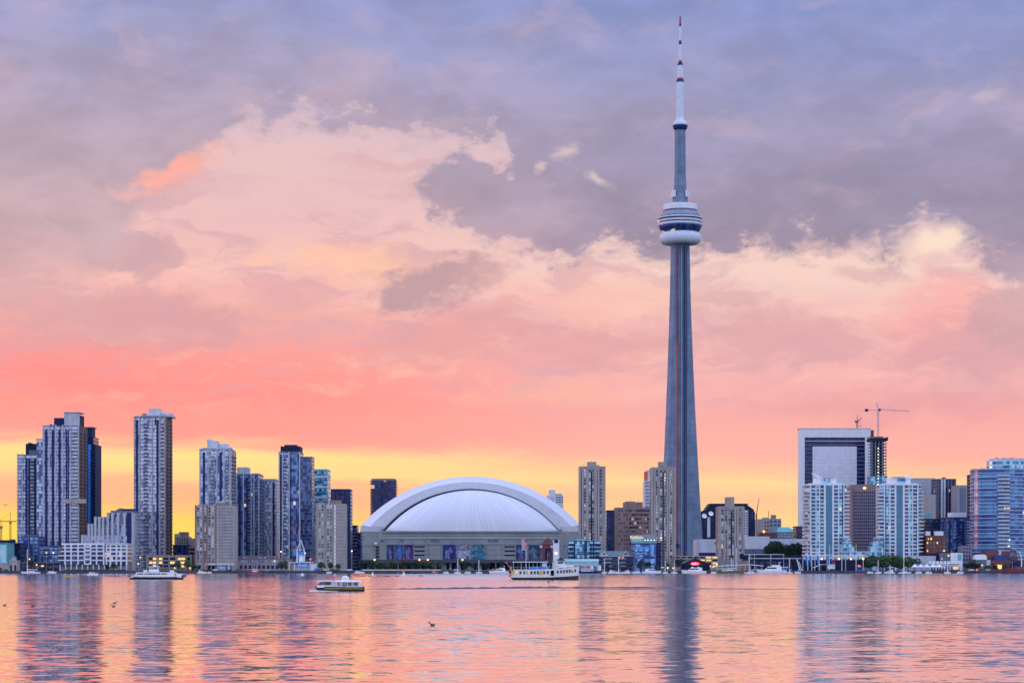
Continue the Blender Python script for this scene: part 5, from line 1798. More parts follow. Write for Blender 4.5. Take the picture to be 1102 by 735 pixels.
leaf_a = leaf_mat('leaf_green', (.045, .10, .04))
leaf_b = leaf_mat('leaf_dark', (.025, .05, .035))
CROWNS = [crown_mesh(k).mesh('crown', leaf_a) for k in (11, 12, 13)] + [crown_mesh(k).mesh('crown', leaf_b) for k in (21, 22, 23)]
bark = M('bark', (.06, .045, .035), .9)


def trunk_mesh(seed):
    r = random.Random(seed)
    mb = MB()
    mb.tube((0, 0, 0), (.01, 0, .5), .030, .020, 7)
    for k in range(5):
        a = r.uniform(0, 6.28)
        h = r.uniform(.34, .5)
        mb.tube((.005, 0, h), (.22 * cos(a), .22 * sin(a), h + r.uniform(.18, .34)), .013, .005, 5)
    return mb.mesh('trunk', bark)


TRUNKS = [trunk_mesh(3), trunk_mesh(4)]
tree_rng = random.Random(77)


def tree(u, vt, d, wpx, label, group=None, dark=False, gz=GZ):
    h = Z(vt, d) - gz
    wd = wpx * d / F
    o = empty('broadleaf_tree', label, 'tree', (X(u, d), d, gz), tree_rng.uniform(0, 6.28), group)
    put('trunk', TRUNKS[tree_rng.randrange(2)], o, (0, 0, 0), 0, scale=(h, h, h))
    ch = h * .76
    put('crown', CROWNS[(3 if dark else 0) + tree_rng.randrange(3)], o, (0, 0, h - ch * .5), tree_rng.uniform(0, 6.28), scale=(wd * .6, wd * .6, ch * .5))
    return o


def trees():
    gp = 'trees along the promenade below the stadium'
    for u in (388, 394, 399.5, 405, 410.5, 416, 421, 426.5, 432, 439, 446, 453, 459.5, 466, 473):
        tree(u + tree_rng.uniform(-1, 1), 603.4 + tree_rng.uniform(-.9, 1.6), 1718 + tree_rng.uniform(-3, 8), tree_rng.uniform(5.5, 8), 'dark green tree in the row below the white roofed stadium', gp, tree_rng.random() < .5)
    for u in (501, 508, 516, 524, 540, 552, 560):
        tree(u, 604.5 + tree_rng.uniform(-.8, 1), 1730, tree_rng.uniform(5, 7), 'dark tree against the columns under the stadium banners', 'trees under the stadium banners', True)
    for u, v, w in ((302.5, 604, 6), (306.5, 602.8, 6)):
        tree(u, v, 1716, w, 'small tree at the left end of the white lattice pavilion', 'trees left of the lattice pavilion')
    for u, v, w in ((346, 604, 7), (356, 605, 7), (363, 606, 6)):
        tree(u, v, 1716, w, 'small round tree below the beige tower right of the lattice pavilion', 'trees right of the lattice pavilion')
    tree(122, 605, 1716, 6, 'small tree in front of the right end of the low white terraced block')
    tree(116, 607.5, 1714, 6, 'bushy low tree in front of the low white terraced block', None, True)
    tree(191, 603.5, 1716, 7.5, 'green tree in front of the lit parking garage, the left of a pair')
    tree(202, 602.5, 1716, 7.5, 'green tree in front of the lit parking garage, the right of a pair')
    for u in (209, 213.5):
        tree(u, 608, 1716, 6, 'low dark tree at the foot of the beige slab right of the garage', 'low trees by the beige slab', True)
    tree(33.5, 603, 1722, 7, 'dark tree behind the moored white sailboat at far left', None, True)
    for u, v, w in ((829, 586, 10), (836, 584, 12), (843.5, 586, 10), (850, 588, 9), (856, 585.5, 9), (862, 587, 9)):
        tree(u, v, 1912, w * 1.35, 'tall dark tree in the clump before the plain grey hall', 'dark trees before the grey hall', True)
    for u, v, w in ((931, 599.5, 10), (938, 597.5, 12), (946, 598, 12), (954, 597.2, 12), (962, 597.5, 12), (970, 598.5, 12), (977, 599.5, 11), (983.5, 601, 9), (934.5, 603, 8), (950, 602, 10), (966, 603, 10)):
        tree(u, v, 1722 + tree_rng.uniform(-3, 6), w * 1.5, 'dense green tree in the grove below the right white and teal tower', 'grove below the right white and teal tower')
    for u, v, w in ((1040, 606, 8), (1046, 604.8, 9), (1052, 606, 8)):
        tree(u, v, 1712, w, 'dark low tree between the white tents and the brick buildings', 'trees between tents and brick buildings', True)
    tree(1063, 607.5, 1712, 6.5, 'small green tree at the left end of the brick buildings')
    tree(1071.5, 608, 1712, 6, 'small green tree in front of the middle of the brick buildings', None, True)
    tree(1083, 607, 1712, 6.5, 'small green tree left of the dark red ship')
    tree(652, 607.5, 1714, 6, 'dark low tree by the left gable of the low blue hotel', None, True)
    tree(664, 607, 1714, 6, 'dark low tree between the gables of the low blue hotel', None, True)
    for u, v in ((688, 603.5), (697, 605)):
        tree(u, v, 1714, 7, 'dark tree at the foot of the blue glass hotel front', 'trees at the foot of the glass hotel', True)
    tree(707, 608.5, 1712, 5, 'small bright green tree right of the blue glass hotel')
    tree(716.5, 605, 1714, 7, 'green tree at the foot of the beige tower before the very tall tower')
    tree(730, 601, 1714, 9, 'dark tree left of the gabled restaurant with the red sign', None, True)


trees()


# ------------------------------------------------------------------ waterfront: lamps, masts, small structures
def street_lamp(u, v, d, label, glow='lamp_warm', group=None, r=.55):
    o = empty('street_lamp', label, 'street lamp', (X(u, d), d, GZ), 0, group)
    h = Z(v, d) - GZ
    put('post', MB().tube((0, 0, 0), (0, 0, h), .14, .09).tube((0, 0, 0), (0, 0, .8), .28), o, m=mt['steel'])
    put('lamp_head', MB().ball((0, -.15, h), r), o, m=mt[glow])
    return o


for u, v, d, lb, gl in ((50, 594.5, 1765, 'orange street lamp before the tallest far left tower, the left of a pair', 'lamp_warm'),
                        (57.5, 594.5, 1765, 'yellow street lamp before the tallest far left tower, the right of a pair', 'lamp_white'),
                        (31.8, 601.5, 1745, 'yellow street lamp just right of the sailboat mast', 'lamp_warm'),
                        (39.5, 607.6, 1716, 'low orange street lamp right of the moored sailboat', 'lamp_warm'),
                        (151, 599.5, 1750, 'orange street lamp at the left corner of the lit garage', 'lamp_warm'),
                        (149, 606.5, 1716, 'low lamp above the bow of the white car ferry', 'lamp_warm'),
                        (295.5, 603.5, 1716, 'orange street lamp before the brown terminal building', 'lamp_warm'),
                        (302.5, 593.4, 1768, 'white street lamp over the roof of the brown terminal building', 'lamp_white'),
                        (334, 601.5, 1760, 'red light on a post right of the lattice spire', 'lamp_red'),
                        (328.3, 595, 1764, 'small warm light on a post touching the lattice spire', 'lamp_warm'),
                        (378.6, 592.8, 1735, 'tall lamp post with greenish light left of the stadium', 'lamp_white'),
                        (1057, 608, 1706, 'orange street lamp at the left end of the brick buildings', 'lamp_warm'),
                        (1051.3, 613.3, 1703, 'red light low on the quay left of the brick buildings', 'lamp_red'),
                        (718.5, 610.8, 1706, 'low white lamp under the trees left of the gabled restaurant', 'lamp_white'),
                        (724.5, 611, 1706, 'low warm lamp just left of the gabled restaurant tree', 'lamp_warm'),
                        (771.5, 607.3, 1706, 'orange street lamp at the right end of the gabled restaurant', 'lamp_warm'),
                        (188, 611, 1706, 'low warm lamp in front of the garage, left of its tree', 'lamp_warm'),
                        (204.5, 611, 1706, 'low warm lamp in front of the garage, right of its trees', 'lamp_warm')):
    street_lamp(u, v, d, lb, gl, None, .5 if gl != 'lamp_red' else .6)


def far_left_bits():
    b = B('glass_pavilion', 'low pavilion with a pale teal glass wall cut by the left edge', -12, 8.2, 1770, 24, 'pavilion')
    b.box('wall', -12, 8.2, 583.5, mt['teal'], None, .3)
    b.box('glass_wall', -11, 7, 586, GL('glass_pale_teal', (.22, .44, .50), (.36, .58, .62), .6, 0, 3, 4, .2), 607, 0, .28)
    b.box('roof', -12.5, 9.5, 581, mt['dark'], 583.4, -1, 25)
    b = B('dark_low_building', 'dark low building with a few lights left of the far left towers', 8.5, 22, 1800, 24, 'office block')
    b.floors(b.rect(), 0, b.lz(584), 3.6, g_dark, mt['dark'], t=.8)
    b.box('roof_plant', 9, 13, 580, mt['slate'], 584, 4, 12)
    b = B('terminal_shed', 'long dark shed under the far left towers behind the sailboat', 22.5, 63, 1778, 20, 'shed')
    b.box('wall', 22.5, 63, 606, mt['navy'])
    b.box('roof', 22, 63.4, 604.6, mt['slate'], 605.9, -1, 21)
    b.windows([(b.lx(u), b.lz(609.5)) for u in lin_space(25, 61, 12)], 2.6, 2.4, g_lit)
    b = B('stone_pavilion', 'small pale stone pavilions with arched openings left of the sailboat', 0, 21, 1722, 10, 'pavilion')
    for u0, u1, v in ((-6, 3, 606), (3.2, 9.5, 608), (9.8, 18.5, 603.5)):
        b.box('wall', u0, u1, v, mt['beige2'], None, 0)
        b.box('coping', u0 - .4, u1 + .4, v - .7, mt['pale2'], v - .02, -.4, 10.4)
        for u in lin_space(u0 + 2, u1 - 2, 2):
            b.part('opening', MB().box(b.lx(u) - .7, b.lx(u) + .7, -b.D / 2 - .06, -b.D / 2 + .5, 0, b.lz(v + 4.4)), mt['dark'])
    b.box('turret', 11.5, 16, 599.5, mt['beige2'], 602.7, 2, 6)
    b.part('turret_roof', MB().prism(b.rect(11, 16.5, 1.6, 6.4), b.lz(599.5), b.lz(598), top=b.rect(13, 14.5, 3.6, 4.4)), mt['slate'])
    # two cranes against the yellow sky
    for lb, u, vt, vj, ja, jb, d in (('orange tinted tower crane against the yellow sky at far left', 11.2, 551.5, 561, -3, 18, 2500),
                                     ('stub of a tower crane cut by the left edge', 1.2, 560, 566.5, -12, 3.5, 2480)):
        c = empty('tower_crane', lb, 'crane', (X(u, d), d, GZ))
        x = lambda q: X(q, d) - X(u, d)
        z = lambda q: Z(q, d) - GZ
        mb = MB()
        for sx in (-.7, .7):
            for sy in (-.7, .7):
                mb.tube((sx, sy, 0), (sx, sy, z(vj)), .22)
        for i in range(18):
            a, e = z(vj) * i / 18, z(vj) * (i + 1) / 18
            mb.tube((-.7, -.7, a), (.7, -.7, e), .14)
        put('mast', mb, c, m=mt['orange'])
        put('jib', MB().tube((x(ja), 0, z(vj)), (x(jb), 0, z(vj)), .35).tube((x(ja), 0, z(vj) + 1.2), (x(jb), 0, z(vj) + .6), .2), c, m=mt['orange'])
        put('apex', MB().tube((-.4, 0, z(vj)), (.3, 0, z(vt)), .3), c, m=mt['orange'])
        put('tie', MB().tube((.3, 0, z(vt)), (x(ja) * .8, 0, z(vj) + 1), .1), c, m=mt['orange'])
        put('cab', MB().box(-1.2, 1.2, -1, 1, z(vj) - 2.4, z(vj) - .2), c, m=mt['brown'])
    # gull in front of the yellow sky
    d = 420.0
    g = empty('flying_bird', 'dark bird gliding against the yellow sky at far left', 'bird', (X(6, d), d, Z(543.5, d)))
    mb = MB()
    body = [[(x, r_ * cos(t), r_ * sin(t)) for t in lin_space(0, 2 * pi * 7 / 8, 8)] for x, r_ in ((-.28, .015), (-.15, .06), (0, .08), (.13, .065), (.2, .04), (.28, .01))]
    mb.loft(body)
    for s in (-1, 1):
        w1 = [(.10, s * .04, .03), (-.10, s * .04, .03), (-.13, s * .32, .15), (.09, s * .30, .17)]
        w2 = [(.09, s * .30, .17), (-.13, s * .32, .15), (-.16, s * .62, .06), (-.08, s * .66, .06)]
        for q in (w1, w2):
            mb.loft([[(a, b_, c - .012) for a, b_, c in q], [(a, b_, c + .012) for a, b_, c in q]])
    put('body', mb, g, rz=radians(80), m=mt['dark'])


far_left_bits()


def lattice_pavilion():
    b = B('lattice_pavilion', 'low white waterfront pavilion under a white lattice spire', 311, 342, 1722, 14, 'pavilion')
    zt = b.lz(605.5)
    b.box('wall', 314.5, 334, 607, mt['pale2'], None, 1, 13)
    b.box('window', 319, 336, 606.8, g_blue, 610, .5, .98)
    b.box('side_wing', 334.4, 340, 606.4, mt['white_wall'], None, 0, 10)
    b.part('roof', MB().box(b.lx(311), b.lx(336.5), -7.6, 7.6, zt, zt + .5), mt['white'])
    for u in (311.5, 317, 333.6):
        b.part('column', MB().box(b.lx(u) - .25, b.lx(u) + .25, -7.3, -6.8, 0, zt), mt['white'])
    b.box('upper_room', 320, 338, 603.4, mt['slate'], 605.4, 5, 13)
    x0, x1, xm = b.lx(318.8), b.lx(326.6), b.lx(322.8)
    zs, za, zp = b.lz(604), b.lz(591.5), b.lz(583)
    mb = MB()
    for x in (x0, x1):
        for y in (-2.5, 2.5):
            mb.tube((x, y, zs - 1), (x, y, za), .22)
            mb.tube((x, y, za), (xm, 0, zp + 1.6), .16)
    for z in (za, (za + zs) / 2):
        mb.tube((x0, -2.5, z), (x1, -2.5, z), .15).tube((x0, 2.5, z), (x1, 2.5, z), .15).tube((x0, -2.5, z), (x0, 2.5, z), .15).tube((x1, -2.5, z), (x1, 2.5, z), .15)
    mb.tube((xm, 0, zp), (xm, 0, za - 1), .14)
    mb.tube((x0, -2.5, zs), (x1, -2.5, za), .1)
    b.part('lattice_spire', mb, mt['white'])
    b.part('spire_panel', MB().box(b.lx(320), b.lx(325.6), -2.1, -1.8, b.lz(598), b.lz(594)), mt['blue'])
    b.part('spire_panel', MB().box(b.lx(321.2), b.lx(325.8), -2.1, -1.8, b.lz(604), b.lz(598.2)), mt['white_wall'])
    o = empty('recycling_kiosk', 'small bright blue kiosk right of the lattice pavilion', 'kiosk', (X(340.5, 1709), 1709, GZ))
    put('body', MB().box(-.9, .9, -.7, .7, 0, 2.1), o, m=mt['blue'])
    put('roof', MB().box(-1.1, 1.1, -.9, .9, 2.1, 2.3), o, m=mt['pale'])
    put('counter', MB().box(-.7, .7, -.95, -.71, .9, 1.0), o, m=mt['white'])


lattice_pavilion()


def right_quay():
    d = 1706.0
    gp = 'flag masts before the left white and teal tower'
    for i, u in enumerate((869.4, 873.6, 881.6, 892.6, 906, 921.3)):
        lab = 'tall white mast with a blue feather flag before the left white and teal tower' if i < 4 else 'tall bare white mast right of the blue feather flags'
        o = empty('flag_mast', lab, 'flagpole', (X(u, d), d, GZ), 0, gp if i < 4 else 'bare masts right of the flags')
        h = Z(586, d) - GZ
        put('pole', MB().tube((0, 0, 0), (0, 0, h), .22, .14), o, m=mt['white'])
        put('finial', MB().ball((0, 0, h), .3), o, m=mt['yellow'])
        if i < 4:
            zt, zb = Z(598, d) - GZ, Z(609, d) - GZ
            wv = []
            for y in (-.03, .03):
                wv.append([(-.2, y, zt), (-.2, y, zb + 1), (-.7, y + .1, zb), (-1.5, y + .25, (zt + zb) / 2), (-2.1, y + .15, zt - .4), (-2.0, y + .1, zt)])
            put('flag', MB().loft(wv), o, m=mt['blue'])
    # truss gantry
    o = empty('truss_gantry', 'long white truss gantry with hanging warm lamps below the left white and teal tower', 'gantry', (X(896, 1716), 1716, GZ))
    x = lambda q: X(q, 1716) - X(896, 1716)
    z = lambda q: Z(q, 1716) - GZ
    mb = MB()
    zt, zb = z(597), z(600.2)
    for y in (-1, 1):
        mb.tube((x(863), y, zt), (x(930), y, zt), .2).tube((x(863), y, zb), (x(930), y, zb), .2)
        us = lin_space(863, 930, 21)
        for k in range(20):
            a, c = (zb, zt) if k % 2 else (zt, zb)
            mb.tube((x(us[k]), y, a), (x(us[k + 1]), y, c), .13)
    put('truss', mb, o, m=mt['white'])
    for u in (864, 877, 890, 910, 929):
        put('post', MB().box(x(u) - .25, x(u) + .25, -.3, .3, 0, zb), o, m=mt['steel'])
    for u in (884, 902.6, 915.5, 928.6):
        put('lamp', MB().ball((x(u), -1.3, z(601.2)), .75), o, m=mt['lamp_warm'])
    put('dark_screen', MB().box(x(866), x(929), 3, 3.5, 0, z(602.2)), o, m=mt['dark'])
    # tensile canopy
    o = empty('white_canopy', 'white sloping tent roof at the quay below the truss gantry', 'tent', (X(888, 1710), 1710, GZ))
    x = lambda q: X(q, 1710) - X(888, 1710)
    z = lambda q: Z(q, 1710) - GZ
    put('roof', MB().loft([[(x(875), -3, z(611)), (x(875), 3, z(611)), (x(875), 3, z(610.7)), (x(875), -3, z(610.7))],
                           [(x(883), -3.4, z(607.4)), (x(883), 3.4, z(607.4)), (x(883), 3.4, z(607)), (x(883), -3.4, z(607))],
                           [(x(898.5), -3.2, z(607.4)), (x(898.5), 3.2, z(607.4)), (x(898.5), 3.2, z(607)), (x(898.5), -3.2, z(607))]]), o, m=mt['canvas'])
    put('wall', MB().box(x(890), x(898), -2.6, -2.5, z(612), z(607.5)), o, m=mt['canvas'])
    for u in (876, 883, 890, 898):
        put('pole', MB().tube((x(u), -2.9, 0), (x(u), -2.9, z(608 if u > 880 else 610.8)), .1), o, m=mt['steel'])
    # square red framed sign
    o = empty('red_framed_sign', 'square red framed sign on a pole beneath the truss gantry', 'sign', (X(896.7, 1707), 1707, GZ))
    z = lambda q: Z(q, 1707) - GZ
    a = 1.2
    zc = z(603.8)
    put('frame', MB().box(-a, a, -.1, .1, zc + a - .3, zc + a).box(-a, a, -.1, .1, zc - a, zc - a + .3).box(-a, -a + .3, -.1, .1, zc - a + .3, zc + a - .3).box(a - .3, a, -.1, .1, zc - a + .3, zc + a - .3), o, m=M('sign_frame_red', (.55, .08, .20), .5))
    put('panel', MB().box(-a + .3, a - .3, -.04, .06, zc - a + .3, zc + a - .3), o, m=mt['navy'])
    put('pole', MB().tube((0, .2, 0), (0, .2, zc + a), .1), o, m=mt['steel'])
    # blue and red kiosk
    o = empty('quay_kiosk', 'small blue kiosk with a red top sign left of the green grove', 'kiosk', (X(925.5, 1707), 1707, GZ))
    put('body', MB().box(-1.7, 1.7, -1.2, 1.2, 0, 2.9), o, m=M('kiosk_blue', (.02, .12, .40), .5))
    put('roof', MB().box(-1.9, 1.9, -1.4, 1.4, 2.9, 3.1), o, m=mt['slate'])
    put('sign', MB().box(-1.6, .3, -.3, 0, 3.1, 4.1), o, m=mt['lamp_red'])
    put('hatch', MB().box(-1.1, 1.1, -1.26, -1.18, 1.0, 2.1), o, m=mt['dark'])
    # white hoist frame
    o = empty('boat_hoist', 'white leaning hoist frame at the quay left of the blue flags', 'hoist', (X(860, 1703), 1703, GZ))
    z = lambda q: Z(q, 1703) - GZ
    put('frame', MB().tube((.8, -1, 0), (-1.6, -1, z(602)), .26).tube((.8, 1, 0), (-1.6, 1, z(602)), .26).tube((2, -1, 0), (-.3, -1, z(604)), .2).tube((-1.6, -1, z(602)), (-1.6, 1, z(602)), .2), o, m=mt['white'])
    put('base', MB().box(-.6, 2.6, -1.4, 1.4, 0, .9), o, m=mt['pale2'])
    # long white canopy over the moored boats
    o = empty('dock_canopy', 'long thin white canopy on posts above the moored boats', 'canopy', (X(794, 1700), 1704, GZ))
    x = lambda q: X(q, 1704) - X(794, 1704)
    z = lambda q: Z(q, 1704) - GZ
    put('roof', MB().loft([[(x(a), -2, z(v) - .25), (x(a), 2, z(v) - .25), (x(a), 2, z(v) + .25), (x(a), -2, z(v) + .25)] for a, v in ((770, 609.5), (779, 608.6), (790, 607.8), (806, 607.4), (815, 608), (822, 608.8))]), o, m=mt['canvas'])
    for u in lin_space(772, 820, 9):
        put('post', MB().tube((x(u), -1.6, 0), (x(u), -1.6, z(609)), .12), o, m=mt['white'])
    put('blue_cover', MB().box(x(786), x(791), -2.1, 1, z(607.8) + .3, z(606.4)), o, m=mt['blue'])
    o = empty('dock_canopy', 'short low white canopy right of the long thin canopy', 'canopy', (X(837, 1704), 1704, GZ))
    x = lambda q: X(q, 1704) - X(837, 1704)
    put('roof', MB().box(x(826), x(848), -1.6, 1.6, z(610.4), z(609.7)), o, m=mt['canvas'])
    for u in (827.5, 837, 846.6):
        put('post', MB().tube((x(u), -1.2, 0), (x(u), -1.2, z(610.4)), .12), o, m=mt['white'])

    # white tents
    for i, u in enumerate((984.5, 991, 997.5, 1004, 1010.5)):
        o = empty('marquee_tent', 'white pointed marquee tent in the row at right' if i not in (1, 3) else 'white pointed marquee tent with a blue flank in the row at right', 'tent',
                  (X(u, 1707), 1707, GZ), 0, 'row of pointed tents at right' if i not in (1, 3) else 'blue flanked tents in the row at right')
        hw = 2.15
        put('roof', MB().prism([(-hw, -hw), (hw, -hw), (hw, hw), (-hw, hw)], 2.9, 5.0, top=[(-.12, -.12), (.12, -.12), (.12, .12), (-.12, .12)]).box(-hw, hw, -hw, hw, 2.55, 2.88), o, m=mt['canvas'])
        if i in (1, 3):
            put('blue_flank', MB().box(-hw - 1.0, -hw + .5, .3, .5, 2.9, 5.2), o, m=mt['blue'])
        for sx in (-1, 1):
            for sy in (-1, 1):
                put('pole', MB().tube((sx * 2, sy * 2, 0), (sx * 2, sy * 2, 2.6), .08), o, m=mt['white'])
    b = B('white_terrace_building', 'low white terrace building behind the row of pointed tents', 1000.5, 1034, 1722, 10, 'pavilion')
    b.box('wall', 1001, 1033, 606.5, mt['white_wall'], None, 1, 9)
    b.windows([(b.lx(u), b.lz(611)) for u in lin_space(1003, 1031, 10)], 1.5, 2.8, g_lit, yf=-4)
    for u in lin_space(1001, 1033, 9):
        b.part('balustrade', MB().box(b.lx(u) - 1, b.lx(u) + 1, -5, -4.8, b.lz(606.4), b.lz(603.6)), mt['white'])
    b.box('terrace_slab', 1000.5, 1034, 605.8, mt['white'], 606.48, -.2, 10)
    b = B('pale_shed', 'pale grey flat shed with dark roof right of the green grove', 980, 1011, 1745, 18, 'shed')
    b.box('wall', 980, 1007, 598, mt['pale2'])
    b.box('roof', 993, 1011, 595.2, mt['dark'], 597.9, 1, 18)
    b.box('side_room', 1007.2, 1011, 599, mt['dark'])
    b = B('grey_terrace_house', 'dark grey box building with a bright lit window behind the white terrace', 1011.5, 1023, 1742, 12, 'house')
    b.box('wall', 1011.5, 1023, 594.5, mt['slate'])
    b.box('lit_window', 1019.8, 1021.6, 596.6, mt['lit_yellow'], 598.6, -.1, .2)
    b.box('lit_window', 1013, 1014.2, 600.5, EM('dim_lamp', (1, .5, .2), .8), 601.7, -.1, .2)
    b.box('roof', 1011, 1036, 593.7, mt['dark'], 594.4, -.4, 12)
    b = B('white_box_building', 'white box building with teal corner window right of the dark grey box', 1023.2, 1036, 1740, 12, 'house')
    b.box('wall', 1023.2, 1036, 594.6, mt['white_wall'])
    b.box('corner_window', 1030.5, 1035, 596, mt['teal'], 603, -.1, .3)
    b = B('stone_annex', 'brownish grey stone annex in front of the curved blue tower', 1034.5, 1050, 1760, 16, 'annex')
    b.box('wall', 1035, 1046, 587, M('mauve_stone', (.20, .17, .22), .85, streaks=True))
    b.box('wall', 1046.2, 1052, 597, mt['slate'])
    b.windows([(b.lx(u), b.lz(v)) for u in (1037.5, 1040.5, 1043.5) for v in (590, 594, 598, 602)], 1.1, 1.5, mt['navy'])
    b = B('white_dome_tent', 'white rounded tent roof left of the brick buildings', 1049.5, 1062, 1748, 12, 'tent')
    b.part('roof', MB().loft([[(b.lx(u), -6, b.lz(602)), (b.lx(u), -5.4, b.lz(v)), (b.lx(u), 5.4, b.lz(v)), (b.lx(u), 6, b.lz(602))] for u, v in ((1049.5, 600), (1051, 597.6), (1054, 596.6), (1058, 596.4), (1061, 597), (1062, 599))]), mt['canvas'])
    b.box('wall', 1050, 1061.6, 602.05, mt['slate'])
    # brick complex
    b = B('brick_complex', 'red brick waterfront buildings with dark roofs at the right edge', 1062, 1108, 1752, 30, 'brick building')
    b.box('wall', 1064, 1098, 592.5, mt['brick'], None, 12, 30)
    b.box('wall', 1066.5, 1108, 603, mt['brick'], None, 0, 12)
    b.part('roof', MB().prism(b.rect(1070, 1092, 1, 11.9), b.lz(603), b.lz(597.2), top=b.rect(1073, 1091, 6, 11.9)), mt['navy'])
    b.box('gable_wall', 1087.5, 1096, 599, mt['brick'], 603, 2, 10)
    b.part('gable_roof', MB().prism(b.rect(1087, 1096.5, 1.6, 10.4), b.lz(599), b.lz(594.6), top=b.rect(1091.5, 1092, 1.6, 10.4)), mt['slate'])
    b.box('white_shed', 1060, 1066.2, 602.5, mt['white_wall'], None, 1, 10)
    b.box('lit_bay', 1071.5, 1078, 607.5, mt['lit_yellow'], 612, -.12, .1)
    b.box('pier_cap', 1078.5, 1081, 592, mt['pale'], 597, 11.6, 12)
    b.windows([(b.lx(u), b.lz(607.5)) for u in (1068.5, 1083, 1088, 1093)], 1.4, 2, mt['navy'])
    b.box('kiosk', 1089, 1098, 606, mt['navy'], None, -5, -1)
    b.part('kiosk_roof', MB().prism(b.rect(1088, 1099, -5.6, -.4), b.lz(606), b.lz(603), top=b.rect(1092, 1095, -3.6, -2.4)), mt['dark'])
    # curved mast
    d = 1704.0
    o = empty('curved_mast', 'tall white curved mast bending left above the brick buildings', 'mast', (X(1099.3, d), d, GZ))
    x = lambda q: X(q, d) - X(1099.3, d)
    z = lambda q: Z(q, d) - GZ
    pts = [(1099.3, 615), (1099.4, 606), (1099.2, 600), (1098.3, 596), (1096, 593), (1092.6, 591), (1089.5, 590.2)]
    mb = MB()
    for k in range(len(pts) - 1):
        (a, v0), (c, v1) = pts[k], pts[k + 1]
        mb.tube((x(a), 0, max(0, z(v0))), (x(c), 0, z(v1)), .42 - .05 * k, .37 - .05 * k)
    put('mast', mb, o, m=mt['white'])
    put('foot', MB().box(-.8, .8, -.8, .8, 0, .5), o, m=mt['pale2'])
    # white bollard pylon by the ferry stack
    o = empty('white_pylon', 'tall white square pylon with a blue crest right of the red gabled portal', 'pylon', (X(598.5, 1706), 1706, GZ))
    z = lambda q: Z(q, 1706) - GZ
    put('shaft', MB().box(-2.2, 2.2, -1.5, 1.5, 0, z(581.5)), o, m=mt['white_wall'])
    put('crest', MB().box(-1.5, 1.5, -1.7, -1.52, z(584.2), z(580.5)), o, m=mt['navy'])
    put('cap', MB().box(-2.4, 2.4, -1.7, 1.7, z(581.5), z(580.8)), o, m=mt['white'])
    put('lamp', MB().ball((-.2, -1.7, z(595.2)), .8), o, m=mt['lamp_white'])
    o = empty('signal_mast', 'slim white mast with red top below the stadium banners', 'mast', (X(566, 1704), 1704, GZ))
    put('pole', MB().tube((0, 0, 0), (0, 0, z(584)), .45, .35), o, m=mt['pale'])
    put('red_top', MB().box(-.9, .9, -.6, .6, z(583), z(580.8)), o, m=mt['red'])
    put('box', MB().box(-.9, .9, -.7, .7, z(589), z(585.8)), o, m=mt['orange'])
    put('sign_board', MB().box(-3.2, -.5, .2, .5, z(592), z(580)), o, m=mt['pale2'])


right_quay()


def dock(name, label, u0, u1, d, y_len=2.4):
    o = empty(name, label, 'dock', ((X(u0, d) + X(u1, d)) / 2, d, 0))
    w2 = (X(u1, d) - X(u0, d)) / 2
    put('deck', MB().box(-w2, w2, -y_len / 2, y_len / 2, .35, .6), o, m=mt['wood'])
    for x in lin_space(-w2 + .5, w2 - .5, max(3, int(w2 / 5))):
        put('pile', MB().tube((x, y_len / 2 - .2, -1.5), (x, y_len / 2 - .2, 1.7), .16), o, m=mt['dark'])


dock('floating_dock', 'low floating dock behind the yachts left of the gabled restaurant', 646, 732, 1697)
dock('floating_dock', 'low floating dock under the long white canopy', 762, 850, 1697)
dock('floating_dock', 'low floating dock with small boats below the stadium banners', 464, 560, 1697)


# ------------------------------------------------------------------ boats
def hull_mb(L, Bm, h, bow=.35, sheer=.35, both=False, draft=.4, rake=.06):
    st = []
    n = 16
    for k in range(n + 1):
        t = k / n
        if both:
            q = abs(t - .5) * 2
            bb = Bm / 2 * (1 - max(0, (q - (1 - bow)) / bow) ** 2 * .75)
            zd = h * (1 + sheer * max(0, (q - .5) * 2) ** 2)
        else:
            bb = Bm / 2 * (1 - max(0, (t - (1 - bow)) / bow) ** 2 * .97) * (.9 + .1 * min(1, t * 4))
            zd = h * (1 + sheer * t * t)
        x = -L / 2 + L * t
        lowx = x - (L * rake if (t > .8 or (both and t > .8)) else 0) * ((t - .8) / .2 if t > .8 else 0) + ((L * rake * ((.2 - t) / .2)) if both and t < .2 else 0)
        st.append([(x, -bb, zd), (lowx * .4 + x * .6, -bb * .96, zd * .45), (lowx, -bb * .8, -draft), (lowx, bb * .8, -draft), (lowx * .4 + x * .6, bb * .96, zd * .45), (x, bb, zd)])
    return MB().loft(st)


def window_row(parent, xs, w_, y, z0, z1, m, name='window'):
    me = MB().box(-w_ / 2, w_ / 2, -.03, .03, z0, z1).mesh(name, m)
    for x in xs:
        for s in (-1, 1):
            put(name, me, parent, (x, s * y, 0))


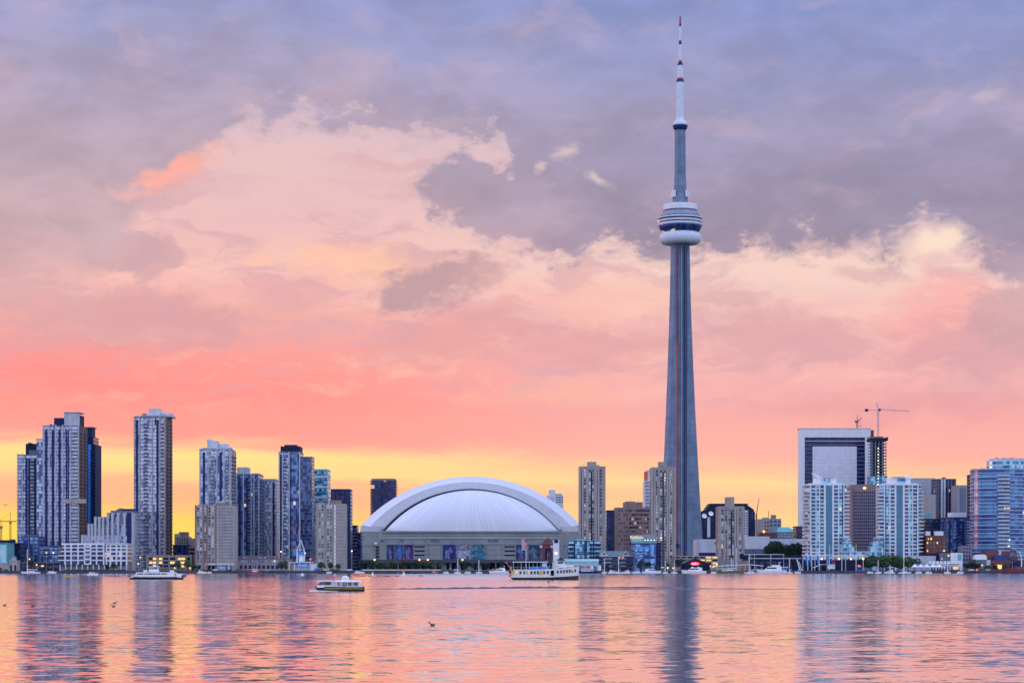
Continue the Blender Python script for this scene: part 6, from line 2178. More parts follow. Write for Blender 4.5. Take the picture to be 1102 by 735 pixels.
def yacht(u0, u1, d, label, flip=False, fly=True, hullm='white', blue=False, group=None):
    L = X(u1, d) - X(u0, d)
    o = empty('motor_yacht', label, 'yacht', ((X(u0, d) + X(u1, d)) / 2, d, 0), pi if flip else 0, group)
    Bm = L * .27
    h = max(.9, L * .105)
    put('hull', hull_mb(L, Bm, h), o, m=mt[hullm])
    put('cabin', MB().prism([(-L * .34, -Bm * .36), (L * .14, -Bm * .36), (L * .24, -Bm * .2), (L * .24, Bm * .2), (L * .14, Bm * .36), (-L * .34, Bm * .36)], h, h + L * .13,
                            top=[(-L * .33, -Bm * .33), (L * .04, -Bm * .33), (L * .11, -Bm * .18), (L * .11, Bm * .18), (L * .04, Bm * .33), (-L * .33, Bm * .33)]), o, m=mt['white'])
    window_row(o, [0], L * .34, Bm * .352, h + L * .05, h + L * .10, g_boat, 'side_window')
    put('windscreen', MB().loft([[(L * .21, -Bm * .19, h + L * .03), (L * .21, Bm * .19, h + L * .03)], [(L * .145, -Bm * .175, h + L * .08), (L * .145, Bm * .175, h + L * .08)]], closed=False), o, m=g_boat)
    if fly:
        put('flybridge', MB().box(-L * .30, -L * .02, -Bm * .28, Bm * .28, h + L * .13, h + L * .18), o, m=mt['white'])
        put('radar_arch', MB().tube((-L * .26, -Bm * .27, h + L * .17), (-L * .28, -Bm * .27, h + L * .25), .08).tube((-L * .26, Bm * .27, h + L * .17), (-L * .28, Bm * .27, h + L * .25), .08).box(-L * .31, -L * .25, -Bm * .3, Bm * .3, h + L * .245, h + L * .265), o, m=mt['white'])
    put('bow_rail', MB().tube((L * .2, -Bm * .4, h * 1.2 + .5), (L * .48, 0, h * 1.35 + .55), .03).tube((L * .2, Bm * .4, h * 1.2 + .5), (L * .48, 0, h * 1.35 + .55), .03).tube((L * .3, -Bm * .3, h * 1.1), (L * .3, -Bm * .29, h * 1.25 + .5), .03), o, m=mt['steel'])
    if blue:
        put('cockpit_cover', MB().box(-L * .47, -L * .345, -Bm * .34, Bm * .34, h * 1.0, h + L * .08), o, m=mt['blue'])
    return o


def sailboat(u0, u1, um, vm, d, label, flip=False, hullm='white', sail='canvas'):
    L = X(u1, d) - X(u0, d)
    o = empty('sailboat', label, 'sailboat', ((X(u0, d) + X(u1, d)) / 2, d, 0), pi if flip else 0)
    Bm = L * .26
    h = max(.9, L * .08)
    put('hull', hull_mb(L, Bm, h, .5, .3), o, m=mt[hullm])
    put('cabin', MB().prism([(-L * .22, -Bm * .3), (L * .16, -Bm * .22), (L * .16, Bm * .22), (-L * .22, Bm * .3)], h, h + .55 + L * .01), o, m=mt['white'])
    window_row(o, [-L * .1, 0, L * .08], L * .05, Bm * .285, h + .15, h + .4, g_boat)
    mx = (X(um, d) - o.location.x) * (-1 if flip else 1)
    mh = Z(vm, d)
    put('mast', MB().tube((mx, 0, h * .9), (mx, 0, mh), .27, .2), o, m=mt['white'])
    put('boom', MB().tube((mx, 0, h + 1.6), (-L * .38, 0, h + 1.5), .08), o, m=mt['steel'])
    put('furled_sail', MB().tube((mx - .2, 0, h + 1.8), (-L * .36, 0, h + 1.68), .22, .14), o, m=mt[sail])
    put('rigging', MB().tube((mx, 0, mh - .3), (L * .47, 0, h * 1.25), .05).tube((mx, 0, mh - .3), (-L * .48, 0, h), .03).tube((mx, 0, mh * .7), (mx, Bm * .45, h), .03).tube((mx, 0, mh * .7), (mx, -Bm * .45, h), .03), o, m=mt['steel'])
    return o


def moored():
    sailboat(22.5, 43, 29.4, 591, 1688, 'white sailboat with a tall bare mast moored at far left', True)
    yacht(51, 61, 1694, 'small white motor boat moored right of the far left sailboat', fly=False)
    yacht(526, 547.5, 1690, 'large white motor yacht just left of the black hulled tour boat', True)
    yacht(654, 666, 1692, 'white motor yacht before the left gable of the low blue hotel', False, True, blue=True)
    yacht(668, 679, 1690, 'white motor yacht before the right gable of the low blue hotel', True)
    yacht(679.5, 690, 1692, 'white motor yacht before the left side of the blue glass hotel', True, False)
    yacht(691, 712, 1688, 'long low white cruiser before the blue glass hotel', False, False)
    yacht(733, 760, 1686, 'long low white cruiser in front of the gabled restaurant', True, False)
    sailboat(768, 800, 792.3, 589.5, 1690, 'brown hulled sailing boat with a tall mast under the long canopy', False, 'wood')
    sailboat(800, 815, 806.4, 596, 1692, 'small white sailboat right of the brown hulled sailing boat', True)
    yacht(814, 846, 1688, 'big white motor yacht with blue cover beneath the short canopy', True, True, blue=True)
    yacht(765, 771, 1686, 'tiny white motor boat at the left end of the long canopy', False, False)
    yacht(951, 963, 1693, 'white motor boat before the middle of the green grove', True, True)
    yacht(933, 940, 1694, 'small white motor boat before the left of the green grove', False, False)
    sailboat(967, 981, 972.7, 592, 1690, 'white sailboat moored at the right end of the green grove')
    yacht(212, 222.5, 1690, 'white motor boat moored before the beige slab right of the garage', False, True)
    yacht(222.8, 228, 1692, 'tiny white motor boat beside the beige slab entrance', False, False)
    yacht(381, 392.5, 1688, 'white motor boat moored left of the promenade trees', False, False)
    yacht(464.5, 471.5, 1690, 'small dark red launch before the stadium columns', False, False, 'red')
    yacht(996, 1003, 1694, 'small white motor boat before the pointed tents', False, False)
    # red tug
    d = 1686.0
    o = empty('tug', 'small red hulled tug with white wheelhouse before the brown terminal', 'tug', (X(274, d), d, 0), pi)
    L = X(281, d) - X(267, d)
    put('hull', hull_mb(L, 3.4, 1.1, .4, .5), o, m=mt['red'])
    put('wheelhouse', MB().box(-1.4, 1.6, -1.1, 1.1, 1.1, 3.2), o, m=mt['white'])
    window_row(o, [-.8, .2, 1.1], .6, 1.12, 2.2, 2.9, g_boat)
    put('roof', MB().box(-1.6, 1.8, -1.3, 1.3, 3.2, 3.35), o, m=mt['white'])
    put('mast', MB().tube((0, 0, 3.3), (0, 0, 6.4), .09), o, m=mt['white'])
    put('funnel', MB().tube((-2.2, 0, 1.1), (-2.3, 0, 3.0), .4), o, m=mt['pale'])
    # docked red and white excursion boat by the mint shed
    d = 1690.0
    o = empty('excursion_boat', 'docked red and white excursion boat before the mint green shed', 'boat', (X(633.5, d), d, 0))
    L = X(643, d) - X(624, d)
    put('hull', hull_mb(L, 4.4, 1.5, .3, .3), o, m=mt['navy'])
    put('cabin', MB().box(-L * .42, L * .28, -1.9, 1.9, 1.5, 3.6), o, m=mt['white'])
    window_row(o, lin_space(-L * .36, L * .22, 8), .8, 1.92, 2.2, 3.1, g_boat)
    put('upper_deck', MB().box(-L * .4, L * .12, -1.7, 1.7, 3.6, 3.9), o, m=mt['red'])
    put('upper_rail', MB().box(-L * .4, L * .12, -1.72, -1.66, 3.9, 4.7).box(-L * .4, L * .12, 1.66, 1.72, 3.9, 4.7), o, m=M('rail_pink', (.45, .16, .24), .6))
    put('wheelhouse', MB().box(L * .13, L * .25, -1.4, 1.4, 3.6, 5.4), o, m=mt['white'])
    put('awning', MB().box(-L * .4, L * .1, -1.8, 1.8, 5.9, 6.0), o, m=mt['pale'])
    put('awning_post', MB().tube((-L * .38, -1.7, 3.9), (-L * .38, -1.7, 5.9), .06).tube((L * .08, -1.7, 3.9), (L * .08, -1.7, 5.9), .06), o, m=mt['white'])
    # old dark red ship at the right edge
    d = 1690.0
    o = empty('old_ship', 'dark red hulled ship moored at the right edge', 'ship', (X(1096, d), d, 0), pi)
    put('hull', hull_mb(X(1110, d) - X(1082, d), 5, 2.6, .35, .55), o, m=M('ship_red', (.14, .03, .05), .6))
    put('deckhouse', MB().box(-5, 3, -1.6, 1.6, 2.6, 5), o, m=M('deckhouse_red', (.18, .05, .07), .6))
    window_row(o, lin_space(-4.4, 2.4, 6), .6, 1.62, 3.4, 4.2, g_boat)
    put('bulwark', MB().box(-9, 6, -2.3, -2.2, 2.6, 3.3), o, m=M('bulwark_dark', (.06, .02, .04), .6))
    put('mast', MB().tube((4.5, 0, 2.6), (4.5, 0, 9), .15, .08), o, m=mt['pale2'])
    # markers in front of the promenade
    for u, v, lb in ((401, 615.2, 'white pointed buoy left of the orange topped buoy'), (325.5, 616.3, 'white pointed buoy before the lattice pavilion')):
        d = CAMZ * F / (619.5 - V0)
        o = empty('marker_buoy', lb, 'buoy', (X(u, d), d, 0))
        put('float', MB().lathe([(.3, -.3), (.9, -.1), (.9, .35), (.5, .5)], 14), o, m=mt['white'])
        put('cone', MB().lathe([(.55, .5), (.12, Z(v, d))], 14), o, m=mt['white'])
    d = CAMZ * F / (619.3 - V0)
    o = empty('marker_buoy', 'white buoy with an orange top before the promenade trees', 'buoy', (X(434.5, d), d, 0))
    put('float', MB().lathe([(.3, -.3), (1.0, -.1), (1.0, .4), (.6, .6)], 14), o, m=mt['white'])
    put('cone', MB().lathe([(.6, .6), (.3, Z(615.2, d))], 14), o, m=mt['white'])
    put('top_mark', MB().lathe([(.3, Z(615.2, d)), (.7, Z(614.7, d)), (.7, Z(613.2, d)), (.3, Z(612.8, d))], 14), o, m=mt['orange'])
    # canoes
    r = random.Random(31)
    for grp, lab, us, mm in (('canoes in a line before the promenade', 'tiny dark red canoe in the line before the promenade trees', (384, 388.5, 392, 398, 408, 414.5, 418, 427.5, 453), 'red'),
                             ('canoes before the far left white block', 'tiny yellow canoe before the low white terraced block', (71.5, 75.5, 79), 'yellow'),
                             ('canoes left of the white car ferry', 'tiny dark canoe left of the white car ferry', (117.5, 122, 126), 'brown')):
        for u in us:
            d = CAMZ * F / (620 + r.uniform(-.3, .4) - V0)
            o = empty('canoe', lab, 'canoe', (X(u, d), d, 0), r.uniform(-.3, .3), grp)
            put('hull', hull_mb(2.3 if mm != 'yellow' else 2.8, .6, .35, .5, .5, True, .1), o, m=mt[mm])
            put('seat', MB().box(-.3, -.1, -.25, .25, .3, .36), o, m=mt['wood'])
    d = CAMZ * F / (619 - V0)
    yacht(94, 106, d, 'low pale motor launch before the right half of the low white block', False, False)
    d = CAMZ * F / (619.6 - V0)
    o = empty('canoe', 'lone dark red canoe right of the red hulled tug', 'canoe', (X(275, d), d, 0))
    put('hull', hull_mb(3.4, .7, .4, .5, .5, True, .1), o, m=mt['red'])
    put('seat', MB().box(-.4, -.2, -.25, .25, .34, .4), o, m=mt['wood'])


moored()


def car_ferry():
    d = CAMZ * F / (623.3 - V0)
    s = d / F
    o = empty('car_ferry', 'white double ended car ferry with black hull at left', 'ferry', (X(168.5, d), d, 0))
    x = lambda u: X(u, d) - X(168.5, d)
    z = lambda v: Z(v, d)
    L = x(199) - x(138)
    put('hull', hull_mb(L, 6.6, z(620.6), .28, .5, True, .5), o, m=mt['black'])

    def slab(name, u0, u1, v0, v1, hw, m, t0=0, t1=0, parent=None, tw=0):
        return put(name, MB().prism([(x(u0), -hw), (x(u1), -hw), (x(u1), hw), (x(u0), hw)], z(v0), z(v1), top=[(x(u0 + t0), -hw + tw), (x(u1 - t1), -hw + tw), (x(u1 - t1), hw - tw), (x(u0 + t0), hw - tw)]), parent or o, m=m)
    slab('lower_deck', 139.5, 197, 621.2, 618.8, 3.1, mt['white'], 7, 1)
    slab('main_cabin', 146, 192, 618.8, 615.6, 2.9, mt['white'], 2.5, 4)
    window_row(o, [x(u) for u in (153.5, 158.5, 163, 167.5, 172, 177)], 1.35, 2.93, z(617.9), z(616.7), g_boat)
    slab('end_bulwark', 189, 197.4, 618.8, 617.2, 2.9, mt['white'], 1, 0)
    slab('deck_rail', 147, 186, 615.6, 615.2, 2.95, mt['pale'])
    slab('mid_house', 161, 170.5, 615.2, 612.6, 1.9, mt['white'], .4, .4)
    slab('vent_house', 155, 158.6, 615.2, 613.2, 1.2, mt['white'])
    slab('wheelhouse', 161.5, 170, 612.6, 609.6, 1.7, mt['pale'], -.3, -.3)
    window_row(o, [x(u) for u in (163, 165.2, 167.4, 169)], .52, 1.74, z(612.1), z(610.8), g_boat, 'wheelhouse_window')
    slab('wheelhouse_roof', 160.4, 171.4, 609.6, 609.0, 2.1, mt['white'])
    put('mast', MB().tube((x(166), 0, z(609)), (x(166), 0, z(604.5)), .07), o, m=mt['white'])
    put('radar', MB().box(x(165), x(167), -.15, .15, z(608.2), z(607.8)), o, m=mt['white'])
    slab('ramp', 196.5, 199.6, 621, 617.6, 2.4, mt['slate'], 1.6, 0)
    put('funnel', MB().prism([(x(183), -.7), (x(187), -.7), (x(187), .7), (x(183), .7)], z(615.3), z(613.6)), o, m=mt['white'])
    for u in (150, 180, 190):
        put('life_ring', MB().lathe([(.18, -.05), (.34, -.05), (.34, .05), (.18, .05)], 12, caps=False), o, (x(u), -2.98, z(617.2)), m=mt['orange']).rotation_euler = (pi / 2, 0, 0)


car_ferry()


def tour_boat():
    d = CAMZ * F / (623.8 - V0)
    o = empty('tour_boat', 'old style tour boat with black hull, white cabin and black funnel', 'tour boat', (X(586, d), d, 0))
    x = lambda u: X(u, d) - X(586, d)
    z = lambda v: Z(v, d)
    n = 20
    st, up = [], []

    def half(t):
        return 2.5 * (1 - max(0, (t - .68) / .32) ** 2.2 * .97) * (1 - max(0, (.14 - t) / .14) ** 2 * .55)
    for k in range(n + 1):
        t = k / n
        u = 548.8 + (622.8 - 548.8) * t
        b_ = half(t)
        zd = z(621.2 - 2.2 * max(0, t - .35) ** 2 / .42)
        low = x(u) + (1.6 * max(0, .12 - t) / .12)
        st.append([(x(u), -b_, zd), (low, -b_ * .86, -.5), (low, b_ * .86, -.5), (x(u), b_, zd)])
        if t >= .02:
            zt = z(612.6 - 3.0 * max(0, t - .3) ** 2 / .49)
            up.append([(x(u), -b_ + .02, zd), (x(u), b_ - .02, zd), (x(u), b_ - .1, zt), (x(u), -b_ + .1, zt)])
    put('hull', MB().loft(st), o, m=mt['black'])
    put('upper_hull', MB().loft(up), o, m=M('cream_paint', (.72, .70, .64), .5, var=.05))
    # cabin windows along both sides
    me_d = mt['dark']
    us = [556, 560, 564.2, 568, 571.8, 575.4, 578.8, 582, 585.6, 589.4, 600, 603.6, 606.8, 610, 613, 616, 619]
    for u in us:
        t = (u - 548.8) / 74
        zc = z(616 - 2.6 * max(0, t - .3) ** 2 / .49)
        for sgn in (-1, 1):
            b_ = half(t) - .05
            db = (half(min(1, t + .02)) - half(t - .02)) / (.04 * 74 * d / F)
            w_ = put('window', MB().box(-.33, .33, -.05, .05, -.52, .52), o, (x(u), sgn * b_, zc), atan(db) * sgn, m=g_boat)
    for sgn in (-1, 1):
        put('door', MB().box(-.55, .55, -.06, .06, -.9, .9), o, (x(594.3), sgn * (half(.615) - .03), z(616.4)), m=mt['dark'])
        put('door_arch', MB().lathe([(.56, -.06), (.56, .06)], 20), o, (x(594.3), sgn * (half(.615) - .03), z(615.2)), m=mt['dark']).rotation_euler = (pi / 2, 0, 0)
    put('stern_flag', MB().box(x(548.5), x(551), -.5, .5, z(613.5), z(609.5)), o, m=mt['orange'])
    put('stern_light', MB().box(x(547.6), x(550.2), -.4, .4, z(620.6), z(617.6)), o, m=mt['orange'])
    put('poster', MB().box(-.7, .7, -.05, .05, -.45, .5), o, (x(552.4), -2.0, z(615)), m=mt['yellow'])
    put('poster', MB().box(-.55, .55, -.05, .05, -.45, .45), o, (x(582), -2.52, z(616)), m=mt['yellow'])
    # upper deck
    mb = MB()
    for k in range(22):
        u = 550 + k * 3.4
        t = (u - 548.8) / 74
        if t > 1:
            break
        zz = z(612.6 - 3.0 * max(0, t - .3) ** 2 / .49)
        for sgn in (-1, 1):
            mb.tube((x(u), sgn * (half(t) - .12), zz - .05), (x(u), sgn * (half(t) - .12), zz + .85), .03)
            t2 = min(1, t + 3.4 / 74)
            z2 = z(612.6 - 3.0 * max(0, t2 - .3) ** 2 / .49)
            mb.tube((x(u), sgn * (half(t) - .12), zz + .85), (x(u + 3.4) if t2 < 1 else x(622.8), sgn * (half(t2) - .12), z2 + .85), .03)
    put('deck_rail', mb, o, m=mt['pale'])
    put('blue_cover', MB().box(x(570), x(590.5), -1.5, 1.5, z(612.4), z(609.6)), o, m=mt['blue'])
    put('awning', MB().box(x(551.5), x(590), -1.9, 1.9, z(604.9), z(604.1)), o, m=mt['canvas'])
    for u in (552.5, 561, 569.5, 578, 588):
        for sgn in (-1, 1):
            put('awning_post', MB().tube((x(u), sgn * 1.8, z(612.7)), (x(u), sgn * 1.8, z(604.7)), .045), o, m=mt['white'])
    put('bench', MB().box(x(554), x(566), -1.2, -.7, z(611.6), z(611.2)).box(x(554), x(566), .7, 1.2, z(611.6), z(611.2)), o, m=mt['dark'])
    put('deck_box', MB().box(x(583.5), x(588.5), -1, 1, z(609.5), z(605.2)), o, m=mt['white_wall'])
    put('funnel', MB().tube((x(591), 0, z(612.2)), (x(590.4), 0, z(593)), .52, .46, 16), o, m=mt['black'])
    put('funnel_band', MB().tube((x(590.5), 0, z(597.4)), (x(590.5), 0, z(596.6)), .54, .54, 16), o, m=mt['slate'])
    put('ventilator', MB().tube((x(595), .6, z(611.6)), (x(595), .6, z(604.8)), .3, .3, 10).tube((x(595), .6, z(604.8)), (x(596.4), .4, z(603.6)), .3, .5, 10), o, m=mt['mint'])
    put('wheelhouse', MB().lathe([(1.05, z(610.5)), (1.05, z(602.8))], 8), o, (x(603.6), 0, 0), m=mt['white_wall'])
    put('wheelhouse_window', MB().lathe([(1.09, z(606.4)), (1.09, z(603.8))], 8, caps=False), o, (x(603.6), 0, 0), m=g_boat)
    put('wheelhouse_roof', MB().lathe([(1.5, z(602.9)), (1.4, z(602.3)), (.5, z(600.8)), (.1, z(599.6))], 12), o, (x(603.6), 0, 0), m=mt['dark'])
    put('chart_room', MB().box(x(600.5), x(609.5), -1.25, 1.25, z(610.6), z(606.9)), o, m=mt['white'])
    put('mast', MB().tube((x(565.5), 0, z(612.5)), (x(565.6), 0, z(598)), .10, .06), o, m=mt['wood'])
    put('jack_staff', MB().tube((x(621), 0, z(609.6)), (x(621.4), 0, z(605)), .04), o, m=mt['white'])
    put('stern_staff', MB().tube((x(549.2), 0, z(612)), (x(545.3), 0, z(605.4)), .06), o, m=mt['white'])
    put('ensign', MB().box(x(543.6), x(546), -.03, .03, z(606.2), z(603.8)), o, m=mt['redglow'])
    put('lifeboat', hull_mb(3.2, 1.1, .5, .4, .3, True, .2), o, (x(612.5), 0, z(609.4)), m=mt['white'])


tour_boat()


def water_taxi():
    d = CAMZ * F / (635.8 - V0)
    o = empty('water_taxi', 'small white cabin water taxi with black and yellow hull heading left', 'water taxi', (X(365, d), d, 0), pi)
    # local +x is the bow; the boat is turned to face left
    x = lambda u: -(X(u, d) - X(365, d))
    z = lambda v: Z(v, d)
    L = X(392, d) - X(338, d)
    put('hull', hull_mb(L, 2.7, z(631.4), .4, .16, draft=.3, rake=.1), o, m=mt['black'])
    put('hull_stripe', MB().box(x(391), x(350), -1.375, -1.33, z(633.3), z(632.8)).box(x(391), x(350), 1.33, 1.375, z(633.3), z(632.8)), o, m=mt['yellow'])

    def slab(name, u0, u1, v0, v1, hw, m, t0=0, t1=0, tw=.05):
        return put(name, MB().prism([(x(u0), hw), (x(u1), hw), (x(u1), -hw), (x(u0), -hw)], z(v0), z(v1), top=[(x(u0 + t0), hw - tw), (x(u1 - t1), hw - tw), (x(u1 - t1), -hw + tw), (x(u0 + t0), -hw + tw)]), o, m=m)
    slab('foredeck', 341, 358, 631.9, 628.5, 1.05, mt['white'], 2, 0)
    slab('windscreen', 342.5, 357, 629.2, 625.6, 1.07, g_boat, 3.5, 0)
    slab('fore_roof', 341, 360, 625.6, 624.5, 1.15, mt['white'], 1, 0)
    slab('helm_post', 357, 362.5, 632, 624.6, 1.12, mt['pale'])
    slab('cabin_wall', 362.5, 387.5, 632, 630.2, 1.2, mt['white'])
    slab('cabin_window', 363.5, 386.5, 630.6, 626, 1.19, GL('clear_vinyl', (.06, .05, .09), (.40, .34, .38), .5, 0, .4, .5, .05, .2), 0, 1)
    for u in (362.8, 368.5, 374.5, 380.5, 386):
        slab('window_post', u - .35, u + .35, 630.2, 626, 1.22, mt['canvas'])
    slab('cabin_roof', 360.5, 389, 626, 624.3, 1.25, mt['white'], .5, 1.5, .2)
    put('life_raft', MB().ball((x(371.6), 0, z(621.7)), .62, 10, .62), o, m=mt['white'])
    put('raft_cradle', MB().box(x(376), x(367.4), -.4, .4, z(624.3), z(623)), o, m=mt['white'])
    slab('pink_awning', 349.5, 361, 622.6, 620.4, .9, mt['pink'], 1, .5)
    for u in (350.5, 360):
        for s in (-.8, .8):
            put('awning_post', MB().tube((x(u), s, z(624.5)), (x(u), s, z(622.4)), .03), o, m=mt['steel'])
    slab('stern_seat', 387.5, 390.5, 632, 629.5, .9, mt['canvas'])
    put('stern_rail', MB().tube((x(388), -1.15, z(628.8)), (x(391.3), -1.1, z(629)), .03).tube((x(391.3), -1.1, z(629)), (x(391.3), 1.1, z(629)), .03).tube((x(391.3), -1.1, z(629)), (x(391.3), -1.1, z(632)), .03), o, m=mt['steel'])
    # foam at the bow and along the side
    r = random.Random(8)
    mb = MB()
    for i in range(260):
        t = r.random()
        px = X(334.5 + 30 * t ** 1.3, d)
        py = d - 1.2 - r.random() * 1.0 * (1 - t * .4) - .1
        s_ = r.uniform(.04, .15)
        hh = r.uniform(.03, .16) * (1.2 - t)
        q = 5
        rot = r.uniform(0, 6)
        mb.prism([(px + s_ * 2.2 * cos(rot + 2 * pi * k / q), py + s_ * sin(rot + 2 * pi * k / q)) for k in range(q)], -.02, hh, top=[(px + s_ * cos(rot + 2 * pi * k / q), py + s_ * .5 * sin(rot + 2 * pi * k / q)) for k in range(q)])
    tag(put('foam', mb, m=M('foam', (.75, .78, .82), .8, var=.1)), kind='stuff')


water_taxi()


def ducks():
    def duck(u, v, label, rz, group=None):
        d = CAMZ * F / (v - V0)
        o = empty('duck', label, 'duck', (X(u, d), d, 0), rz, group)
        mb = MB()
        secs = [(-.24, .015, .13), (-.19, .05, .10), (-.10, .085, .07), (0, .095, .06), (.08, .09, .085), (.12, .075, .12), (.14, .065, .17), (.155, .065, .21), (.19, .062, .235), (.22, .045, .235), (.24, .022, .222), (.285, .014, .215)]
        mb.loft([[(x, r_ * cos(t), zc + r_ * .85 * sin(t)) for t in lin_space(0, 2 * pi * 9 / 10, 10)] for x, r_, zc in secs])
        put('body', mb, o, m=M('duck_brown', (.07, .045, .035), .7), smooth=True)
        put('wing', MB().loft([[(x, s * (.09 - abs(x + .05) * .25), .10 + q) for x in (-.2, -.05, .09)] for s, q in ((-1.04, -.03), (-1.04, .04))], closed=False).loft([[(x, s * (.09 - abs(x + .05) * .25), .10 + q) for x in (-.2, -.05, .09)] for s, q in ((1.04, -.03), (1.04, .04))], closed=False), o, m=mt['brown'])
    duck(5, 651.6, 'duck swimming on the orange water by the left edge', .2)
    duck(35, 652.6, 'duck on the grey reflection of the far left towers, beside a second duck', 2.9)
    duck(37, 651.6, 'second duck just behind the one on the grey reflection', .4)
    duck(123.5, 649.4, 'duck on the pink water left of the tall slender tower reflection, the farther of two', .1)
    duck(122, 653, 'duck on the pink water left of the tall slender tower reflection, the nearer of two', 3.0)
    duck(465, 673, 'lone pale duck swimming below the stadium reflection', 3.1)


ducks()


def wakes():
    m, w, b = new_mat('wake_water')
    b.inputs['Base Color'].default_value = (.03, .03, .06, 1)
    b.inputs['Roughness'].default_value = .15
    b.inputs['IOR'].default_value = 1.33
    r = random.Random(3)
    for (ua, va, ub, vb, hh) in ((393, 633.8, 735, 632.2, .42), (560, 634.6, 905, 633.4, .2), (250, 640.5, 420, 637.6, .08)):
        mb = MB()
        rings = []
        n = 60
        for k in range(n + 1):
            t = k / n
            u = ua + (ub - ua) * t
            d = CAMZ * F / (va + (vb - va) * t + .25 * sin(t * 9) - V0)
            h = hh * (sin(pi * min(1, max(.02, t * .96 + .02))) ** .4) * r.uniform(.45, 1.0)
            x = X(u, d)
            rings.append([(x, d - 1.8, -.03), (x, d - .6, h * .75), (x, d, h), (x, d + .6, h * .75), (x, d + 1.8, -.03)])
        mb.loft(rings, closed=False)
        tag(put('wake', mb, m=m, smooth=True), kind='stuff')


wakes()


def small_craft():
    cols = ['white', 'white', 'blue', 'white']
    data = ((647.5, 653, 650.5, 601, 'small white sailboat left of the yachts before the low blue hotel'),
            (662, 668.5, 665.6, 599.5, 'small white sailboat between two yachts before the low blue hotel'),
            (713, 719, 716, 603, 'small white sailboat right of the long cruiser by the glass hotel'),
            (722, 729, 725.6, 602, 'small white sailboat left of the cruiser at the gabled restaurant'),
            (783, 790, 787, 600, 'small white sailboat before the hull of the brown sailing boat'),
            (846, 853, 849.6, 600.5, 'small white sailboat right of the big yacht at the short canopy'),
            (941.5, 949, 945, 602, 'small white sailboat before the green grove, left of its big sailboat'),
            (1016, 1023, 1019.6, 603.5, 'small white sailboat before the white terrace building'),
            (489, 496, 492.6, 601, 'small white sailboat at the dock below the middle stadium banners'),
            (512, 519, 515.3, 602, 'small white sailboat at the dock left of the large white yacht'))
    for i, (a, c, m_, v, lb) in enumerate(data):
        sailboat(a, c, m_, v, 1691 - (i % 3), lb, i % 2 == 1)
    for i, (a, c, lb) in enumerate(((477, 483, 'small white motor boat at the dock under the left stadium louvres'),
                                    (500, 507, 'small motor boat at the dock between two small sailboats'),
                                    (551, 556.5, 'small motor boat half behind the stern of the tour boat'),
                                    (855, 862, 'small white motor boat by the leaning hoist frame'),
                                    (985, 992, 'small white motor boat before the left pointed tents'),
                                    (1030, 1037, 'small white motor boat below the white box building'),
                                    (351, 357, 'small motor boat moored below the beige tower left of the stadium'))):
        yacht(a, c, 1692, lb, i % 2 == 0, False)


small_craft()


def parked_cars():
    paints = {n: M('car_paint_' + n, c, .3, .1, .04) for n, c in (('white', (.7, .7, .72)), ('silver', (.35, .36, .39)), ('red', (.35, .03, .03)), ('black', (.02, .02, .025)), ('blue', (.03, .08, .30)))}
    tyre, rim = mt['black'], mt['steel']
    gp = 'cars parked along the promenade'
    proto = {}
    for n, pm in paints.items():
        proto[n] = None
    spots = ((232, 'white'), (240, 'silver'), (256, 'black'), (264, 'red'), (288, 'silver'), (343, 'blue'), (351, 'white'), (369, 'silver'), (376, 'white'), (484, 'black'), (491, 'white'), (530, 'red'), (1045, 'white'), (1056, 'black'))
    where = {232: 'at the beige slab entrance', 240: 'right of the beige slab entrance', 256: 'before the brown terminal left end', 264: 'behind the red hulled tug', 288: 'before the brown terminal right half',
             343: 'right of the lattice pavilion', 351: 'between trees below the beige tower', 369: 'right of the three round trees', 376: 'just left of the tall lamp post', 484: 'below the middle banners of the stadium',
             491: 'right of the dark car below the banners', 530: 'behind the large white yacht', 1045: 'by the dark trees left of the brick buildings', 1056: 'at the left end of the brick buildings'}
    for u, n in spots:
        d = SHORE + 6.5
        lab = 'parked ' + n + ' car ' + where[u]
        if proto[n] is None:
            o = empty('parked_car', lab, 'car', (X(u, d), d, GZ + .012), 0, gp)
            body = [[(x, -.86, z0), (x, .86, z0), (x, .88, (z0 + z1) / 2), (x, .8, z1), (x, -.8, z1), (x, -.88, (z0 + z1) / 2)] for x, z0, z1 in ((-2.15, .4, .75), (-2.05, .25, .92), (-1.0, .22, .95), (1.0, .22, .92), (2.0, .25, .78), (2.18, .38, .6))]
            put('body', MB().loft(body), o, m=paints[n])
            put('cabin', MB().prism([(-1.5, -.76), (1.0, -.76), (1.0, .76), (-1.5, .76)], .9, 1.42, top=[(-1.0, -.62), (.35, -.62), (.35, .62), (-1.0, .62)]), o, m=g_boat)
            put('roof', MB().box(-.98, .33, -.61, .61, 1.42, 1.47), o, m=paints[n])
            for sx in (-1.3, 1.3):
                for sy in (-.8, .8):
                    w_ = put('wheel', MB().lathe([(.31, -.1), (.31, .1)], 16), o, (sx, sy, .31), m=tyre)
                    w_.rotation_euler = (pi / 2, 0, 0)
                    put('rim', MB().lathe([(.19, -.11), (.19, .11)], 12), w_, m=rim)
            for sy in (-.6, .6):
                put('headlight', MB().box(2.08, 2.2, sy - .14, sy + .14, .55, .68), o, m=mt['pale'])
            proto[n] = o
        else:
            o = copy_tree(proto[n])
            o.location = (X(u, d), d, GZ + .012)
            o.rotation_euler = (0, 0, pi)
            o['label'] = lab


parked_cars()


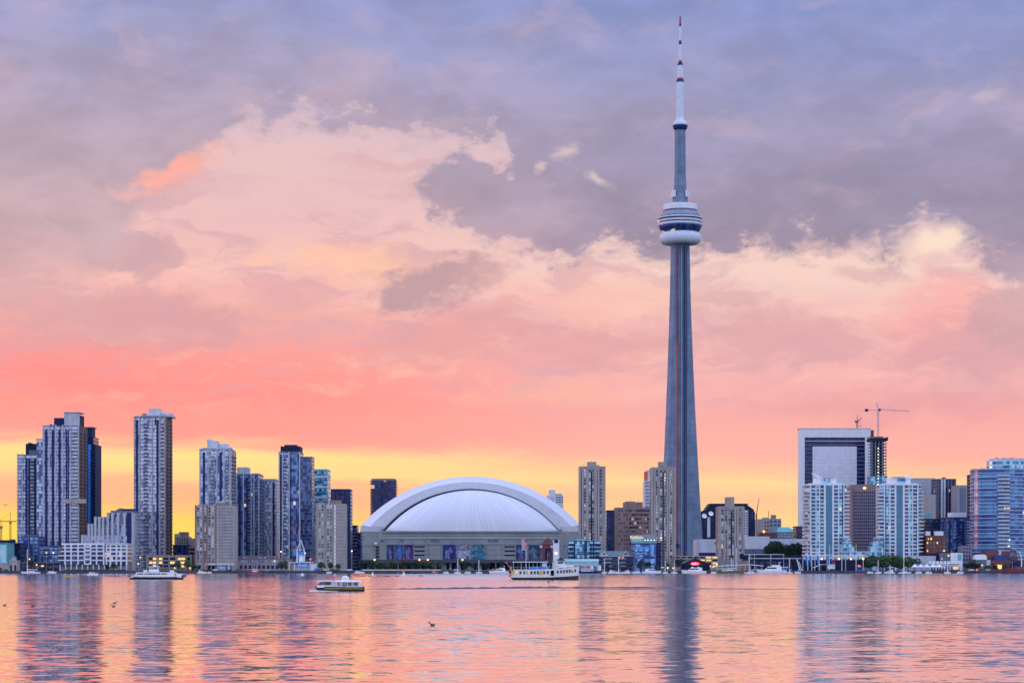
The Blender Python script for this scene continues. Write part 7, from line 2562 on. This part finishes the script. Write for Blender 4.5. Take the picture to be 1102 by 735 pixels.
def promenade_bits():
    # low pale wall and railing below the trees
    d = 1711.5
    o = empty('low_wall', 'long low cream wall at the foot of the promenade trees below the stadium', 'wall', (X(432, d), d, GZ))
    w2 = (X(475, d) - X(390, d)) / 2
    put('wall', MB().box(-w2, w2, -.3, .3, 0, .95), o, m=M('cream_wall', (.50, .46, .30), .8, streaks=True))
    put('coping', MB().box(-w2 - .1, w2 + .1, -.4, .4, .95, 1.08), o, m=mt['pale2'])
    for a, c, lb in ((70, 136, 'low clipped hedge at the foot of the white terraced block'), (208, 250, 'low hedge along the foot of the beige slab'), (1000, 1033, 'low hedge before the white terrace building'), (338, 372, 'low hedge below the beige tower left of the stadium')):
        hd = 1713.0
        h = empty('hedge', lb, 'hedge', ((X(a, hd) + X(c, hd)) / 2, hd, GZ))
        r = random.Random(int(a))
        mb = MB()
        w2 = (X(c, hd) - X(a, hd)) / 2
        for i in range(int(w2 * 46)):
            p = Vector((r.uniform(-w2, w2), r.uniform(-.6, .6), r.uniform(.05, 1.15 + .3 * sin(r.uniform(0, 6)))))
            q = Vector((r.gauss(0, 1), r.gauss(0, 1), r.gauss(0, 1))).normalized() * r.uniform(.1, .22)
            t = q.orthogonal()
            mb.face([p + q, p + t * .7, p - q, p - t * .7])
        put('leaves', mb, h, m=leaf_b)
        put('stems', MB().box(-w2, w2, -.2, .2, 0, .7), h, m=bark)
    # flower-market style parasols by the gabled restaurant
    for i, (u, c, lb) in enumerate(((713, 'white', 'white parasol beneath the tree left of the gabled restaurant'), (727, 'red', 'red parasol just left of the gabled restaurant'), (767.5, 'white', 'white parasol right of the gabled restaurant'),
                                   (1016, 'white', 'white parasol right of the pointed tents'), (1021.5, 'blue', 'blue parasol before the white terrace building'), (1027, 'white', 'white parasol before the lit windows of the terrace building'))):
        pd = 1706.0
        p = empty('parasol', lb, 'parasol', (X(u, pd), pd, GZ))
        put('pole', MB().tube((0, 0, 0), (0, 0, 2.7), .05), p, m=mt['steel'])
        put('canopy', MB().lathe([(1.6, 2.15), (1.55, 2.2), (.08, 2.85)], 8), p, m=mt['canvas' if c == 'white' else c])
        put('base', MB().lathe([(.35, 0), (.35, .12)], 12), p, m=mt['dark'])


promenade_bits()
